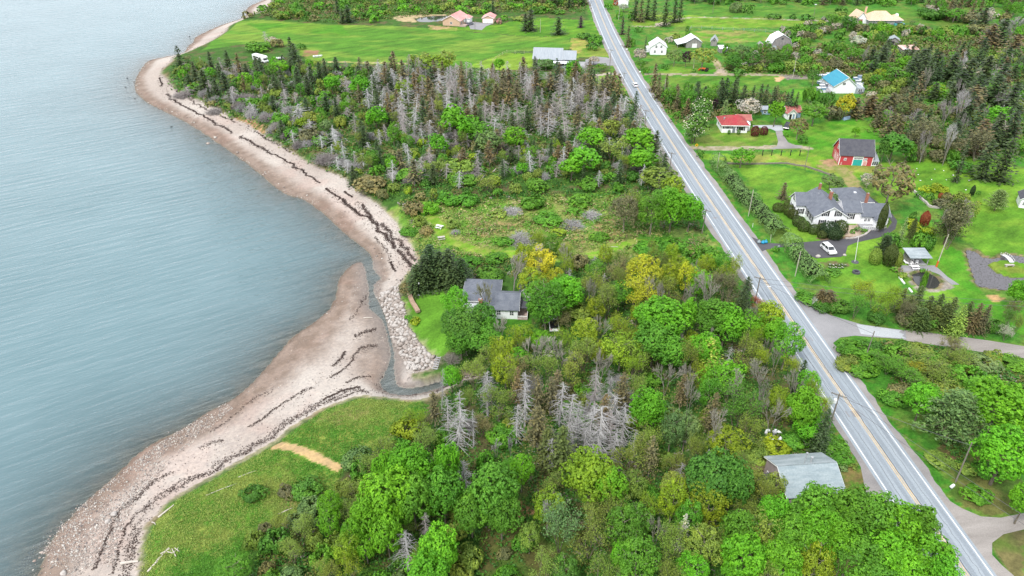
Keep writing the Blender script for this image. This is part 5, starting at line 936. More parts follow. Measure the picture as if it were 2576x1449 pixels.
# ---------------------------------------------------------------- two clipped conifer hedges along the road, garden border hedge
def hedge(px, wd, h, label, col, group=None, ntw=58):
    P = smooth(atn(px), 8); L = np.r_[0, np.cumsum(np.linalg.norm(np.diff(P, axis=0), axis=1))]; r = np.random.default_rng(len(px) * 7 + int(h * 10)); n = int(L[-1] * ntw * (wd + h) / 3.2)
    s = r.uniform(0, L[-1], n); X = np.interp(s, L, P[:, 0]); Y = np.interp(s, L, P[:, 1]); tg = np.gradient(P, axis=0); tg /= np.linalg.norm(tg, axis=1)[:, None]; TX = np.interp(s, L, tg[:, 0]); TY = np.interp(s, L, tg[:, 1])
    a = r.uniform(-0.15, math.pi + 0.15, n); lump = 0.66 + 0.50 * vnoise(s * 0.42, a * 1.1, 5) + 0.18 * vnoise(s * 1.6, a * 3, 6); ca, sa = np.cos(a) * lump * wd / 2, np.sin(a) * lump * h
    Cc = np.column_stack([X + TY * ca, Y - TX * ca, ZL + np.maximum(sa, 0.05)]); Nn = unit(np.column_stack([TY * np.cos(a), -TX * np.cos(a), np.sin(a)]) + r.normal(size=(n, 3)) * .4)
    c0 = Cc.mean(0); c0[2] = ZL; e = thing('hedge', label, 'hedge', tuple(c0), 0, group); V, F = leafquads(r, Cc - c0, Nn, 0.25, .55)
    o_ = link('foliage', npmesh('foliage', V, F, M['needle'], tint=np.repeat(np.clip(.45 + r.normal(size=n) * .14 + (lump - 1) * .5, 0, 1), 4)), e); o_.color = (*col, 1)
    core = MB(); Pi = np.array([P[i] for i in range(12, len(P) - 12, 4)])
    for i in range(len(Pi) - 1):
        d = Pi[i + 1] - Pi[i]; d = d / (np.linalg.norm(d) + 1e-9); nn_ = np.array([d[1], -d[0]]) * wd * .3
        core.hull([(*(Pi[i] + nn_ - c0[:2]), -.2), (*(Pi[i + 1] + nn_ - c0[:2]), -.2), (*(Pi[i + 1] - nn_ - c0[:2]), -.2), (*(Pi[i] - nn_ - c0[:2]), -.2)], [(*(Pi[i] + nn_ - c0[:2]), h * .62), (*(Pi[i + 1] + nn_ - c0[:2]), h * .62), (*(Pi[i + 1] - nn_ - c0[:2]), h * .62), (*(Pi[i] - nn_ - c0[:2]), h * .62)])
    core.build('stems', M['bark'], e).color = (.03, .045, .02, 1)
hedge(T(2, 0, [(250, 1225), (310, 1310), (400, 1420), (470, 1520), (560, 1590), (640, 1680), (720, 1770), (745, 1800)]), 4.4, 3.3, 'lumpy conifer hedge beside the road, north of the driveway mouth', (0.130, 0.235, 0.065))
hedge(T(2, 1, [(790, 385), (840, 440), (890, 520), (950, 590), (1010, 660), (1040, 700)]), 4.2, 3.1, 'lumpy conifer hedge beside the road, south of the driveway mouth', (0.135, 0.245, 0.068))
# ---------------------------------------------------------------- ground cover nobody could count
def scatter(name, label, n, polys, colf, size, nq, hgt, near=True, keep=None, flat=0.6, mat='brush', cat=None):
    """tufts of leaves strewn over an area, denser near the viewer"""
    r = np.random.default_rng(n + len(name)); Xs, Ys = [], []
    for P, frac in polys:
        P = atn(P); lo, hi = P.min(0), P.max(0); m_ = int(n * frac); x = r.uniform(lo[0], hi[0], m_ * 3); y = r.uniform(lo[1], hi[1], m_ * 3); k = inside(P, x, y); Xs.append(x[k][:m_]); Ys.append(y[k][:m_])
    X = np.concatenate(Xs); Y = np.concatenate(Ys); zz = look(gzv, X, Y); k = (look(land_m, X, Y) > 0.9) & (look(DROAD, X, Y) > 6.0)
    if keep is not None: k &= keep(X, Y)
    X, Y, zz = X[k], Y[k], zz[k]; m_ = len(X); far = np.clip(np.hypot(X, Y) / 150, 0.8, 2.4); s = size * far * r.uniform(.6, 1.3, m_)
    col = colf(X, Y, r); Cc = np.repeat(np.column_stack([X, Y, zz]), nq, 0); ss = np.repeat(s, nq)
    off = r.normal(size=(m_ * nq, 3)) * [1, 1, 0] * (ss * 0.9)[:, None]; off[:, 2] = np.abs(r.normal(size=m_ * nq)) * hgt * np.repeat(far, nq) * np.exp(-(off[:, 0] ** 2 + off[:, 1] ** 2) / (1.6 * ss ** 2 + 1e-6))
    V, F = leafquads(r, Cc + off + [0, 0, 0.05], unit(r.normal(size=Cc.shape) * flat + [0, 0, 1]), ss * 0.42)
    o_ = link(name, npmesh(name, V, F, M[mat], tint=np.repeat(np.clip(.5 + r.normal(size=len(Cc)) * .16, 0, 1), 4), col=np.repeat(np.repeat(col, nq, 0), 4, 0)))
    return tag(o_, label, cat, None, 'stuff')
CLEARING = atn([(1040, 560), (1090, 515), (1300, 505), (1560, 495), (1660, 570), (1770, 590), (1840, 680), (1500, 650), (1300, 650), (1080, 640)])
def brushcol(X, Y, r):
    pal = np.array([(0.060, 0.185, 0.024), (0.105, 0.235, 0.026), (0.150, 0.170, 0.038), (0.17, 0.165, 0.06), (0.045, 0.135, 0.024), (0.27, 0.24, 0.21), (0.095, 0.20, 0.06)])
    n1 = fbm(X * 0.09, Y * 0.09, 61); n2 = fbm(X * 0.3 + 50, Y * 0.3, 62); k = np.clip((n1 * 0.6 + n2 * 0.6 + r.normal(size=len(X)) * 0.16) * 9 - 2.4, 0, 6.99).astype(int)
    out = pal[np.array([1, 0, 4, 2, 0, 3, 5])[k]]
    mk = inside(CLEARING, X, Y); p2 = np.array([(0.130, 0.290, 0.032), (0.195, 0.300, 0.050), (0.260, 0.280, 0.090), (0.34, 0.30, 0.15), (0.100, 0.240, 0.030)]); out[mk] = p2[np.clip(k, 0, 4)][mk]
    return out * r.uniform(.8, 1.2, (len(X), 1))
WOODS = [([(440, 165), (560, 165), (900, 170), (1300, 190), (1580, 240), (1700, 420), (1750, 480), (1560, 490), (1200, 505), (1000, 510), (900, 470), (700, 350), (560, 280), (430, 215)], .30), ([(1000, 500), (1300, 490), (1700, 470), (1830, 690), (1500, 660), (1300, 660), (1060, 640)], .10),
         ([(1130, 640), (1500, 650), (1830, 690), (2100, 1060), (2120, 1240), (1900, 1260), (1500, 1180), (1100, 1080), (1150, 880), (1340, 850), (1330, 790), (1180, 700)], .26), ([(1000, 1080), (1500, 1170), (1960, 1270), (2260, 1380), (2300, 1500), (560, 1500), (720, 1310), (860, 1250), (900, 1170)], .20), ([(2200, 860), (2400, 880), (2600, 960), (2600, 1100), (2440, 1120), (2420, 1180), (2300, 1030)], .10)]
cl = [atn(q) for q in ([(1203, 1300), (1430, 1270), (1440, 1460), (1200, 1480)], [(1175, 700), (1345, 700), (1345, 845), (1200, 850)])]
path_lines = [smooth(atn(q), 4) for q in ([(1085, 545), (1112, 578), (1128, 605), (1200, 628), (1290, 642), (1360, 650)], [(1390, 655), (1470, 648), (1530, 630), (1580, 612), (1650, 605), (1720, 600)])]
scatter('undergrowth', 'low mixed green and brown undergrowth covering the floor of the woods and clearing', 21000, WOODS, brushcol, 0.62, 11, 0.55, keep=lambda X, Y: ~inside(cl[1], X, Y) & ~(inside(cl[0], X, Y) & (rng.uniform(size=len(X)) > .35)) & (dist(path_lines[0], X, Y) > 2) & (dist(path_lines[1], X, Y) > 1.7), cat='undergrowth')
def grasscol(X, Y, r):
    n1 = fbm(X * 0.16, Y * 0.16, 71)[:, None]; f = sstep(.40, .56, n1 + r.normal(size=n1.shape) * .08); return ((1 - f) * np.array((0.085, 0.250, 0.024)) + f * np.array((0.25, 0.33, 0.070))) * r.uniform(.8, 1.2, (len(X), 1))
scatter('grass', 'long windblown green grass on the low ground beside the near beach', 15000, [(marsh, 1.0)], grasscol, 0.25, 6, 0.15, flat=1.0, cat='grass', keep=lambda X, Y: (look(C[:, 0], X, Y) < .19) & (dist(smooth(atn([(696, 1108), (745, 1131), (800, 1156), (846, 1176)]), 4), X, Y) > 1.0))
RSCR = [([(1620, 230), (1980, 240), (1980, 280), (1700, 310)], .14), ([(1830, 130), (2200, 120), (2200, 200), (1830, 180)], .22), ([(2150, 100), (2600, 85), (2600, 405), (2330, 400), (2190, 330)], .40), ([(600, 40), (720, -15), (1490, -15), (1490, 30), (1100, 36), (860, 60)], .24)]
def farcol(X, Y, r):
    pal = np.array([(0.070, 0.195, 0.026), (0.105, 0.22, 0.028), (0.14, 0.165, 0.042), (0.17, 0.14, 0.065), (0.05, 0.14, 0.026)]); k = np.clip((fbm(X * 0.06, Y * 0.06, 81) + r.normal(size=len(X)) * .14) * 5, 0, 4.99).astype(int); return pal[k] * r.uniform(.8, 1.2, (len(X), 1))
scatter('scrub', 'low green and brown scrub spread over the far fields and woods', 9000, RSCR, farcol, 0.60, 8, 0.6, cat='scrub')

finish_shrubs()
# ---------------------------------------------------------------- shore: wrack, stones, boulders, driftwood
def along(lines, n, spread, seed, gate=0.0):
    r = np.random.default_rng(seed); out = []
    for P, wgt in lines:
        L = np.r_[0, np.cumsum(np.linalg.norm(np.diff(P, axis=0), axis=1))]; m_ = int(n * wgt * L[-1]); s = r.uniform(0, L[-1], m_)
        x = np.interp(s, L, P[:, 0]); y = np.interp(s, L, P[:, 1]); k = vnoise(s * 0.13, s * 0 + 3.7 * wgt, seed) > gate; tg = np.gradient(P, axis=0); tg /= np.linalg.norm(tg, axis=1)[:, None] + 1e-9
        wv = (vnoise(s * .35, s * 0 + 9, seed + 1) - .5) * 1.1 + (vnoise(s * 1.3, s * 0 + 4, seed + 1) - .5) * .6; o_ = r.normal(size=m_) * spread * (0.4 + vnoise(s * .15, s * 0, seed + 2)) + wv
        out.append(np.column_stack([x + np.interp(s, L, tg[:, 1]) * o_, y - np.interp(s, L, tg[:, 0]) * o_])[k])
    return np.vstack(out)
sl = lambda pts, z=0.9: smooth(atn(pts, z), 5)
weed = [(offset(VS, -1.2), 1.0), (offset(VS, -2.0), .5), (sl(T(0, 2, [(720, 1400), (760, 1280), (850, 1090), (920, 970), (1040, 850), (1130, 740), (1250, 680), (1350, 600), (1430, 550), (1540, 480), (1690, 430)])), 1.0),
        (sl(T(0, 2, [(860, 1440), (900, 1250), (980, 1080), (1100, 950), (1200, 870)])), .8), (sl(T(0, 2, [(1880, 330), (2000, 250), (2100, 170), (2200, 120), (2350, 20), (2480, -110)])), .9), (sl(T(0, 2, [(1570, 350), (1720, 260), (1900, 120), (2080, 0)])), .3), (sl(T(1, 1, [(-60, 1310), (0, 1240), (60, 1150), (150, 1060), (260, 1010)])), 1.2), (sl(T(1, 1, [(-80, 1400), (0, 1340), (60, 1290), (150, 1180), (270, 1140)])), .9), (sl(T(1, 1, [(60, 960), (150, 840), (200, 760)])), .25), (sl(T(1, 1, [(40, 1440), (120, 1390), (220, 1380)])), .8),
        (sl(T(0, 0, [(1205, 590), (1230, 680), (1300, 750), (1450, 830), (1560, 890), (1700, 970), (1830, 1040), (2000, 1130), (2150, 1210), (2300, 1310), (2420, 1380)])), .9), (sl(T(0, 0, [(1270, 640), (1400, 740), (1560, 830), (1750, 920), (1950, 1020), (2200, 1160)])), .45),
        (sl(T(1, 1, [(-120, -30), (0, 60), (100, 130), (200, 200), (330, 330), (420, 430), (500, 530), (545, 600)])), 1.5), (sl(T(1, 1, [(20, 0), (150, 100), (270, 230), (380, 330), (480, 430), (560, 530)])), 1.1), (sl(T(1, 1, [(370, 520), (410, 610), (440, 690)])), 1.2), (sl(T(1, 1, [(250, 330), (330, 430), (380, 530)])), .3), (sl([(905, 968), (880, 975), (850, 985), (810, 1005)], 1.2), 2.2), (sl([(966, 940), (958, 960), (970, 985), (1000, 990), (1050, 990)], .4), 1.2)]
# the lines above were measured on the sloping sand; keep only what falls on it
P = np.vstack([along(weed, 34.0, 0.26, 5, 0.2), along(weed, 5.0, 1.1, 15, 0.2)]); P = P[look(beach_m, P[:, 0], P[:, 1]) > .6]; r = np.random.default_rng(3)
far = np.clip(np.hypot(P[:, 0], P[:, 1]) / 130, .8, 1.35); Cc = np.column_stack([P, look(gzv, P[:, 0], P[:, 1]) + .04 + r.uniform(0, .06, len(P))])
V, F = leafquads(r, Cc, unit(r.normal(size=Cc.shape) * .35 + [0, 0, 1]), r.uniform(.07, .18, len(P)) * far, .7)
tag(link('seaweed', npmesh('seaweed', V, F, M['brush'], tint=np.repeat(r.uniform(.3, .8, len(P)), 4), col=np.repeat(np.array((0.062, 0.042, 0.037)) * r.uniform(.5, 1.6, (len(P), 1)), 4, 0))), 'dark lines of dried seaweed left by the tide along the sand', 'seaweed', None, 'stuff')
rip = atn(T(1, 1, [(285, 770), (330, 740), (425, 712), (445, 820), (490, 940), (500, 1030), (560, 1110), (640, 1200), (725, 1300), (640, 1340), (560, 1358), (500, 1330), (468, 1250), (430, 1180), (390, 1110), (372, 1020), (340, 920), (300, 830)]), .9)
ico = bmesh.new(); bmesh.ops.create_icosphere(ico, subdivisions=1, radius=1.0); iv = np.array([v.co for v in ico.verts]); it = np.array([[v.index for v in f.verts] for f in ico.faces]); ico.free()
ico = bmesh.new(); bmesh.ops.create_icosphere(ico, subdivisions=2, radius=1.0); iv2 = np.array([v.co for v in ico.verts]); it2 = np.array([[v.index for v in f.verts] for f in ico.faces]); ico.free()
def stones(P, size, col, seed, sink=.25):
    r = np.random.default_rng(seed); n = len(P); s = size[:, None] * r.uniform(.6, 1.3, (n, 3)); s[:, 2] *= .6; a = r.uniform(0, 6.28, n); c, s_ = np.cos(a)[:, None], np.sin(a)[:, None]
    b_ = iv[None] * s[:, None] * r.uniform(.8, 1.15, (n, len(iv), 1)); X = b_[..., 0] * c - b_[..., 1] * s_; Y = b_[..., 0] * s_ + b_[..., 1] * c
    z = look(gzv, P[:, 0], P[:, 1]); V = np.stack([X + P[:, :1], Y + P[:, 1:], b_[..., 2] + (z + s[:, 2] * (.6 - sink))[:, None]], 2).reshape(-1, 3)
    F = (it[None] + (np.arange(n) * len(iv))[:, None, None]).reshape(-1, 3); return V, F, np.repeat(col, len(iv), 0)
r = np.random.default_rng(12)
cob = [atn(q, .4) for q in (T(0, 2, [(250, 1500), (340, 1200), (640, 880), (900, 660), (1250, 400), (1700, 130), (1760, 180), (1500, 400), (1300, 600), (1100, 800), (980, 1000), (900, 1200), (880, 1500)]), T(0, 2, [(0, 1500), (200, 1250), (560, 900), (640, 890), (300, 1300), (260, 1500)]))]
Ps, Ss = [], []
qx = r.uniform(-120, 20, 90000); qy = r.uniform(50, 260, 90000); k = (look(beach_m, qx, qy) > .8) & (r.uniform(size=90000) < .25 + .75 * (vnoise(qx * .2, qy * .2, 4) > .5)); Ps.append(np.column_stack([qx[k], qy[k]])[:9000]); Ss.append(.05 * np.exp(r.normal(size=len(Ps[-1])) * .35))
for q, n, s0 in ((cob[0], 7000, .085), (cob[1], 700, .08)):
    lo, hi = q.min(0), q.max(0); x = r.uniform(lo[0], hi[0], n * 4); y = r.uniform(lo[1], hi[1], n * 4); k = inside(q, x, y) & (vnoise(x * .16, y * .16, 9) * .6 + vnoise(x * .5, y * .5, 19) * .4 + r.uniform(-.2, .2, n * 4) > .5); x, y = x[k][:n], y[k][:n]; Ps.append(np.column_stack([x, y])); Ss.append(s0 * np.exp(r.normal(size=len(x)) * .38))
edge_n = along([(offset(VN[: int(len(VN) * .98)], 1.0), 1.0), (offset(VN, 2.0), .6), (offset(VN, .3), .8), (offset(VN, 3.2), .3)], 9.0, .8, 8, .2); edge_n = edge_n[(look(beach_m, edge_n[:, 0], edge_n[:, 1]) > .5)]; Ps.append(edge_n); Ss.append(.095 * np.exp(r.normal(size=len(edge_n)) * .4) * np.clip(np.hypot(*edge_n.T) / 150, 1, 1.8))
qx = r.uniform(rip.min(0)[0], rip.max(0)[0], 4000); qy = r.uniform(rip.min(0)[1], rip.max(0)[1], 4000); k = inside(rip, qx, qy); Ps.append(np.column_stack([qx[k], qy[k]])[:700]); Ss.append(r.uniform(.10, .24, len(Ps[-1])))
wet_l = along([(offset(WN, .8), .5), (offset(WS, .6), .4)], 3.0, .9, 18, .4); Ps.append(wet_l); Ss.append(.12 * np.exp(r.normal(size=len(wet_l)) * .4) * np.clip(np.hypot(*wet_l.T) / 150, .8, 1.8))
P = np.vstack(Ps); sz = np.concatenate(Ss); pal = np.array([(.50, .47, .44), (.42, .36, .33), (.56, .54, .52), (.30, .26, .24), (.36, .29, .26), (.20, .18, .18)])
V, F, c_ = stones(P, sz, pal[r.choice(6, len(P), p=[.26, .24, .08, .14, .18, .10])] * .8 * r.uniform(.85, 1.15, (len(P), 1)), 4)
tag(link('cobbles', npmesh('cobbles', V, F, M['sand'], col=c_)), 'pale cobbles strewn over the lower sand and at the foot of the bank', 'cobbles', None, 'stuff')
# riprap: every boulder of the bank by the creek is a thing
RK = []
for s in range(7):
    r = np.random.default_rng(200 + s); f = r.uniform(.75, 1.25, 3) * [1.15, 1, .8]; d = iv2 * f * (0.86 + .30 * vnoise(iv2[:, 0] * 1.6 + s * 9, iv2[:, 1] * 1.6 + iv2[:, 2] * 1.3, s)[:, None])
    for q in range(4):
        nrm = unit(r.normal(size=(1, 3)))[0]; h = d @ nrm; lim = .72; d = d - np.outer(np.maximum(h - lim, 0), nrm)
    RK.append(npmesh('boulder', d, it2, M[('stone', 'stonepale', 'stonepale', 'stone', 'stonepale', 'stone', 'stonepale')[s]]))
def boulder(X, Y, z, s, label, group=None, name='boulder', mat=None):
    me = random.choice(RK)
    if mat: me = me.copy(); me.materials[0] = M[mat]
    o_ = link(name, me); o_.location = (X, Y, z); o_.rotation_euler = (random.uniform(-.4, .4), random.uniform(-.4, .4), random.uniform(0, 6.28)); o_.scale = (s, s * random.uniform(.8, 1.1), s * random.uniform(.7, .95)); return tag(o_, label, 'boulder', group)
got = []; lo, hi = rip.min(0), rip.max(0); r = np.random.default_rng(77)
for it_ in range(4):
    c = np.column_stack([r.uniform(lo[0], hi[0], 3000), r.uniform(lo[1], hi[1], 3000)]); c = c[inside(rip, c[:, 0], c[:, 1])]
    for x, y in c:
        s = r.uniform(.40, .66) if it_ < 1 else r.uniform(.26, .42)
        if all((x - a) ** 2 + (y - b_) ** 2 > ((s + q) * .74) ** 2 for a, b_, q in got): got.append((x, y, s))
        if len(got) >= 295: break
for x, y, s in got: boulder(x, y, gz(x, y) + s * .35, s, 'pale granite boulder packed in the loose rock bank between the creek and the cottage lawn', 'boulders of the creek bank')
for px, s, lab, mt in ((T(0, 2, [(865, 985)])[0], .55, 'large blue-grey boulder alone on the lower cobble beach', None), (T(0, 2, [(470, 1420)])[0], .5, 'flat pale boulder on the cobbles at the near end of the beach', 'stonepale'), (T(0, 2, [(815, 1040)])[0], .45, 'dark boulder just below the blue-grey one on the cobbles', None), (T(0, 0, [(960, 590)])[0], .38, 'dark rock awash off the point, the upper of two', 'rubber'), (T(0, 0, [(948, 657)])[0], .34, 'dark rock awash off the point, the lower of two', 'rubber'), (T(0, 0, [(1018, 745)])[0], .32, 'dark rock at the water line of the point', 'rubber'), (T(0, 0, [(1295, 958)])[0], .5, 'lone dark rock in the shallows of the cove', 'rubber'), (T(0, 0, [(1430, 275)])[0], .4, 'dark rock off the far beach', 'rubber'),
                       (Q(2240, 540, [(1075, 1160)])[0], .55, 'grey boulder at the left corner of the asphalt parking', None), (Q(2240, 540, [(1475, 1140)])[0], .4, 'grey boulder at the right corner of the asphalt parking', None)):
    X, Y = at(px[0], px[1], 0 if mt == 'rubber' else ZL if 'asphalt' in lab else .8); boulder(X, Y, max(gz(X, Y), -.1) + s * .3, s, lab, None, 'rock' if mt == 'rubber' else 'boulder', mt).scale.z *= .45 if mt == 'rubber' else 1
def log(name, label, p, q, rad, z0=None, mat='palewood', br=0, z1=None):
    za = ZL if z0 is None else z0; A = np.array([*at(*p, za), 0]); B = np.array([*at(*q, za), 0]); A[2] = gz(*A[:2]) + rad * .7; B[2] = (gz(*B[:2]) + rad * .6) if z1 is None else z1
    m_ = MB(); mid = (A + B) / 2 + np.array([.1, .06, .05]); O = A.copy(); m_.tube(A - O, mid - O, rad, rad * .85, 8); m_.tube(mid - O, B - O, rad * .85, rad * .55, 8)
    for k in range(br):
        s = A + (B - A) * random.uniform(.3, .95); m_.tube(s - O, s - O + np.array([random.uniform(-1, 1), random.uniform(-1, 1), random.uniform(.1, .7)]) * 1.0, rad * .3, rad * .1, 5)
    o_ = m_.build(name, M[mat], None, tuple(O)); return tag(o_, label, 'log', None)
Lg = lambda i, j, a, b_, **k: (T(i, j, [a])[0], T(i, j, [b_])[0])
for lab, (p, q), rad, z0 in (('thick bleached driftwood log lying along the beach edge of the shore grass', Lg(0, 2, (1195, 1008), (1320, 925)), .16, 1.6), ('short stout driftwood log on the seaweed at the near end of the beach', Lg(0, 2, (910, 1352), (1045, 1342)), .24, 1.4), ('short driftwood stick at the corner of the shore grass', Lg(0, 2, (1145, 1040), (1178, 1072)), .09, 1.6), ('long thin bleached pole lying in the shore grass below the sandy path', Lg(0, 2, (1800, 722), (1945, 668)), .05, 2.5), ('long thin bleached pole lying across the middle of the shore grass', Lg(0, 2, (1560, 855), (1790, 765)), .06, 2.6), ('bleached log in the shore grass near the picture edge', Lg(0, 2, (1110, 1410), (1290, 1270)), .14, 2), ('bleached driftwood limb beside the dark shrubs in the shore grass', Lg(0, 2, (2100, 985), (2210, 935)), .08, 3),
                             ('dark sodden log half buried beside the creek on the sand spit', Lg(1, 1, (165, 945), (235, 938)), .13, .7), ('fallen pale trunk lying in the low brush, the longer of two', Lg(1, 0, (1052, 1362), (1102, 1296)), .2, 3), ('fallen pale trunk lying in the low brush, the shorter of two', Lg(1, 0, (1142, 1302), (1168, 1274)), .2, 3), ('pale log beside the tall airy trees at the clearing edge', Lg(1, 1, (1980, 418), (2090, 416)), .1, 3), ('thin reddish fallen trunk on the floor of the near wood', Lg(1, 2, (1290, 425), (1440, 428)), .1, 3), ('bleached fallen limb among the bright maples', Lg(1, 2, (760, 495), (840, 460)), .08, 3)):
    log('driftwood_log' if 'drift' in lab or 'bleached' in lab else 'fallen_log', lab, p, q, rad, z0)
for k in range(6):
    px = T(0, 2, [(1200 + 30 * k + random.uniform(-15, 15), 1315 - 7 * k + random.uniform(-22, 22))])[0]; X, Y = at(*px, 2.2); a = random.uniform(0, 3.1); m_ = MB(); L = random.uniform(.35, .8); m_.tube((-L * math.cos(a), -L * math.sin(a), 0), (L * math.cos(a), L * math.sin(a), .06), .09, .06, 7); m_.tube((0, 0, .02), (.25 * math.sin(a), .3, .25), .04, .02, 5)
    tag(m_.build('driftwood_stick', M['palewood'], None, (X, Y, gz(X, Y) + .07)), 'bleached stick in the driftwood patch on the shore grass', 'driftwood', 'sticks of the driftwood patch')
# bleached snag trunks standing in the near wood
for (x, y0, y1) in ((1045, 640, 440), (1183, 640, 470)):
    pass
# ---------------------------------------------------------------- buildings
def bld(name, label, FL, FR, cat='house', group=None):
    """an empty at the front left corner, x along the measured front, y to the back; returns it and the front's length"""
    A = np.array(at(*FL)); B = np.array(at(*FR)); d = B - A
    return thing(name, label, cat, (A[0], A[1], ZL), math.atan2(d[1], d[0]), group), float(np.hypot(*d))
def gable(p, x0, x1, y0, y1, eave, rise, axis='x', wall='white', roof='roof_grey', over=.4, th=.14, ridge=.5, trim='trim', z0=-.3, oe=None):
    a0, a1, b0, b1 = (y0, y1, x0, x1) if axis == 'x' else (x0, x1, y0, y1)
    ar = a0 + (a1 - a0) * ridge; top = eave + rise; oe = over if oe is None else oe
    MB().prism([(a0, z0), (a1, z0), (a1, eave), (ar, top), (a0, eave)], b0, b1, axis).build('wall', M[wall], p)
    e0, e1 = b0 - oe, b1 + oe; s0 = rise / (ar - a0); s1 = rise / (a1 - ar); m_ = MB(); g = .012
    m_.prism([(a0 - over, eave - over * s0 + g), (ar, top + g), (ar, top + th + g), (a0 - over, eave - over * s0 + th + g)], e0, e1, axis)
    m_.prism([(ar + .001, top + g), (a1 + over, eave - over * s1 + g), (a1 + over, eave - over * s1 + th + g), (ar + .001, top + th + g)], e0, e1, axis)
    rf = m_.build('roof', M[roof], p)
    if trim:
        t_ = MB(); hh = .2
        for e in (e0 - .035, e1 + .003):
            t_.prism([(a0 - over, eave - over * s0 - hh + th), (ar, top - hh + th), (ar, top + th), (a0 - over, eave - over * s0 + th)], e, e + .032, axis)
            t_.prism([(ar + .001, top - hh + th), (a1 + over, eave - over * s1 - hh + th), (a1 + over, eave - over * s1 + th), (ar + .001, top + th)], e, e + .032, axis)
        t_.build('trim', M[trim], rf)
    return rf
def hip(p, x0, x1, y0, y1, eave, rise, wall='white', roof='roof_grey', over=.4, ridge_cut=None, walls=True, trim='trim'):
    if walls: MB().box(x0, y0, -.3, x1, y1, eave).build('wall', M[wall], p)
    X0, X1, Y0, Y1 = x0 - over, x1 + over, y0 - over, y1 + over; w_ = min(X1 - X0, Y1 - Y0) / 2; c = w_ if ridge_cut is None else ridge_cut; z = eave + .012; t_ = z + rise
    if X1 - X0 >= Y1 - Y0: r0, r1 = (X0 + c, (Y0 + Y1) / 2, t_), (X1 - c, (Y0 + Y1) / 2, t_)
    else: r0, r1 = ((X0 + X1) / 2, Y0 + c, t_), ((X0 + X1) / 2, Y1 - c, t_)
    v = [(X0, Y0, z), (X1, Y0, z), (X1, Y1, z), (X0, Y1, z), (X0, Y0, z + .13), (X1, Y0, z + .13), (X1, Y1, z + .13), (X0, Y1, z + .13), r0, r1]
    f = [(3, 2, 1, 0), (0, 1, 5, 4), (1, 2, 6, 5), (2, 3, 7, 6), (3, 0, 4, 7)]
    f += [(4, 5, 9, 8), (5, 6, 9), (6, 7, 8, 9), (7, 4, 8)] if X1 - X0 >= Y1 - Y0 else [(4, 5, 8), (5, 6, 9, 8), (6, 7, 9), (7, 4, 8, 9)]
    rf = MB().add(v, f).build('roof', M[roof], p)
    if trim: MB().box(X0, Y0 - .035, z - .16, X1, Y0 - .004, z + .10).box(X0 - .035, Y0 - .035, z - .16, X0 - .004, Y1, z + .10).box(X1 + .004, Y0 - .035, z - .16, X1 + .035, Y1, z + .10).build('trim', M[trim], rf)
    return rf
def shed(p, x0, x1, y0, y1, z0, z1, wall, roof, over=.25, th=.12, trim=None):
    """single slope, z0 at the front, z1 at the back"""
    MB().prism([(y0, -.3), (y1, -.3), (y1, z1), (y0, z0)], x0, x1, 'x').build('wall', M[wall], p); s = (z1 - z0) / (y1 - y0); g = .012
    return MB().prism([(y0 - over, z0 - over * s + g), (y1 + over, z1 + over * s + g), (y1 + over, z1 + over * s + th), (y0 - over, z0 - over * s + th)], x0 - over, x1 + over, 'x').build('roof', M[roof], p)
FACE = {'f': (0, 0), 'b': (1, math.pi), 'l': (2, -math.pi / 2), 'r': (3, math.pi / 2)}
def window(p, x, y, z, w_, h, face='f', shutters=False, frame='trim', pane='glass', name='window', bars=True):
    """centred at x,y on the wall plane, sill at z; faces front, back, left or right"""
    a = FACE[face][1]; fr = MB(); f = .09
    fr.box(-w_ / 2 - f, -.05, -f, w_ / 2 + f, .02, 0).box(-w_ / 2 - f, -.05, h, w_ / 2 + f, .02, h + f).box(-w_ / 2 - f, -.05, 0, -w_ / 2, .02, h).box(w_ / 2, -.05, 0, w_ / 2 + f, .02, h)
    if bars: fr.box(-w_ / 2, -.045, h / 2 - .03, w_ / 2, .015, h / 2 + .03).box(-.03, -.042, 0, .03, .012, h)
    o_ = fr.build(name, M[frame], p, (x, y, z), a); MB().box(-w_ / 2, -.025, 0, w_ / 2, .018, h).build('pane', M[pane], o_)
    if shutters:
        for s in (-1, 1): MB().box(s * (w_ / 2 + .30) - .2, -.05, -.05, s * (w_ / 2 + .30) + .2, -.004, h + .05).build('shutter', M['black'], o_)
    return o_
def door(p, x, y, w_, h, face='f', mat='black', z=0.05):
    a = FACE[face][1]; o_ = MB().box(-w_ / 2 - .1, -.05, 0, -w_ / 2, .02, h + .1).box(w_ / 2, -.05, 0, w_ / 2 + .1, .02, h + .1).box(-w_ / 2, -.05, h, w_ / 2, .02, h + .1).build('door', M['trim'], p, (x, y, z), a)
    MB().box(-w_ / 2, -.03, 0, w_ / 2, .018, h).build('door_leaf', M[mat], o_); return o_
def chimney(p, x, y, z0, z1, s=.35, mat='brick'):
    c = MB().box(x - s, y - s, z0, x + s, y + s, z1).box(x - s - .06, y - s - .06, z1, x + s + .06, y + s + .06, z1 + .12).build('chimney', M[mat], p)
    MB().box(x - s * .5, y - s * .5, z1 + .12, x + s * .5, y + s * .5, z1 + .32).build('flue', M['metal'], c); return c
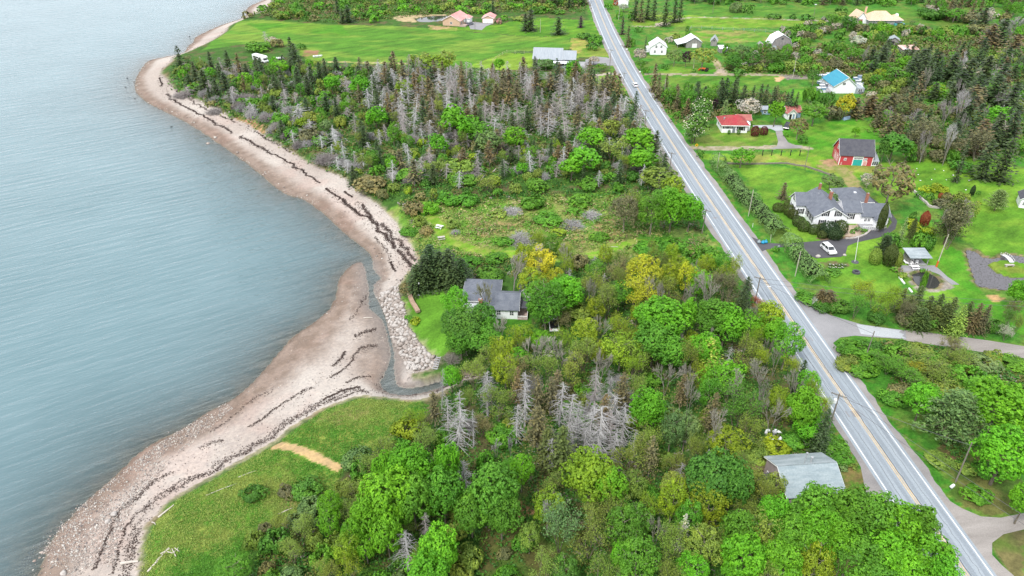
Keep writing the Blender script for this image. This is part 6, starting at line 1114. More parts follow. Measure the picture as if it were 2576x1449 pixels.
# big white house with grey roofs
p, L = bld('house', 'large white house with joined dark grey gabled roofs and black shutters beside the asphalt drive', (2042.5, 574), (2122.5, 575.3))
gable(p, 0, 8.4, 0, 12.2, 3.5, 2.6, 'y'); gable(p, -2.6, 3.0, 6.6, 11.6, 3.7, 2.3, 'x', oe=.35); gable(p, 8.41, 13.2, 3.0, 8.6, 3.5, 1.7, 'x', oe=0.1); gable(p, 13.21, 20.2, 2.4, 8.8, 2.7, 2.0, 'x'); gable(p, 16.2, 18.6, .2, 2.39, 2.3, .8, 'y', over=.3)
for x in (2.6, 5.8): window(p, x, 0, 3.6, .85, 1.35, 'f', True)
for x in (2.2, 6.3): window(p, x, 0, .9, .85, 1.5, 'f', True)
for y in (1.6, 3.6, 5.4): window(p, 0, y, 1.2, .8, 1.5, 'l', True)
for y in (8.1, 10.1): window(p, -2.6, y, 1.0, .8, 1.4, 'l', True)
window(p, -2.6, 9.1, 3.7, .8, 1.2, 'l', True); window(p, 10.6, 3.0, 1.4, .9, 1.4, 'f', True); window(p, 14.3, 2.4, 1.1, .6, .8); window(p, 15.2, 2.4, 1.1, .6, .8); door(p, 17.4, .2, 1.0, 2.0); window(p, -1.3, 6.6, 1.0, .8, 1.4, 'f', True); door(p, 9.0, 3.0, .9, 2.1, 'f')
chimney(p, 5.6, 6.6, 5.0, 7.3); chimney(p, 15.2, 6.6, 4.0, 7.0, .3); chimney(p, 4.2, 11.2, 5.8, 7.6, .28)
MB().box(12.6, -.9, .05, 17.0, 2.36, .35).build('deck', M['deckgrey'], p); rl = MB()
for k in range(9): rl.box(12.6 + k * .54, -.88, .35, 12.66 + k * .54, -.82, 1.2)
rl.box(12.6, -.9, 1.2, 17.0, -.8, 1.28); rl.build('railing', M['trim'], p)
# garage behind
p, L = bld('garage', 'detached grey hip-roofed garage with a small skylight behind the big white house', (2113, 529.5), (2188, 530.5), 'garage')
rf = hip(p, 0, L, 0, 8.0, 2.7, 2.5, over=.45, ridge_cut=4.2); window(p, 1.2, 0, 1.0, .8, 1.0); MB().box(-.35, -.25, 0, .35, .25, .1).build('skylight', M['roof_white'], rf, (L * .48, 2.4, 4.32), (math.radians(27), 0, 0))
# red barn
p, L = bld('barn', 'red wooden barn with white trim, a dark grey roof and teal double doors', (2108.3, 414.3), (2191.5, 418), 'barn')
gable(p, 0, L, 0, 7.6, 3.4, 3.7, 'x', 'red', 'roof_dark', over=.35)
MB().box(-.06, -.06, 0, .14, .14, 3.4).box(L - .14, -.06, 0, L + .06, .14, 3.4).box(.16, -.05, 3.05, L - .16, .01, 3.3).build('corner_board', M['trim'], p)
dr = MB().box(L * .40, -.07, 0, L * .40 + .2, .0, 2.9).box(L * .40 + 2.9, -.07, 0, L * .40 + 3.1, 0, 2.9).box(L * .40, -.075, 2.75, L * .40 + 3.1, 0, 3.0).box(L * .40 + .2, -.06, 1.95, L * .40 + 2.9, 0, 2.75).build('door_frame', M['trim'], p)
MB().box(L * .40 + .2, -.05, 0, L * .40 + 1.53, 0, 1.93).box(L * .40 + 1.57, -.05, 0, L * .40 + 2.9, 0, 1.93).build('barn_door', M['teal'], p)
for k in range(8): MB().box(L * .40 + .35 + k * .32, -.075, 2.1, L * .40 + .57 + k * .32, -.061, 2.6).build('transom_pane', M['glass'], dr)
window(p, L * .17, 0, 1.6, .6, .6); window(p, L * .78, 0, 1.8, .7, .6); door(p, L * .78, 0, 1.0, 1.5, 'f', 'roof_pink'); MB().box(L * .06, -.12, 0, L * .10, -.01, .9).build('board', M['roof_pink'], p)
for y in (2.2, 4.6): window(p, 0, y, .8, .8, 1.4, 'l')
window(p, 0, 3.6, 4.0, .8, 1.0, 'l')
MB().box(-.03, 1.0, .1, -.005, 6.4, 2.9).build('worn_boards', M['peeling'], p)
q = MB(); q.prism([(0.3, 0), (4.6, 0), (4.6, 2.9), (.3, 1.5)], L + .02, L + 2.0, 'x'); lean = q.build('lean_to', M['trim'], p); MB().prism([(.15, 1.48), (4.7, 2.96), (4.7, 3.04), (.15, 1.56)], L + .0, L + 2.15, 'x').build('glass_roof', M['roof_pale'], lean)
for k in range(3): MB().box(L + .15 + k * .62, .26, .25, L + .65 + k * .62, .295, 1.3).build('pane', M['glass'], lean)
# red-roofed bungalow
p, L = bld('bungalow', 'white bungalow with a bright red hip roof, a picture window and dark shutters', (1814.8, 333.7), (1878.5, 334.6))
hip(p, 0, L, 0, 8.5, 2.7, 2.3, 'white', 'roof_red', over=.5, ridge_cut=3.4); gable(p, L - 2.0, L + 2.6, 6.6, 10.6, 2.5, 1.2, 'x', 'white', 'roof_redbrown'); MB().box(L + .01, 2.4, -.3, L + 1.5, 6.0, 2.3).build('porch', M['white'], p)
door(p, L * .47, 0, .95, 2.0, 'f', 'cargrey')
for x, w_ in ((L * .14, 1.0), (L * .30, 1.0)): window(p, x, 0, 1.5, w_, .75, 'f', True)
window(p, L * .74, 0, .9, 1.9, 1.3, 'f', True, pane='carglass', bars=False)
for y in (2.4, 5.6): window(p, 0, y, 1.0, .9, 1.0, 'l')
chimney(p, 1.0, 3.0, 2.9, 4.3, .18, 'metal')
# outbuildings of the bungalow
p, L = bld('shed', 'small white and pale blue cottage shed with a red-brown roof behind the dark car', (1978.5, 298), (2012, 296.5), 'shed'); gable(p, 0, L, 0, 4.2, 2.4, 1.5, 'x', 'bluedoor', 'roof_redbrown'); gable(p, -.4, 2.8, -1.2, 2.0, 2.4, 1.4, 'y', 'white', 'roof_redbrown'); door(p, .7, -1.2, .9, 1.9); door(p, 1.9, -1.2, .7, 1.9, 'f', 'bluedoor')
p, L = bld('shed', 'little white shed half hidden between the white-flowering tree and the green maple', (1917.5, 288), (1937, 288), 'shed'); gable(p, 0, L, 0, 3.0, 2.0, .7, 'x', 'bluedoor', 'roof_pale'); window(p, L * .3, 0, .6, .9, 1.1)
# turquoise-roofed house
p, L = bld('house', 'white gabled house with a bright turquoise metal roof and piles of clutter around it', (2095, 235), (2150, 235))
gable(p, 0, L, 0, 12.0, 3.1, 3.2, 'y', 'white', 'roof_blue', over=.5, ridge=.55); window(p, L * .42, 0, 3.4, 1.1, .9); MB().box(L * .55 - .12, -.55, 6.45, L * .55 + .12, 12.55, 6.52).build('ridge_cap', M['trim'], p); MB().box(-4.0, 1.0, -.3, -.02, 8.0, .5).build('deck', M['deckgrey'], p); MB().box(L + .02, -.5, -.3, L + 3.4, 4.0, 2.2).build('porch', M['roof_pale'], p); window(p, L + 1.7, -.5, .8, 1.6, 1.0, 'f', pane='carglass')
# farm group across the road
p, L = bld('farmhouse', 'white gabled farmhouse with a white metal roof on the far side of the road', (1635.2, 137.5), (1675.2, 138.3)); gable(p, 0, L, 0, 8.5, 3.7, 2.5, 'y', 'white', 'roof_white'); MB().box(-1.6, 4.5, -.3, -.02, 8.4, 2.2).build('porch', M['white'], p)
for x, z in ((L * .28, .9), (L * .72, .9), (L * .66, 3.2)): window(p, x, 0, z, .8, 1.1)
window(p, L * .35, 0, 3.2, .8, 1.1)
p, L = bld('barn', 'weathered grey barn with a white metal roof sweeping down over an open lean-to', (1725.2, 120.5), (1763.5, 120.5), 'barn'); gable(p, 0, L, 0, 9.0, 2.7, 2.2, 'y', 'oldwood', 'roof_white', trim='roof_pale', over=.3)
MB().prism([(-4.4, 1.6), (-.31, 2.62), (-.31, 2.74), (-4.4, 1.72)], -.3, 9.3, 'y').build('lean_to_roof', M['roof_white'], p)
for y in (.1, 4.5, 8.9): MB().box(-4.2, y - .1, -.2, -4.0, y + .1, 1.62).build('post', M['oldwood'], p)
door(p, L * .55, 0, 2.2, 1.9, 'f', 'trim')
p, L = bld('shed', 'narrow grey gabled shed with a pale roof beside the barn', (1786.9, 115.5), (1802.7, 116.5), 'shed'); gable(p, 0, L, 0, 5.0, 2.6, 1.8, 'y', 'oldwood', 'roof_pale', trim='roof_white', over=.35); window(p, L * .5, 0, 2.3, .7, .7, frame='oldwood')
p, L = bld('shed', 'low grey shed with a flat white roof in front of the rusty brush', (1810.2, 133.5), (1834.4, 133.5), 'shed'); shed(p, 0, L, 0, 4.5, 1.9, 2.5, 'oldwood', 'roof_white')
p, L = bld('barn', 'tall grey gambrel barn with a long pale metal roof slope', (1937, 124.5), (1990, 124.5), 'barn')
pr = [(0, -.3), (10.4, -.3), (10.4, 2.0), (8.9, 4.9), (5.2, 6.9), (1.5, 4.9), (0, 2.0)]; MB().prism(pr, 0, 8.0, 'y').build('wall', M['oldwood'], p); rb = MB()
for a, b_ in (((-.25, 1.6), (1.45, 4.95)), ((1.45, 4.95), (5.2, 6.95)), ((5.2, 6.95), (8.95, 4.95)), ((8.95, 4.95), (10.65, 1.6))): rb.hull([(a[0], -.3, a[1]), (b_[0], -.3, b_[1]), (b_[0], 8.3, b_[1]), (a[0], 8.3, a[1])], [(a[0], -.3, a[1] + .14), (b_[0], -.3, b_[1] + .14), (b_[0], 8.3, b_[1] + .14), (a[0], 8.3, a[1] + .14)])
rb.build('roof', M['roof_white'], p); MB().prism([(-2.6, -.3), (-.02, -.3), (-.02, 1.8), (-2.6, 1.2)], -.2, 1.2, 'x').build('annex', M['roof_sage'], p, (1.2, 0, 0)); window(p, 5.2, 0, 4.6, .9, .9, frame='oldwood')
p, L = bld('shed', 'tiny grey gabled shed just left of the gambrel barn', (1908.5, 121.5), (1918, 121.5), 'shed'); gable(p, 0, L, 0, 2.6, 1.8, .9, 'y', 'pinkwood', 'oldwood', trim='trim')
# tan-roofed house
p, L = bld('house', 'sprawling house with tan hip roofs and a gabled left wing near the far tree line', (2185, 62.5), (2250, 62.5)); hip(p, 0, L, 0, 11.0, 2.4, 4.0, 'deckgrey', 'roof_tan', over=.6, ridge_cut=4.5); gable(p, -6.0, -.02, 3.5, 12.5, 2.6, 3.4, 'y', 'white', 'roof_tan', over=.5); hip(p, L - 1.0, L + 4.6, 1.5, 9.0, 2.2, 2.2, 'deckgrey', 'roof_tan', over=.5); door(p, -3.6, 3.5, 2.6, 2.2, 'f', 'brick'); chimney(p, 1.0, 9.6, 4.0, 7.6, .4, 'roof_tan')
for x in (2.5, 6.0, 9.5): window(p, x, 0, .8, 1.4, 1.1)
# far right sheds
p, L = bld('shed', 'old open-fronted grey shed with a pale roof beside the green tree', (2233, 113), (2260, 115), 'shed'); gable(p, 0, L, 0, 5.5, 2.4, 1.4, 'y', 'oldwood', 'roof_streak', trim='roof_pale'); MB().box(.5, -.04, 0, 2.6, -.004, 1.9).build('door', M['black'], p)
p, L = bld('shed', 'long grey shed with a patchy rust-streaked metal roof', (2268, 137.5), (2308, 137), 'shed'); shed(p, 0, L, 0, 5.0, 2.3, 3.1, 'oldwood', 'roof_rust'); MB().box(.6, -.2, 2.37, 3.3, 2.2, 2.40).build('metal_sheet', M['roof_white'], p, None, (math.radians(9.1), 0, 0))
# pink-roofed house and garage
p, L = bld('house', 'tan house with a pink roof beside a small pond', (1114, 64), (1156.7, 66.7)); gable(p, 0, L, 0, 14.5, 2.9, 2.6, 'y', 'tan', 'roof_pink', over=.5); window(p, L, 3.0, .9, 1.4, 1.2, 'r'); window(p, L, 8.0, .9, 2.4, 1.6, 'r', pane='trim'); window(p, L * .5, 0, 1.0, 1.2, 1.1); MB().box(L + .02, -.6, -.3, L + 3.5, 3.4, .8).build('deck', M['deck'], p); hip(p, L - 1, L + 2.5, 9.5, 14.0, 2.6, 1.6, 'white', 'roof_pink')
p, L = bld('garage', 'white double garage with a pink roof at the end of the grey yard', (1213.3, 57.5), (1241.7, 58.3), 'garage'); gable(p, 0, L, 0, 9.0, 2.6, 1.4, 'y', 'tan', 'roof_pink', over=.4)
for x in (L * .27, L * .73): door(p, x, 0, L * .40, 2.1, 'f', 'trim')
# long blue-grey house
p, L = bld('house', 'long dark blue-grey house with a pale metal roof and white window frames', (1341.6, 162.5), (1411.6, 164.5)); gable(p, 0, L, 0, 11.0, 2.6, 3.4, 'x', 'slate', 'roof_pale', over=.45, ridge=.6); gable(p, L + .02, L + 6.2, .6, 9.0, 2.6, 2.6, 'x', 'slate', 'roof_pale', over=.4, ridge=.6)
for x in (L * .32, L * .86, L + 1.2, L + 4.2): window(p, x, .6 if x > L else 0, 1.0, .8, 1.1)
MB().box(L * .72, -4.4, -.3, L + 4.4, -.02, .7).build('deck', M['roof_pale'], p); MB().box(L * .72, -4.4, 1.9, L + 4.4, -.06, 2.05).build('porch_roof', M['roof_white'], p)
for k in range(4): MB().box(L * .74 + k * 2.5, -4.3, .7, L * .74 + k * 2.5 + .14, -4.16, 1.9).build('post', M['trim'], p)
MB().box(L + 6.3, -4.0, -.3, L + 11.0, 4.0, .9).build('terrace', M['deckgrey'], p); MB().box(L * .6, -3.0, -.3, L * .71, -.02, .5).build('steps', M['deck'], p)
# shingled cottage at the creek
p, L = bld('cottage', 'white cottage with grey roofs and a brick chimney behind the rock bank', (1214.6, 800), (1302, 803), 'cottage'); gable(p, 0, L, 0, 6.8, 2.5, 1.7, 'x', 'white', 'roof_grey', over=.4); hip(p, -4.4, 2.9, 3.0, 11.0, 2.5, 2.1, 'white', 'roof_grey', over=.5, ridge_cut=3.5); MB().box(-4.6, 1.2, -.3, -.9, 2.98, 2.0).build('porch', M['white'], p)
for x in (L * .46, L * .83): window(p, x, 0, 1.0, .75, 1.0)
window(p, L * .15, 0, 1.0, .75, 1.0); window(p, -4.4, 5.2, .9, 1.2, 1.2, 'l'); window(p, -4.4, 8.6, .9, 1.2, 1.2, 'l'); chimney(p, -.45, .7, -.3, 4.1, .38)
MB().box(L + .02, -.2, -.2, L + 2.1, 3.6, .25).build('deck', M['deck'], p); MB().prism([(1.0, 2.1), (4.6, 2.5), (4.6, 2.6), (1.0, 2.2)], L + .42, L + 2.2, 'x').build('porch_roof', M['roof_dark'], p); door(p, L, 2.0, .9, 1.9, 'r'); rl = MB().box(L + 2.0, -.2, .25, L + 2.08, 3.6, .95).box(L + .1, -.2, .85, L + 2.0, -.12, .95)
for k in range(8): rl.box(L + .15 + k * .25, -.19, .25, L + .2 + k * .25, -.13, .85)
rl.build('railing', M['trim'], p)
p, L = bld('shed', 'small white shed with a dark gable roof behind the cottage', (1309, 757), (1334, 757), 'shed'); gable(p, 0, L, 0, 3.4, 2.3, 1.2, 'y', 'white', 'roof_dark', over=.25); window(p, L * .5, 0, 2.1, .5, .35)
# grey-roofed gambrel barn near the road
p, L = bld('barn', 'weathered pinkish barn with a broad pale aqua-grey roof at the road edge', (1970, 1292), (2108, 1282), 'barn'); gable(p, 0, L, 0, 7.8, 3.7, 1.9, 'x', 'pinkwood', 'roof_sage', over=.35, trim='trim', ridge=.52)
MB().prism([(4.02, 5.79), (8.17, 3.70), (8.17, 3.74), (4.02, 5.83)], -.40, L + .40, 'x').build('rear_roofing', M['roof_streak'], p); window(p, 0, 4.6, 2.0, .9, 1.0, 'l'); window(p, 0, 6.4, .8, .8, 1.0, 'l'); MB().lathe([(.12, 0), (.12, 1.1), (.2, 1.1), (.2, 1.35), (.02, 1.4)], 10).build('vent_pipe', M['metal'], p, (L * .60, 4.6, 5.3)); MB().lathe([(.05, 0), (.05, 2.2), (.16, 2.2), (.16, 2.42), (.02, 2.46)], 8).build('vent_pipe', M['metal'], p, (L * .46, 4.3, 5.5))
r_ = np.random.default_rng(4); n = 520; y_ = r_.uniform(0, 2.4, n); C_ = np.column_stack([r_.uniform(-.35, .05, n), y_, r_.uniform(0, 1, n) ** .7 * (3.6 + y_ * .3)]); V, F = leafquads(r_, C_, unit(r_.normal(size=(n, 3)) * .5 + [-1, -.2, .3]), .16); iv_ = link('ivy', npmesh('ivy', V, F, M['leaf'], tint=np.repeat(r_.uniform(.2, .9, n), 4)), p); iv_.color = (.07, .14, .025, 1)
p, L = bld('shed', 'small dark lean-to shed with a charcoal roof against the left end of the aqua-grey barn', (1934, 1270), (1964, 1264), 'shed'); shed(p, 0, L * .95, 0, 3.6, 1.7, 2.3, 'oldwood', 'roof_dark', over=.3)
# pavilion by the dark pond
p, L = bld('pavilion', 'open grey pavilion with a pale sloping roof and white chairs by the dark pond', (2286.7, 668), (2332, 668), 'pavilion')
for x in (0.1, L - .1):
    for y in (.1, 3.4): MB().box(x - .08, y - .08, -.1, x + .08, y + .08, 2.5 if y > 1 else 2.2).build('post', M['deckgrey'], p)
MB().prism([(-.4, 2.12), (3.9, 2.58), (3.9, 2.7), (-.4, 2.24)], -.5, L + .5, 'x').build('roof', M['roof_streak'], p); MB().box(0.2, 3.36, 0, L - .2, 3.44, 2.4).build('back_wall', M['oldwood'], p); MB().box(0, .2, -.05, L, 3.3, .1).build('floor', M['deckgrey'], p); MB().box(.05, .3, .1, .1, 3.2, 1.6).build('side_wall', M['oldwood'], p)
# house at the right picture edge
p, L = bld('house', 'white gabled house cut off by the right picture edge above the bright lawn', (2562, 522), (2620, 531)); gable(p, 0, L, 0, 5.0, 2.7, 1.9, 'y', 'white', 'roof_dark'); window(p, .9, 0, .9, .6, .8); window(p, 2.3, 0, 1.6, .7, .8)
# buildings cut by the top edge
p, L = bld('house', 'pale house with a white roof half hidden at the top edge beside the road', (1549, 13), (1580, 13)); gable(p, 0, L, 0, 8, 2.6, 2.4, 'y', 'white', 'roof_white')
# ---------------------------------------------------------------- vehicles
def car(name, label, px0, px1, paint, cat='car', length=4.6, kind='suv', wd=1.82):
    """px0 rear, px1 front on the ground"""
    A = np.array(at(*px0)); B = np.array(at(*px1)); d = B - A; c = (A + B) / 2; e = thing(name, label, cat, (c[0], c[1], ZL + .06), math.atan2(d[1], d[0])); l = length / 2; w_ = wd / 2; h = 1.62 if kind in ('suv', 'pickup') else 1.42
    prof = [(-l, .38), (-l + .05, .82), (-l + .1, .95), (l - .95, .97), (l - .15, .80), (l, .6), (l - .02, .36), (l - .2, .28), (-l + .2, .28)]
    MB().hull([(x, -w_, z) for x, z in prof], [(x, w_, z) for x, z in prof]).build('body', M[paint], e)
    c0, c1, t0, t1 = (-l + .12, l - 1.0, -l + .45, l - 1.75) if kind != 'pickup' else (-.45, l - 1.15, -.3, l - 1.85)
    if kind == 'sedan': t0 = -l + 1.0
    bt = [(c0, -w_ + .06, .94), (c1, -w_ + .06, .94), (c1, w_ - .06, .94), (c0, w_ - .06, .94)]; tp = [(t0, -w_ + .22, h - .06), (t1, -w_ + .22, h - .06), (t1, w_ - .22, h - .06), (t0, w_ - .22, h - .06)]
    MB().hull(bt, tp).build('windows', M['carglass'], e); MB().hull([(t0 - .06, -w_ + .2, h - .065), (t1 + .06, -w_ + .2, h - .065), (t1 + .06, w_ - .2, h - .065), (t0 - .06, w_ - .2, h - .065)], [(t0, -w_ + .26, h), (t1, -w_ + .26, h), (t1, w_ - .26, h), (t0, w_ - .26, h)]).build('roof', M[paint], e)
    pl = MB()
    for s in (-1, 1):
        for bx, tx in ((c0, t0), ((c0 + c1) / 2, (t0 + t1) / 2), (c1, t1)): pl.tube((bx, s * (w_ - .06), .94), (tx, s * (w_ - .215), h - .05), .045, .045, 4)
    pl.build('pillars', M[paint], e)
    if kind == 'pickup': MB().box(-l + .12, -w_ + .12, .955, -.5, w_ - .12, .985).build('bed', M['black'], e)
    for x in (-l + .85, l - .85):
        for s in (-1, 1):
            wh = MB().tube((x, s * (w_ - .2), .34), (x, s * (w_ + .01), .34), .34, .34, 16).build('wheel', M['rubber'], e); MB().tube((x, s * (w_ - .02), .34), (x, s * (w_ + .022), .34), .2, .2, 12).build('rim', M['metal'], wh)
    for s in (-1, 1): MB().box(l - .22, s * .62 - .18, .62, l + .012, s * .62 + .18, .76).build('headlight', M['trim'], e); MB().box(-l - .012, s * .7 - .1, .7, -l + .1, s * .7 + .1, .9).build('tail_light', M['red'], e); MB().box(c1 - .25, s * (w_ + .06) - .07, .95, c1 - .08, s * (w_ + .06) + .07, 1.08).build('mirror', M[paint], e)
    return e
car('car', 'white hatchback parked on the dark asphalt of the big white house', Q(2240, 540, [(1180, 1035)])[0], Q(2240, 540, [(1275, 1118)])[0], 'carwhite')
car('car', 'white car driving away along the road', Q(1792, 0, [(585, 1325)])[0], Q(1792, 0, [(548, 1275)])[0], 'carwhite', kind='sedan')
car('pickup_truck', 'dark pickup truck parked at the edge of the paved yard of the red-roofed bungalow', Q(2048, 230, [(1585, 745)])[0], Q(2048, 230, [(1552, 805)])[0], 'carblack', 'truck', 5.0, 'suv', 1.95)
car('pickup_truck', 'pickup truck with a white cab and dark cargo bed under the trees by the cottage', (1394, 832), (1391, 806), 'carwhite', 'truck', 5.4, 'pickup', 1.95)
car('car', 'grey car parked on the yard of the pink-roofed house', Q(1280, 0, [(625, 385)])[0], Q(1280, 0, [(680, 372)])[0], 'cargrey')
# motorhome
A = np.array(at(*Q(680, 100, [(385, 395)])[0])); B = np.array(at(*Q(680, 100, [(655, 462)])[0])); d = B - A; e = thing('motorhome', 'white motorhome with dark side stripes parked among spruces on the point', 'motorhome', (*((A + B) / 2), ZL), math.atan2(d[1], d[0])); l = 4.4
MB().prism([(-l, .55), (l - 1.7, .55), (l - 1.7, 1.9), (l - .7, 2.0), (l - .5, 2.4), (l - .9, 3.0), (-l, 3.05)], -1.2, 1.2, 'y').build('body', M['carwhite'], e); MB().prism([(l - 1.69, .5), (l, .5), (l + .05, 1.05), (l - .55, 1.2), (l - 1.2, 1.88), (l - 1.69, 1.88)], -1.1, 1.1, 'y').build('cab', M['carwhite'], e); MB().prism([(l - 1.22, 1.88), (l - .62, 1.22), (l - .55, 1.26), (l - 1.12, 1.93)], -.95, .95, 'y').build('windscreen', M['carglass'], e)
for x, w_ in ((-3.2, 1.1), (-.6, 1.3), (1.4, .8)): MB().box(x - w_ / 2, -1.225, 1.7, x + w_ / 2, -1.195, 2.4).build('window', M['carglass'], e)
MB().box(-2.0, -1.23, .6, -1.3, -1.197, 2.5).build('door', M['cargrey'], e); MB().prism([(-3.9, 1.0), (1.6, 1.0), (2.3, 1.6), (2.0, 1.6), (1.4, 1.2), (-3.9, 1.2)], -1.222, -1.19, 'y').build('stripe', M['black'], e); MB().box(-1.5, -.4, 3.06, -.7, .4, 3.28).build('roof_unit', M['carwhite'], e)
for x in (-2.8, 3.1):
    for s in (-1, 1): MB().tube((x, s * .95, .4), (x, s * 1.22, .4), .4, .4, 14).build('wheel', M['rubber'], e)
X, Y = at(*Q(680, 100, [(1370, 365)])[0]); e = thing('rowing_boat', 'small white boat lying on the grass edge of the hay field', 'boat', (X, Y, ZL + .1), .35); MB().hull([(-1.9, -.45, 0), (1.2, -.45, 0), (2.0, 0, .1), (1.2, .45, 0), (-1.9, .45, 0)], [(-2, -.8, .75), (1.3, -.8, .8), (2.5, 0, .95), (1.3, .8, .8), (-2, .8, .75)]).build('hull', M['carwhite'], e); MB().box(-1.2, -.7, .76, -.8, .7, .82).box(.3, -.7, .8, .7, .7, .86).build('bench', M['cargrey'], e)
X, Y = at(*Q(680, 100, [(800, 395)])[0]); e = thing('utility_trailer', 'low white utility trailer beside the motorhome', 'trailer', (X, Y, ZL), .15); MB().box(-1.6, -.8, .5, 1.6, .8, .62).box(-1.6, -.8, .62, 1.6, -.75, .95).box(-1.6, .75, .62, 1.6, .8, .95).build('box', M['carwhite'], e); MB().tube((1.6, 0, .5), (2.7, 0, .42), .06).build('tow_bar', M['metal'], e)
for s in (-1, 1): MB().tube((0, s * .85, .35), (0, s * 1.0, .35), .35, .35, 12).build('wheel', M['rubber'], e)
X, Y = at(*Q(1792, 0, [(1625, 1075)])[0]); e = thing('tractor', 'small orange tractor with a raised loader on the grass by the farm lane', 'tractor', (X, Y, ZL), 2.6); MB().box(-.2, -.4, .7, 1.5, .4, 1.35).box(-1.0, -.55, .6, -.2, .55, 1.0).build('body', M['orange'], e); MB().box(-.8, -.3, 1.0, -.3, .3, 1.15).box(-.85, -.3, 1.15, -.75, .3, 1.6).build('seat', M['black'], e); MB().tube((.4, -.6, 1.2), (2.4, -.6, .9), .08).tube((.4, .6, 1.2), (2.4, .6, .9), .08).prism([(2.3, .3), (3.1, .3), (2.5, 1.0), (2.3, 1.0)], -.9, .9, 'y').build('loader', M['orange'], e)
for x, rr in ((-.6, .7), (1.1, .45)):
    for s in (-1, 1): MB().tube((x, s * .55, rr), (x, s * .9, rr), rr, rr, 14).build('wheel', M['rubber'], e)
# ---------------------------------------------------------------- poles and wires
def proj(X, Y, Z):
    yc = Y * CP - (Z - CAMZ) * SP; zc = Y * SP + (Z - CAMZ) * CP; return 1288 + FPX * X / yc, 724.5 - FPX * zc / yc
def pole(name, label, base, top, rad=.13, arms=0, mat='pole', cat='pole', extra=None, azim=None):
    X, Y = at(*base); lo, hi = .5, 30.0
    for _ in range(40):
        m_ = (lo + hi) / 2
        if proj(X, Y, ZL + m_)[1] > top[1]: lo = m_
        else: hi = m_
    h = lo; X2 = at(*top, ZL + h)[0]; tilt = math.atan2(X2 - X, h); e = thing(name, label, cat, (X, Y, ZL)); e.rotation_euler = (0, tilt, 0)
    MB().tube((0, 0, -.3), (0, 0, h), rad, rad * .72, 10).build('post', M[mat], e); a = math.radians(56) if azim is None else azim
    for k in range(arms):
        z = h - .35 - k * .9; ar = MB(); ar.box(-1.2, -.06, z - .07, 1.2, .06, z + .07).build('crossarm', M['pole'], e, None, a - math.pi / 2)
        for s in (-1.05, -.45, .45, 1.05): MB().lathe([(.05, 0), (.07, .06), (.05, .12), (.06, .18), (.01, .22)], 8).build('insulator', M['metal'], e, (s * math.cos(a - math.pi / 2), s * math.sin(a - math.pi / 2), z + .07))
    return e, h, (X + h * math.tan(tilt), Y, ZL + h)
tops = {}
_, _, tops[0] = pole('utility_pole', 'utility pole with crossarm left of the road opposite the blue-grey house', (1533.5, 173), (1537, 124), .14, 1)
_, _, tops[1] = pole('utility_pole', 'utility pole with crossarm beside the grass where the white car drives', (1569.3, 208), (1570.2, 182), .14, 1)
_, _, tops[2] = pole('utility_pole', 'plain utility pole at the road edge of the dying wood', (1622, 322), (1625.3, 276), .14, 1)
_, _, tops[3] = pole('utility_pole', 'utility pole with crossarm at the road edge above the bright roadside maples', (1685.3, 422), (1690.3, 383), .14, 1)
_, _, tops[4] = pole('utility_pole', 'utility pole with crossarm on the left verge by the reddish brush', (1765.7, 588), (1777, 526), .14, 1)
e, h, tops[5] = pole('utility_pole', 'utility pole with crossarm and street lamp arm beside the dark roadside spruce', (1899, 762), (1912.5, 697), .14, 1); sl_ = MB().tube((0, 0, h - 2.6), (1.9, -.3, h - 2.2), .04).build('lamp_arm', M['metal'], e); MB().box(1.8, -.42, h - 2.28, 2.5, -.18, h - 2.14).build('lamp_head', M['roof_white'], sl_)
e, h, tops[6] = pole('utility_pole', 'utility pole with transformer and crossarm at the left road edge above the aqua-grey barn', (2084, 1085), (2112, 990), .15, 1); MB().lathe([(.02, 0), (.26, .0), (.28, .05), (.28, .75), (.2, .85), (.02, .86)], 12).build('transformer', M['roof_white'], e, (-.42, -.1, h - 1.9)); MB().tube((0, 0, h - .6), (-1.3, .2, h - .9), .05).build('brace', M['metal'], e)
_, _, tops[7] = pole('utility_pole', 'bare grey pole leaning slightly in the scrub south of the gravel road', (2175, 905), (2200, 833), .12)
_, _, tops[8] = pole('utility_pole', 'bare wooden pole right of the road among the brush at the picture bottom', (2403.7, 1213), (2445, 1114), .13)
pole('utility_pole', 'pale pole beside the southern hedge', (2000, 695), (2014.7, 632), .11, 0, 'polepale'); pole('utility_pole', 'pale pole beside the northern hedge', (1882.5, 544), (1895.5, 477.5), .11, 0, 'polepale'); pole('utility_pole', 'pale pole at the north end of the hedge', (1803, 431), (1810.6, 383), .1, 0, 'polepale'); pole('utility_pole', 'dark thin pole between the curved timber edging and the red barn', (2024, 424.6), (2037.3, 366), .1); pole('utility_pole', 'pale pole beside the orange tractor', (1744.4, 172.5), (1747.7, 135), .12, 0, 'polepale'); pole('utility_pole', 'pale pole in front of the brown-tinged roadside spruce', (1650, 190), (1652.7, 163), .12, 0, 'polepale'); pole('utility_pole', 'pale pole right of the road near the bungalow wood', (1671, 241), (1674.5, 200), .12, 0, 'polepale')
e, h, _t = pole('utility_pole', 'pole with a meter box in the scrub left of the turquoise roof', (1994, 197), (2004, 143), .12, 0, 'polepale'); MB().box(-.25, -.35, h * .33, .25, -.14, h * .33 + .8).build('meter_box', M['cargrey'], e)
e, h, _t = pole('lamp_post', 'dark post with a white lamp at the edge of the far field', (2047, 41.7), (2052, 11.7), .13, 0, 'pole', 'lamp'); MB().box(-.5, -.3, h - .1, .5, .3, h + .25).build('lamp_head', M['roof_white'], e)
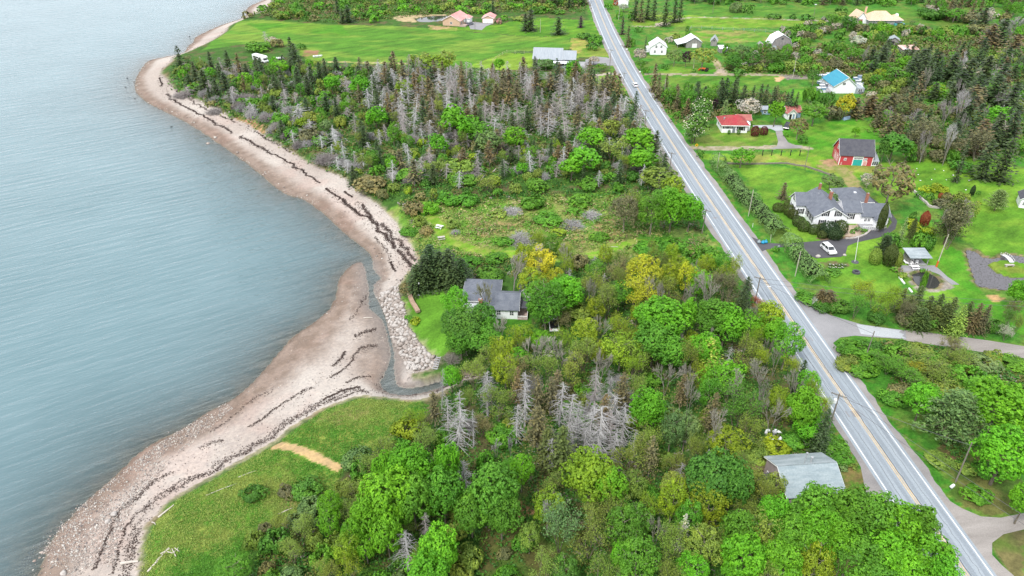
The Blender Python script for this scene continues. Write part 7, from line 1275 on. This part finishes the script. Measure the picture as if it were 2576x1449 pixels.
pole('utility_pole', 'thin pale pole right of the road at the top edge', (1556, 50), (1559.4, 15), .12, 0, 'polepale'); pole('utility_pole', 'thin pole on the far green field', (1793, 33), (1797, 0), .12); pole('utility_pole', 'thin white pole beside the dark double spruce on the far lawn', (1359, 81.7), (1360, 47.5), .12, 0, 'polepale'); pole('utility_pole', 'thin dark pole at the corner of the yard of the pink-roofed house', (1195, 75), (1194.6, 50), .12)
e, h, _t = pole('flagpole', 'white flagpole in a small round bed on the lawn below the parking', Q(2240, 540, [(1632, 1240)])[0], Q(2240, 540, [(1690, 860)])[0], .07, 0, 'trim', 'flagpole'); MB().lathe([(.9, 0), (.8, .12), (.02, .14)], 14).build('base', M['roof_dark'], e)
e, h, _t = pole('utility_pole', 'tall pale leaning pole with an orange guard at its foot by the pavilion', (2355, 671.5), (2386.7, 589.6), .13, 0, 'polepale'); MB().lathe([(.2, 0), (.2, 1.6), (.14, 1.65)], 10).build('guard', M['orange'], e)
e, h, _t = pole('lamp_post', 'slim dark lamp post on the cottage lawn beside the spruces', (1053, 741), (1053.5, 714), .05, 0, 'black', 'lamp'); MB().box(-.12, -.12, h, .12, .12, h + .3).build('lantern', M['trim'], e); MB().box(-.3, -.3, -.1, .3, .3, .12).build('base', M['concrete'], e)
pole('marker_post', 'short white marker post on the verge beside the northern hedge', Q(2240, 540, [(88, 715)])[0], Q(2240, 540, [(97, 650)])[0], .06, 0, 'trim', 'post'); pole('marker_post', 'pale post at the corner of the driveway mouth', Q(2240, 540, [(355, 940)])[0], Q(2240, 540, [(370, 825)])[0], .08, 0, 'polepale', 'post')
def wire(a, b_, dz, dx, label):
    A = np.array(a) + [dx, 0, dz]; B = np.array(b_) + [dx, 0, dz]; m_ = MB(); n = 10; P = [A + (B - A) * k / n - np.array([0, 0, 4 * .018 * np.linalg.norm(B - A) * (k / n) * (1 - k / n)]) for k in range(n + 1)]; O = P[0]
    v, f = [], []
    for k, q in enumerate(P):
        for s in range(4): v.append(q - O + .026 * np.array([math.cos(s * 1.57), math.sin(s * 1.57) * .5, math.sin(s * 1.57)]))
    for k in range(n): f += [(k * 4 + s, k * 4 + (s + 1) % 4, k * 4 + 4 + (s + 1) % 4, k * 4 + 4 + s) for s in range(4)]
    m_.add(v, f); tag(m_.build('overhead_wire', M['wire'], None, tuple(O)), label, 'wire', 'overhead wires along the road')
far_l = (at(1496, 60)[0] - 8, at(1496, 60)[1], tops[0][2]); near_e = (tops[6][0] + 30, tops[6][1] - 48, tops[6][2]); east = (tops[7][0] + 75, tops[7][1] - 6, tops[7][2]); ne = (at(2700, 850)[0], at(2700, 850)[1], ZL + 8.5)
for i, (a, b_, lb) in enumerate(((tops[0], tops[1], 'from the blue-grey house to the white car'), (tops[1], tops[2], 'along the dying wood'), (tops[2], tops[3], 'above the roadside maples'), (tops[3], tops[4], 'past the clearing'), (tops[4], tops[5], 'down to the street lamp pole'), (tops[5], tops[6], 'from the street lamp pole to the transformer pole'), (tops[6], near_e, 'leaving the picture past the aqua-grey barn'))):
    for s, nm in ((-1.0, 'outer'), (1.0, 'inner')): wire(a, b_, -.1, s * .9, f'{nm} overhead wire {lb}')
wire(tops[5], tops[7], -.6, 0, 'overhead wire crossing the road to the pole by the gravel road'); wire(tops[5], ne, -.3, 0, 'upper overhead wire crossing the road and the tall hedgerow'); wire(tops[5], ne, -1.4, .3, 'lower overhead wire crossing the road and the tall hedgerow'); wire(tops[6], tops[8], -.5, 0, 'overhead wire crossing the road to the bare wooden pole')
# ---------------------------------------------------------------- yard and roadside things
X, Y = at(1750.5, 379); e = thing('road_sign', 'yellow diamond warning sign at the mouth of the bungalow lane', 'sign', (X, Y, ZL)); MB().box(-.04, -.04, -.2, .04, .04, 2.3).build('post', M['metal'], e); s_ = MB().hull([(-.62, -.06, 1.9), (0, -.06, 1.28), (.62, -.06, 1.9), (0, -.06, 2.52)], [(-.62, -.045, 1.9), (0, -.045, 1.28), (.62, -.045, 1.9), (0, -.045, 2.52)]).build('panel', M['yellow'], e); MB().box(-.06, -.075, 1.6, .06, -.062, 2.2).box(-.28, -.075, 1.84, -.062, -.062, 1.96).box(.062, -.075, 1.84, .28, -.062, 1.96).build('symbol', M['black'], s_)
def picnic(label, px, rot, mat):
    X, Y = at(*px); e = thing('picnic_table', label, 'table', (X, Y, ZL), rot); MB().box(-.9, -.38, .7, .9, .38, .76).build('tabletop', M[mat], e)
    for s in (-1, 1): MB().box(-.9, s * .72 - .14, .42, .9, s * .72 + .14, .47).build('bench', M[mat], e); MB().tube((s * .65, -.75, 0), (s * .65, .1, .69), .05).tube((s * .65, .75, 0), (s * .65, -.1, .69), .05).box(s * .65 - .04, -.8, .36, s * .65 + .04, .8, .41).build('leg', M[mat], e)
picnic('grey picnic table on the mown path, the nearer of two', T(1, 1, [(755, 358)])[0], .3, 'stonepale'); picnic('pale picnic table on the mown path, the farther of two', T(1, 1, [(741, 272)])[0], -.4, 'trim'); picnic('white picnic table on the patio in front of the pavilion', Q(2560, 560, [(920, 1240)])[0], .05, 'trim')
for k, x in enumerate((1200, 1338, 1482, 1622, 1763)):
    X, Y = at(*Q(2048, 230, [(x, 1192)])[0]); e = thing('vine_post', 'dark post with a short crosspiece in the row of five along the grassy lane', 'post', (X, Y, ZL), .05, 'row of five posts by the lane'); MB().box(-.1, -.1, -.2, .1, .1, 1.9).build('post', M['black'], e); MB().box(-.34, -.05, 1.5, .34, .05, 1.62).build('crosspiece', M['pole'], e)
def lowwall(name, label, px, wd, h, mat, cat, seg=None):
    P = smooth(atn(px), 5); O = P[0]; b_ = MB(); A = offset(P, wd / 2); B = offset(P, -wd / 2); n = len(P); jit = [h * random.uniform(.85, 1.15) for _ in range(n)]
    v = []; f = []
    for i in range(n): v += [(*(A[i] - O), -.2), (*(A[i] - O), jit[i]), (*(B[i] - O), jit[i]), (*(B[i] - O), -.2)]
    for i in range(n - 1): f += [(i * 4 + s, i * 4 + s + 1, i * 4 + 5 + s, i * 4 + 4 + s) for s in range(3)]
    f += [(0, 1, 2, 3), ((n - 1) * 4 + 3, (n - 1) * 4 + 2, (n - 1) * 4 + 1, (n - 1) * 4)]; b_.add(v, f); return tag(b_.build(name, M[mat], None, (*O, ZL)), label, cat)
lowwall('timber_edging', 'long curved low timber edging between the mown bank and the lawn', Q(2048, 230, [(660, 1320), (1130, 1325), (1350, 1318), (1560, 1318), (1720, 1345), (1850, 1362), (2000, 1412), (2250, 1500)]), .25, .5, 'pole', 'wall')
lowwall('stone_wall', 'low pale stone wall along the rock garden above the pavilion', Q(2560, 560, [(905, 68), (1000, 170), (1100, 255), (1160, 312), (1330, 328)]), .5, .55, 'stonepale', 'wall')
lowwall('stone_wall', 'row of brown stones edging the cottage lawn by the rock bank', T(1, 1, [(512, 770), (530, 820), (560, 870), (580, 905)]), .9, .35, 'stonebrown', 'wall')
lowwall('kerb', 'pale stone kerb around the foot of the tall columnar cedar', Q(2240, 540, [(1940, 690), (1990, 730), (2060, 740), (2110, 715)]), .2, .25, 'stonepale', 'kerb'); lowwall('stone_wall', 'pale curved stone edging of the shrub bed beside the asphalt drive', Q(2240, 540, [(1490, 890), (1640, 880), (1780, 830), (1850, 775), (1850, 750)]), .5, .3, 'stonepale', 'wall')
lowwall('plank', 'white plank at the left edge of the dark pond garden', Q(2560, 790, [(690, 215), (770, 315)]), .3, .3, 'trim', 'plank'); lowwall('plank', 'short white plank in the gravel below the dark pond', Q(2560, 790, [(835, 385), (885, 445)]), .3, .3, 'trim', 'plank')
# fences
def fence(name, label, px, step, h, mat, rails=2, posts=True):
    P = smooth(atn(px), 6); L = np.r_[0, np.cumsum(np.linalg.norm(np.diff(P, axis=0), axis=1))]; O = P[0]; e = thing(name, label, 'fence', (*O, ZL)); n = max(2, int(L[-1] / step)); S_ = np.linspace(0, L[-1], n + 1); Q_ = np.column_stack([np.interp(S_, L, P[:, 0]), np.interp(S_, L, P[:, 1])]) - O
    for q in Q_: MB().box(q[0] - .07, q[1] - .07, -.2, q[0] + .07, q[1] + .07, h).build('post', M[mat], e)
    for k in range(rails):
        rl_ = MB(); z = h * (.45 + .42 * k)
        for a, b_ in zip(Q_[:-1], Q_[1:]): rl_.tube((a[0], a[1] - .08, z), (b_[0], b_[1] - .08, z), .035, .035, 5)
        rl_.build('rail', M[mat], e)
fence('post_fence', 'pale post and rail fence around the small bright paddock beside the hay field', Q(1280, 0, [(1000, 935), (1100, 860), (1215, 800), (1310, 806), (1460, 812), (1610, 815)]), 4.0, 1.5, 'fencewood'); fence('rail_fence', 'long white-grey rail fence between the far paddocks', Q(1792, 0, [(1390, 460), (1400, 432), (1500, 430), (1800, 445), (2080, 462), (2400, 480), (2700, 500)]), 5.0, 1.5, 'roof_pale')
# garden furniture, statues, bins
def chair(label, X, Y, rot, mat='trim', group=None):
    e = thing('garden_chair', label, 'chair', (X, Y, ZL + .1), rot, group); MB().box(-.28, -.28, .38, .28, .28, .45).build('seat', M[mat], e); MB().box(-.28, .24, .45, .28, .32, .95).build('backrest', M[mat], e)
    for sx in (-.24, .24):
        for sy in (-.24, .24): MB().box(sx - .03, sy - .03, 0, sx + .03, sy + .03, .38).build('leg', M[mat], e)
for (x, y, a), lb in zip(((905, 1120, .4), (950, 1150, -.5), (880, 1155, 2.0)), ('left white chair in the pavilion', 'right white chair in the pavilion', 'white chair at the pavilion front edge')): chair(lb, *at(*Q(2560, 560, [(x, y + 20)])[0]), a)
X, Y = at(*Q(2560, 560, [(820, 1170)])[0]); e = thing('sun_lounger', 'white sun lounger on the patio left of the pavilion', 'lounger', (X, Y, ZL), 2.5); MB().box(-.9, -.35, .3, .5, .35, .4).build('seat', M['trim'], e); MB().prism([(.5, .32), (1.1, .75), (1.05, .82), (.45, .40)], -.35, .35, 'y').build('backrest', M['trim'], e)
for sx in (-.8, .4):
    for sy in (-.3, .3): MB().box(sx - .03, sy - .03, 0, sx + .03, sy + .03, .3).build('leg', M['trim'], e)
def statue(label, px):
    X, Y = at(*px); e = thing('garden_statue', label, 'statue', (X, Y, ZL)); MB().box(-.25, -.25, 0, .25, .25, .4).build('plinth', M['stonepale'], e); MB().lathe([(.2, .4), (.22, .7), (.14, 1.0), (.2, 1.2), (.17, 1.35), (.07, 1.42), (.06, 1.46), (.11, 1.54), (.11, 1.66), (.02, 1.74)], 12).build('figure', M['trim'], e, None, None, True)
statue('white statue between the two clipped garden cedars', Q(2560, 560, [(480, 1060)])[0]); statue('white statue in front of the right clipped cedar', Q(2560, 560, [(598, 1205)])[0])
# curved white benches in the wood opening
X, Y = at(*T(2, 2, [(685, 395)])[0]); e = thing('bench_ring', 'broken ring of white curved benches around a grey urn in the wood opening', 'bench', (X, Y, ZL))
for a0 in (0.2, 1.9, 3.4, 4.8):
    b_ = MB(); st = [a0 + k * .2 for k in range(6)]
    for a, c in zip(st[:-1], st[1:]): b_.hull([(1.0 * math.cos(a), 1.0 * math.sin(a), .3), (1.5 * math.cos(a), 1.5 * math.sin(a), .3), (1.5 * math.cos(c), 1.5 * math.sin(c), .3), (1.0 * math.cos(c), 1.0 * math.sin(c), .3)], [(1.0 * math.cos(a), 1.0 * math.sin(a), .46), (1.5 * math.cos(a), 1.5 * math.sin(a), .46), (1.5 * math.cos(c), 1.5 * math.sin(c), .46), (1.0 * math.cos(c), 1.0 * math.sin(c), .46)])
    for a in (st[1], st[-2]): b_.box(1.25 * math.cos(a) - .1, 1.25 * math.sin(a) - .1, 0, 1.25 * math.cos(a) + .1, 1.25 * math.sin(a) + .1, .3)
    b_.build('bench', M['carwhite'], e)
MB().lathe([(.3, 0), (.2, .2), (.16, .5), (.34, .8), (.4, 1.1), (.34, 1.12), (.02, .95)], 12).build('urn', M['metal'], e)
# roadside odds and ends
X, Y = at(*Q(2240, 540, [(240, 955)])[0])
for k, (dx, dy, lb) in enumerate(((-.9, .1, 'pale blue rubbish bag, left of the pile at the driveway mouth'), (0, -.15, 'bright blue rubbish bag in the middle of the pile at the driveway mouth'), (.8, .1, 'blue rubbish bag, right of the pile at the driveway mouth'))):
    m_ = MB().lathe([(.05, 0), (.42, .05), (.5, .3), (.38, .6), (.12, .78), (.16, .9), (.02, .92)], 10); tag(m_.build('rubbish_bag', M['bluebin'] if k else M['roof_sage'], None, (X + dx, Y + dy, ZL + .04), None, True), lb, 'bag', 'blue rubbish bags')
X, Y = at(*Q(2240, 540, [(462, 1075)])[0]); e = thing('mailbox', 'mailbox on a dark post at the south side of the driveway mouth', 'mailbox', (X, Y, ZL), .6); MB().box(-.08, -.08, -.2, .08, .08, 1.2).build('post', M['black'], e); MB().prism([(-.16, 1.2), (.16, 1.2), (.16, 1.4), (.1, 1.5), (-.1, 1.5), (-.16, 1.4)], -.35, .35, 'x').build('box', M['roof_pale'], e)
for px, lb in ((Q(1792, 0, [(445, 770)])[0], 'white roadside mailbox at the farmhouse track'), (Q(1792, 0, [(640, 1115)])[0], 'white roadside box at the farm lane mouth'), (T(2, 2, [(2022, 800)])[0], 'white roadside box on a post by the brown grass clump')):
    X, Y = at(*px); e = thing('mailbox', lb, 'mailbox', (X, Y, ZL), .5); e.scale = (.7, .7, .85); MB().box(-.07, -.07, -.2, .07, .07, .8).build('post', M['pole'], e); MB().prism([(-.3, .8), (.3, .8), (.3, 1.15), (.18, 1.35), (-.18, 1.35), (-.3, 1.15)], -.45, .45, 'x').build('box', M['carwhite'], e)
X, Y = at(*Q(2560, 560, [(40, 1300)])[0]); e = thing('fire_pit', 'dark stone ring fire pit on the lawn near the flower bed', 'fire pit', (X, Y, ZL)); MB().lathe([(.5, .05), (.5, .45), (.85, .45), (.9, 0)], 14).build('ring', M['roof_dark'], e); MB().lathe([(.02, .1), (.5, .12)], 12).build('ash', M['black'], e)
# footbridge and bench on the pond island
X, Y = at(*Q(2560, 560, [(2390, 1150)])[0]); e = thing('footbridge', 'small white footbridge leading from the bank to the round pond island', 'bridge', (X, Y, ZL), .02); e.scale = (.6, .75, .7); m_ = MB()
for k in range(8): a, c = k / 8, (k + 1) / 8; za, zc = .25 + .5 * math.sin(a * math.pi), .25 + .5 * math.sin(c * math.pi); m_.hull([(-.8, a * 5, za - .1), (.8, a * 5, za - .1), (.8, c * 5, zc - .1), (-.8, c * 5, zc - .1)], [(-.8, a * 5, za), (.8, a * 5, za), (.8, c * 5, zc), (-.8, c * 5, zc)])
m_.build('deck', M['roof_white'], e)
for s in (-.85, .85):
    rl_ = MB()
    for k in range(6): y = k; z = .25 + .5 * math.sin(k / 5 * math.pi); rl_.box(s - .03, y - .03, z - .1, s + .03, y + .03, z + .9)
    for k in range(5): rl_.tube((s, k, 1.05 + .5 * math.sin(k / 5 * math.pi)), (s, k + 1, 1.05 + .5 * math.sin((k + 1) / 5 * math.pi)), .03, .03, 6)
    rl_.build('railing', M['trim'], e)
X, Y = at(*Q(2560, 560, [(2350, 1205)])[0]); e = thing('garden_bench', 'low pale stone bench in the middle of the pond island', 'bench', (X, Y, ZL), .05); MB().box(-1.1, -.3, .4, 1.1, .3, .52).build('seat', M['stonepale'], e)
for s in (-.8, .8): MB().box(s - .15, -.25, 0, s + .15, .25, .4).build('leg', M['stonepale'], e)
# crates and traps stacked round the turquoise-roofed house
def crate(label, X, Y, z, w_, l_, h, mat, group):
    e = thing('crate', label, 'crate', (X, Y, z), random.uniform(-.15, .15), group); b_ = MB()
    for k in range(4): b_.box(-l_ / 2, -w_ / 2, h * k / 4, l_ / 2, w_ / 2, h * k / 4 + h * .17)
    b_.box(-l_ / 2 + .04, -w_ / 2 + .04, .02, l_ / 2 - .04, w_ / 2 - .04, h - .06); b_.build('body', M[mat], e); MB().box(-l_ / 2 - .02, -w_ / 2 - .02, h - .05, l_ / 2 + .02, w_ / 2 + .02, h + .04).build('lid', M['roof_white' if random.random() < .6 else 'roof_pale'], e)
rr_ = np.random.default_rng(31)
for side, (xs, ys, n), txt in (('l', ((775, 905), (1130, 1400), 20), 'grey and white slatted crate in the stacks left of the turquoise-roofed house'), ('r', ((1310, 1440), (1170, 1420), 14), 'grey and white slatted crate in the stacks right of the turquoise-roofed house')):
    for k in range(n):
        X, Y = at(*Q(2304, 0, [(rr_.uniform(*xs), ys[0] + (ys[1] - ys[0]) * (k + .5) / n)])[0]); w_, l_, h = rr_.uniform(1.0, 1.6), rr_.uniform(1.4, 2.4), rr_.uniform(.6, 1.1)
        for q in range(1 + int(rr_.uniform() < .4)): crate(txt, X, Y, ZL + q * (h + .06), w_, l_, h, ('cargrey', 'roof_pale', 'roof_white', 'bluedoor', 'oldwood')[rr_.integers(5)], 'crates stacked by the turquoise-roofed house')
X, Y = at(*Q(2304, 0, [(1300, 1090)])[0]); e = thing('greenhouse_frame', 'pale flat panel frame lying behind the turquoise-roofed house', 'frame', (X, Y, ZL), -.35); MB().box(-2.2, -1.6, .2, 2.2, 1.6, .35).build('panel', M['roof_pale'], e); MB().box(-2.2, -.05, .351, 2.2, .05, .40).box(-.05, -1.6, .41, .05, 1.6, .44).build('bar', M['trim'], e)
X, Y = at(*Q(2304, 0, [(1160, 885)])[0]); e = thing('hatch', 'white sheet-topped low box in the grass above the turquoise roof', 'box', (X, Y, ZL), -.2); MB().box(-1.5, -1.3, 0, 1.5, 1.3, .5).build('body', M['oldwood'], e); MB().box(-1.6, -1.4, .5, 1.6, 1.4, .58).build('lid', M['roof_white'], e)
X, Y = at(*Q(2048, 230, [(2475, 640)])[0]); e = thing('tarp_boat', 'boat under a blue tarpaulin at the edge of the bungalow lawn', 'boat', (X, Y, ZL), .5); MB().hull([(-2.0, -.6, 0), (1.4, -.6, 0), (2.3, 0, 0), (1.4, .6, 0), (-2.0, .6, 0)], [(-1.8, -.2, .9), (1.0, -.2, .95), (1.7, 0, .9), (1.0, .2, .95), (-1.8, .2, .9)]).build('cover', M['bluedoor'], e)
X, Y = at(*Q(2304, 0, [(1975, 380)])[0]); e = thing('swimming_pool', 'round above-ground turquoise pool at the right end of the tan-roofed house', 'pool', (X, Y, ZL)); MB().lathe([(2.7, 0), (2.8, 1.1), (2.65, 1.15), (2.6, .95)], 24).build('wall', M['poolblue'], e); MB().lathe([(.02, 1.0), (2.62, 1.0)], 24).build('water', M['pondclear'], e)
X, Y = at(*Q(2304, 0, [(1920, 290)])[0]); e = thing('satellite_dish', 'white dish on a short mast behind the tan-roofed house', 'dish', (X, Y, ZL)); MB().tube((0, 0, 0), (0, 0, 2.2), .06).build('mast', M['metal'], e); MB().lathe([(.02, 0), (.6, .12), (1.1, .4), (1.06, .42), (.02, .06)], 16).build('dish', M['carwhite'], e, (0, -.1, 2.2), (math.radians(70), 0, 0))
# stairs down the rock bank
X, Y = at(*T(1, 1, [(735, 1235)])[0]); e = thing('staircase', 'small grey wooden stair down the rock bank above the creek', 'stairs', (X, Y, ZL - .1), 2.9)
for s in (-.45, .45): MB().tube((s, 0, 0), (s, 2.6, -1.4), .06, .06, 6).build('stringer', M['deckgrey'], e)
for k in range(6): MB().box(-.5, .2 + k * .42, -.12 - k * .23, .5, .5 + k * .42, -.07 - k * .23).build('tread', M['deckgrey'], e)
# garden flower bed and the rhubarb-like clumps
for k in range(11):
    X, Y = at(*Q(2240, 540, [(1255 + (k % 6) * 46, 1290 + (k // 6) * 42 + (k % 2) * 10)])[0]); e = thing('flower_clump', 'low clump of white flowers in the bed below the parking', 'flowers', (X, Y, ZL), k * .7, 'white flowers of the lawn bed'); r_ = np.random.default_rng(k); C_ = r_.normal(size=(60, 3)) * [.2, .2, .08] + [0, 0, .2]; V, F = leafquads(r_, C_, unit(r_.normal(size=(60, 3)) + [0, 0, .8]), .12); link('leaves', npmesh('leaves', V, F, M['leaf'], tint=np.full(240, .5)), e).color = (.06, .15, .03, 1)
    C_ = r_.normal(size=(14, 3)) * [.13, .13, .03] + [0, 0, .36]; V, F = leafquads(r_, C_, unit(r_.normal(size=(14, 3)) * .3 + [0, 0, 1]), .09); link('blossoms', npmesh('blossoms', V, F, M['leaf'], tint=np.full(56, .55)), e).color = (.75, .75, .68, 1)
# scattered white stones on the lawn below the red barn
for (x, y) in ((2030, 650), (2165, 670), (1985, 805), (1780, 730), (1815, 820), (2205, 808), (2360, 790), (1760, 640), (2550, 820), (2500, 960), (2310, 740)):
    X, Y = at(*Q(2400, 380, [(x, y)])[0]); boulder(X, Y, ZL + .15, random.uniform(.16, .26), 'small white stone dotted over the bright lawn right of the bare barn tree', 'white stones on the barn lawn', 'lawn_stone', 'trim')
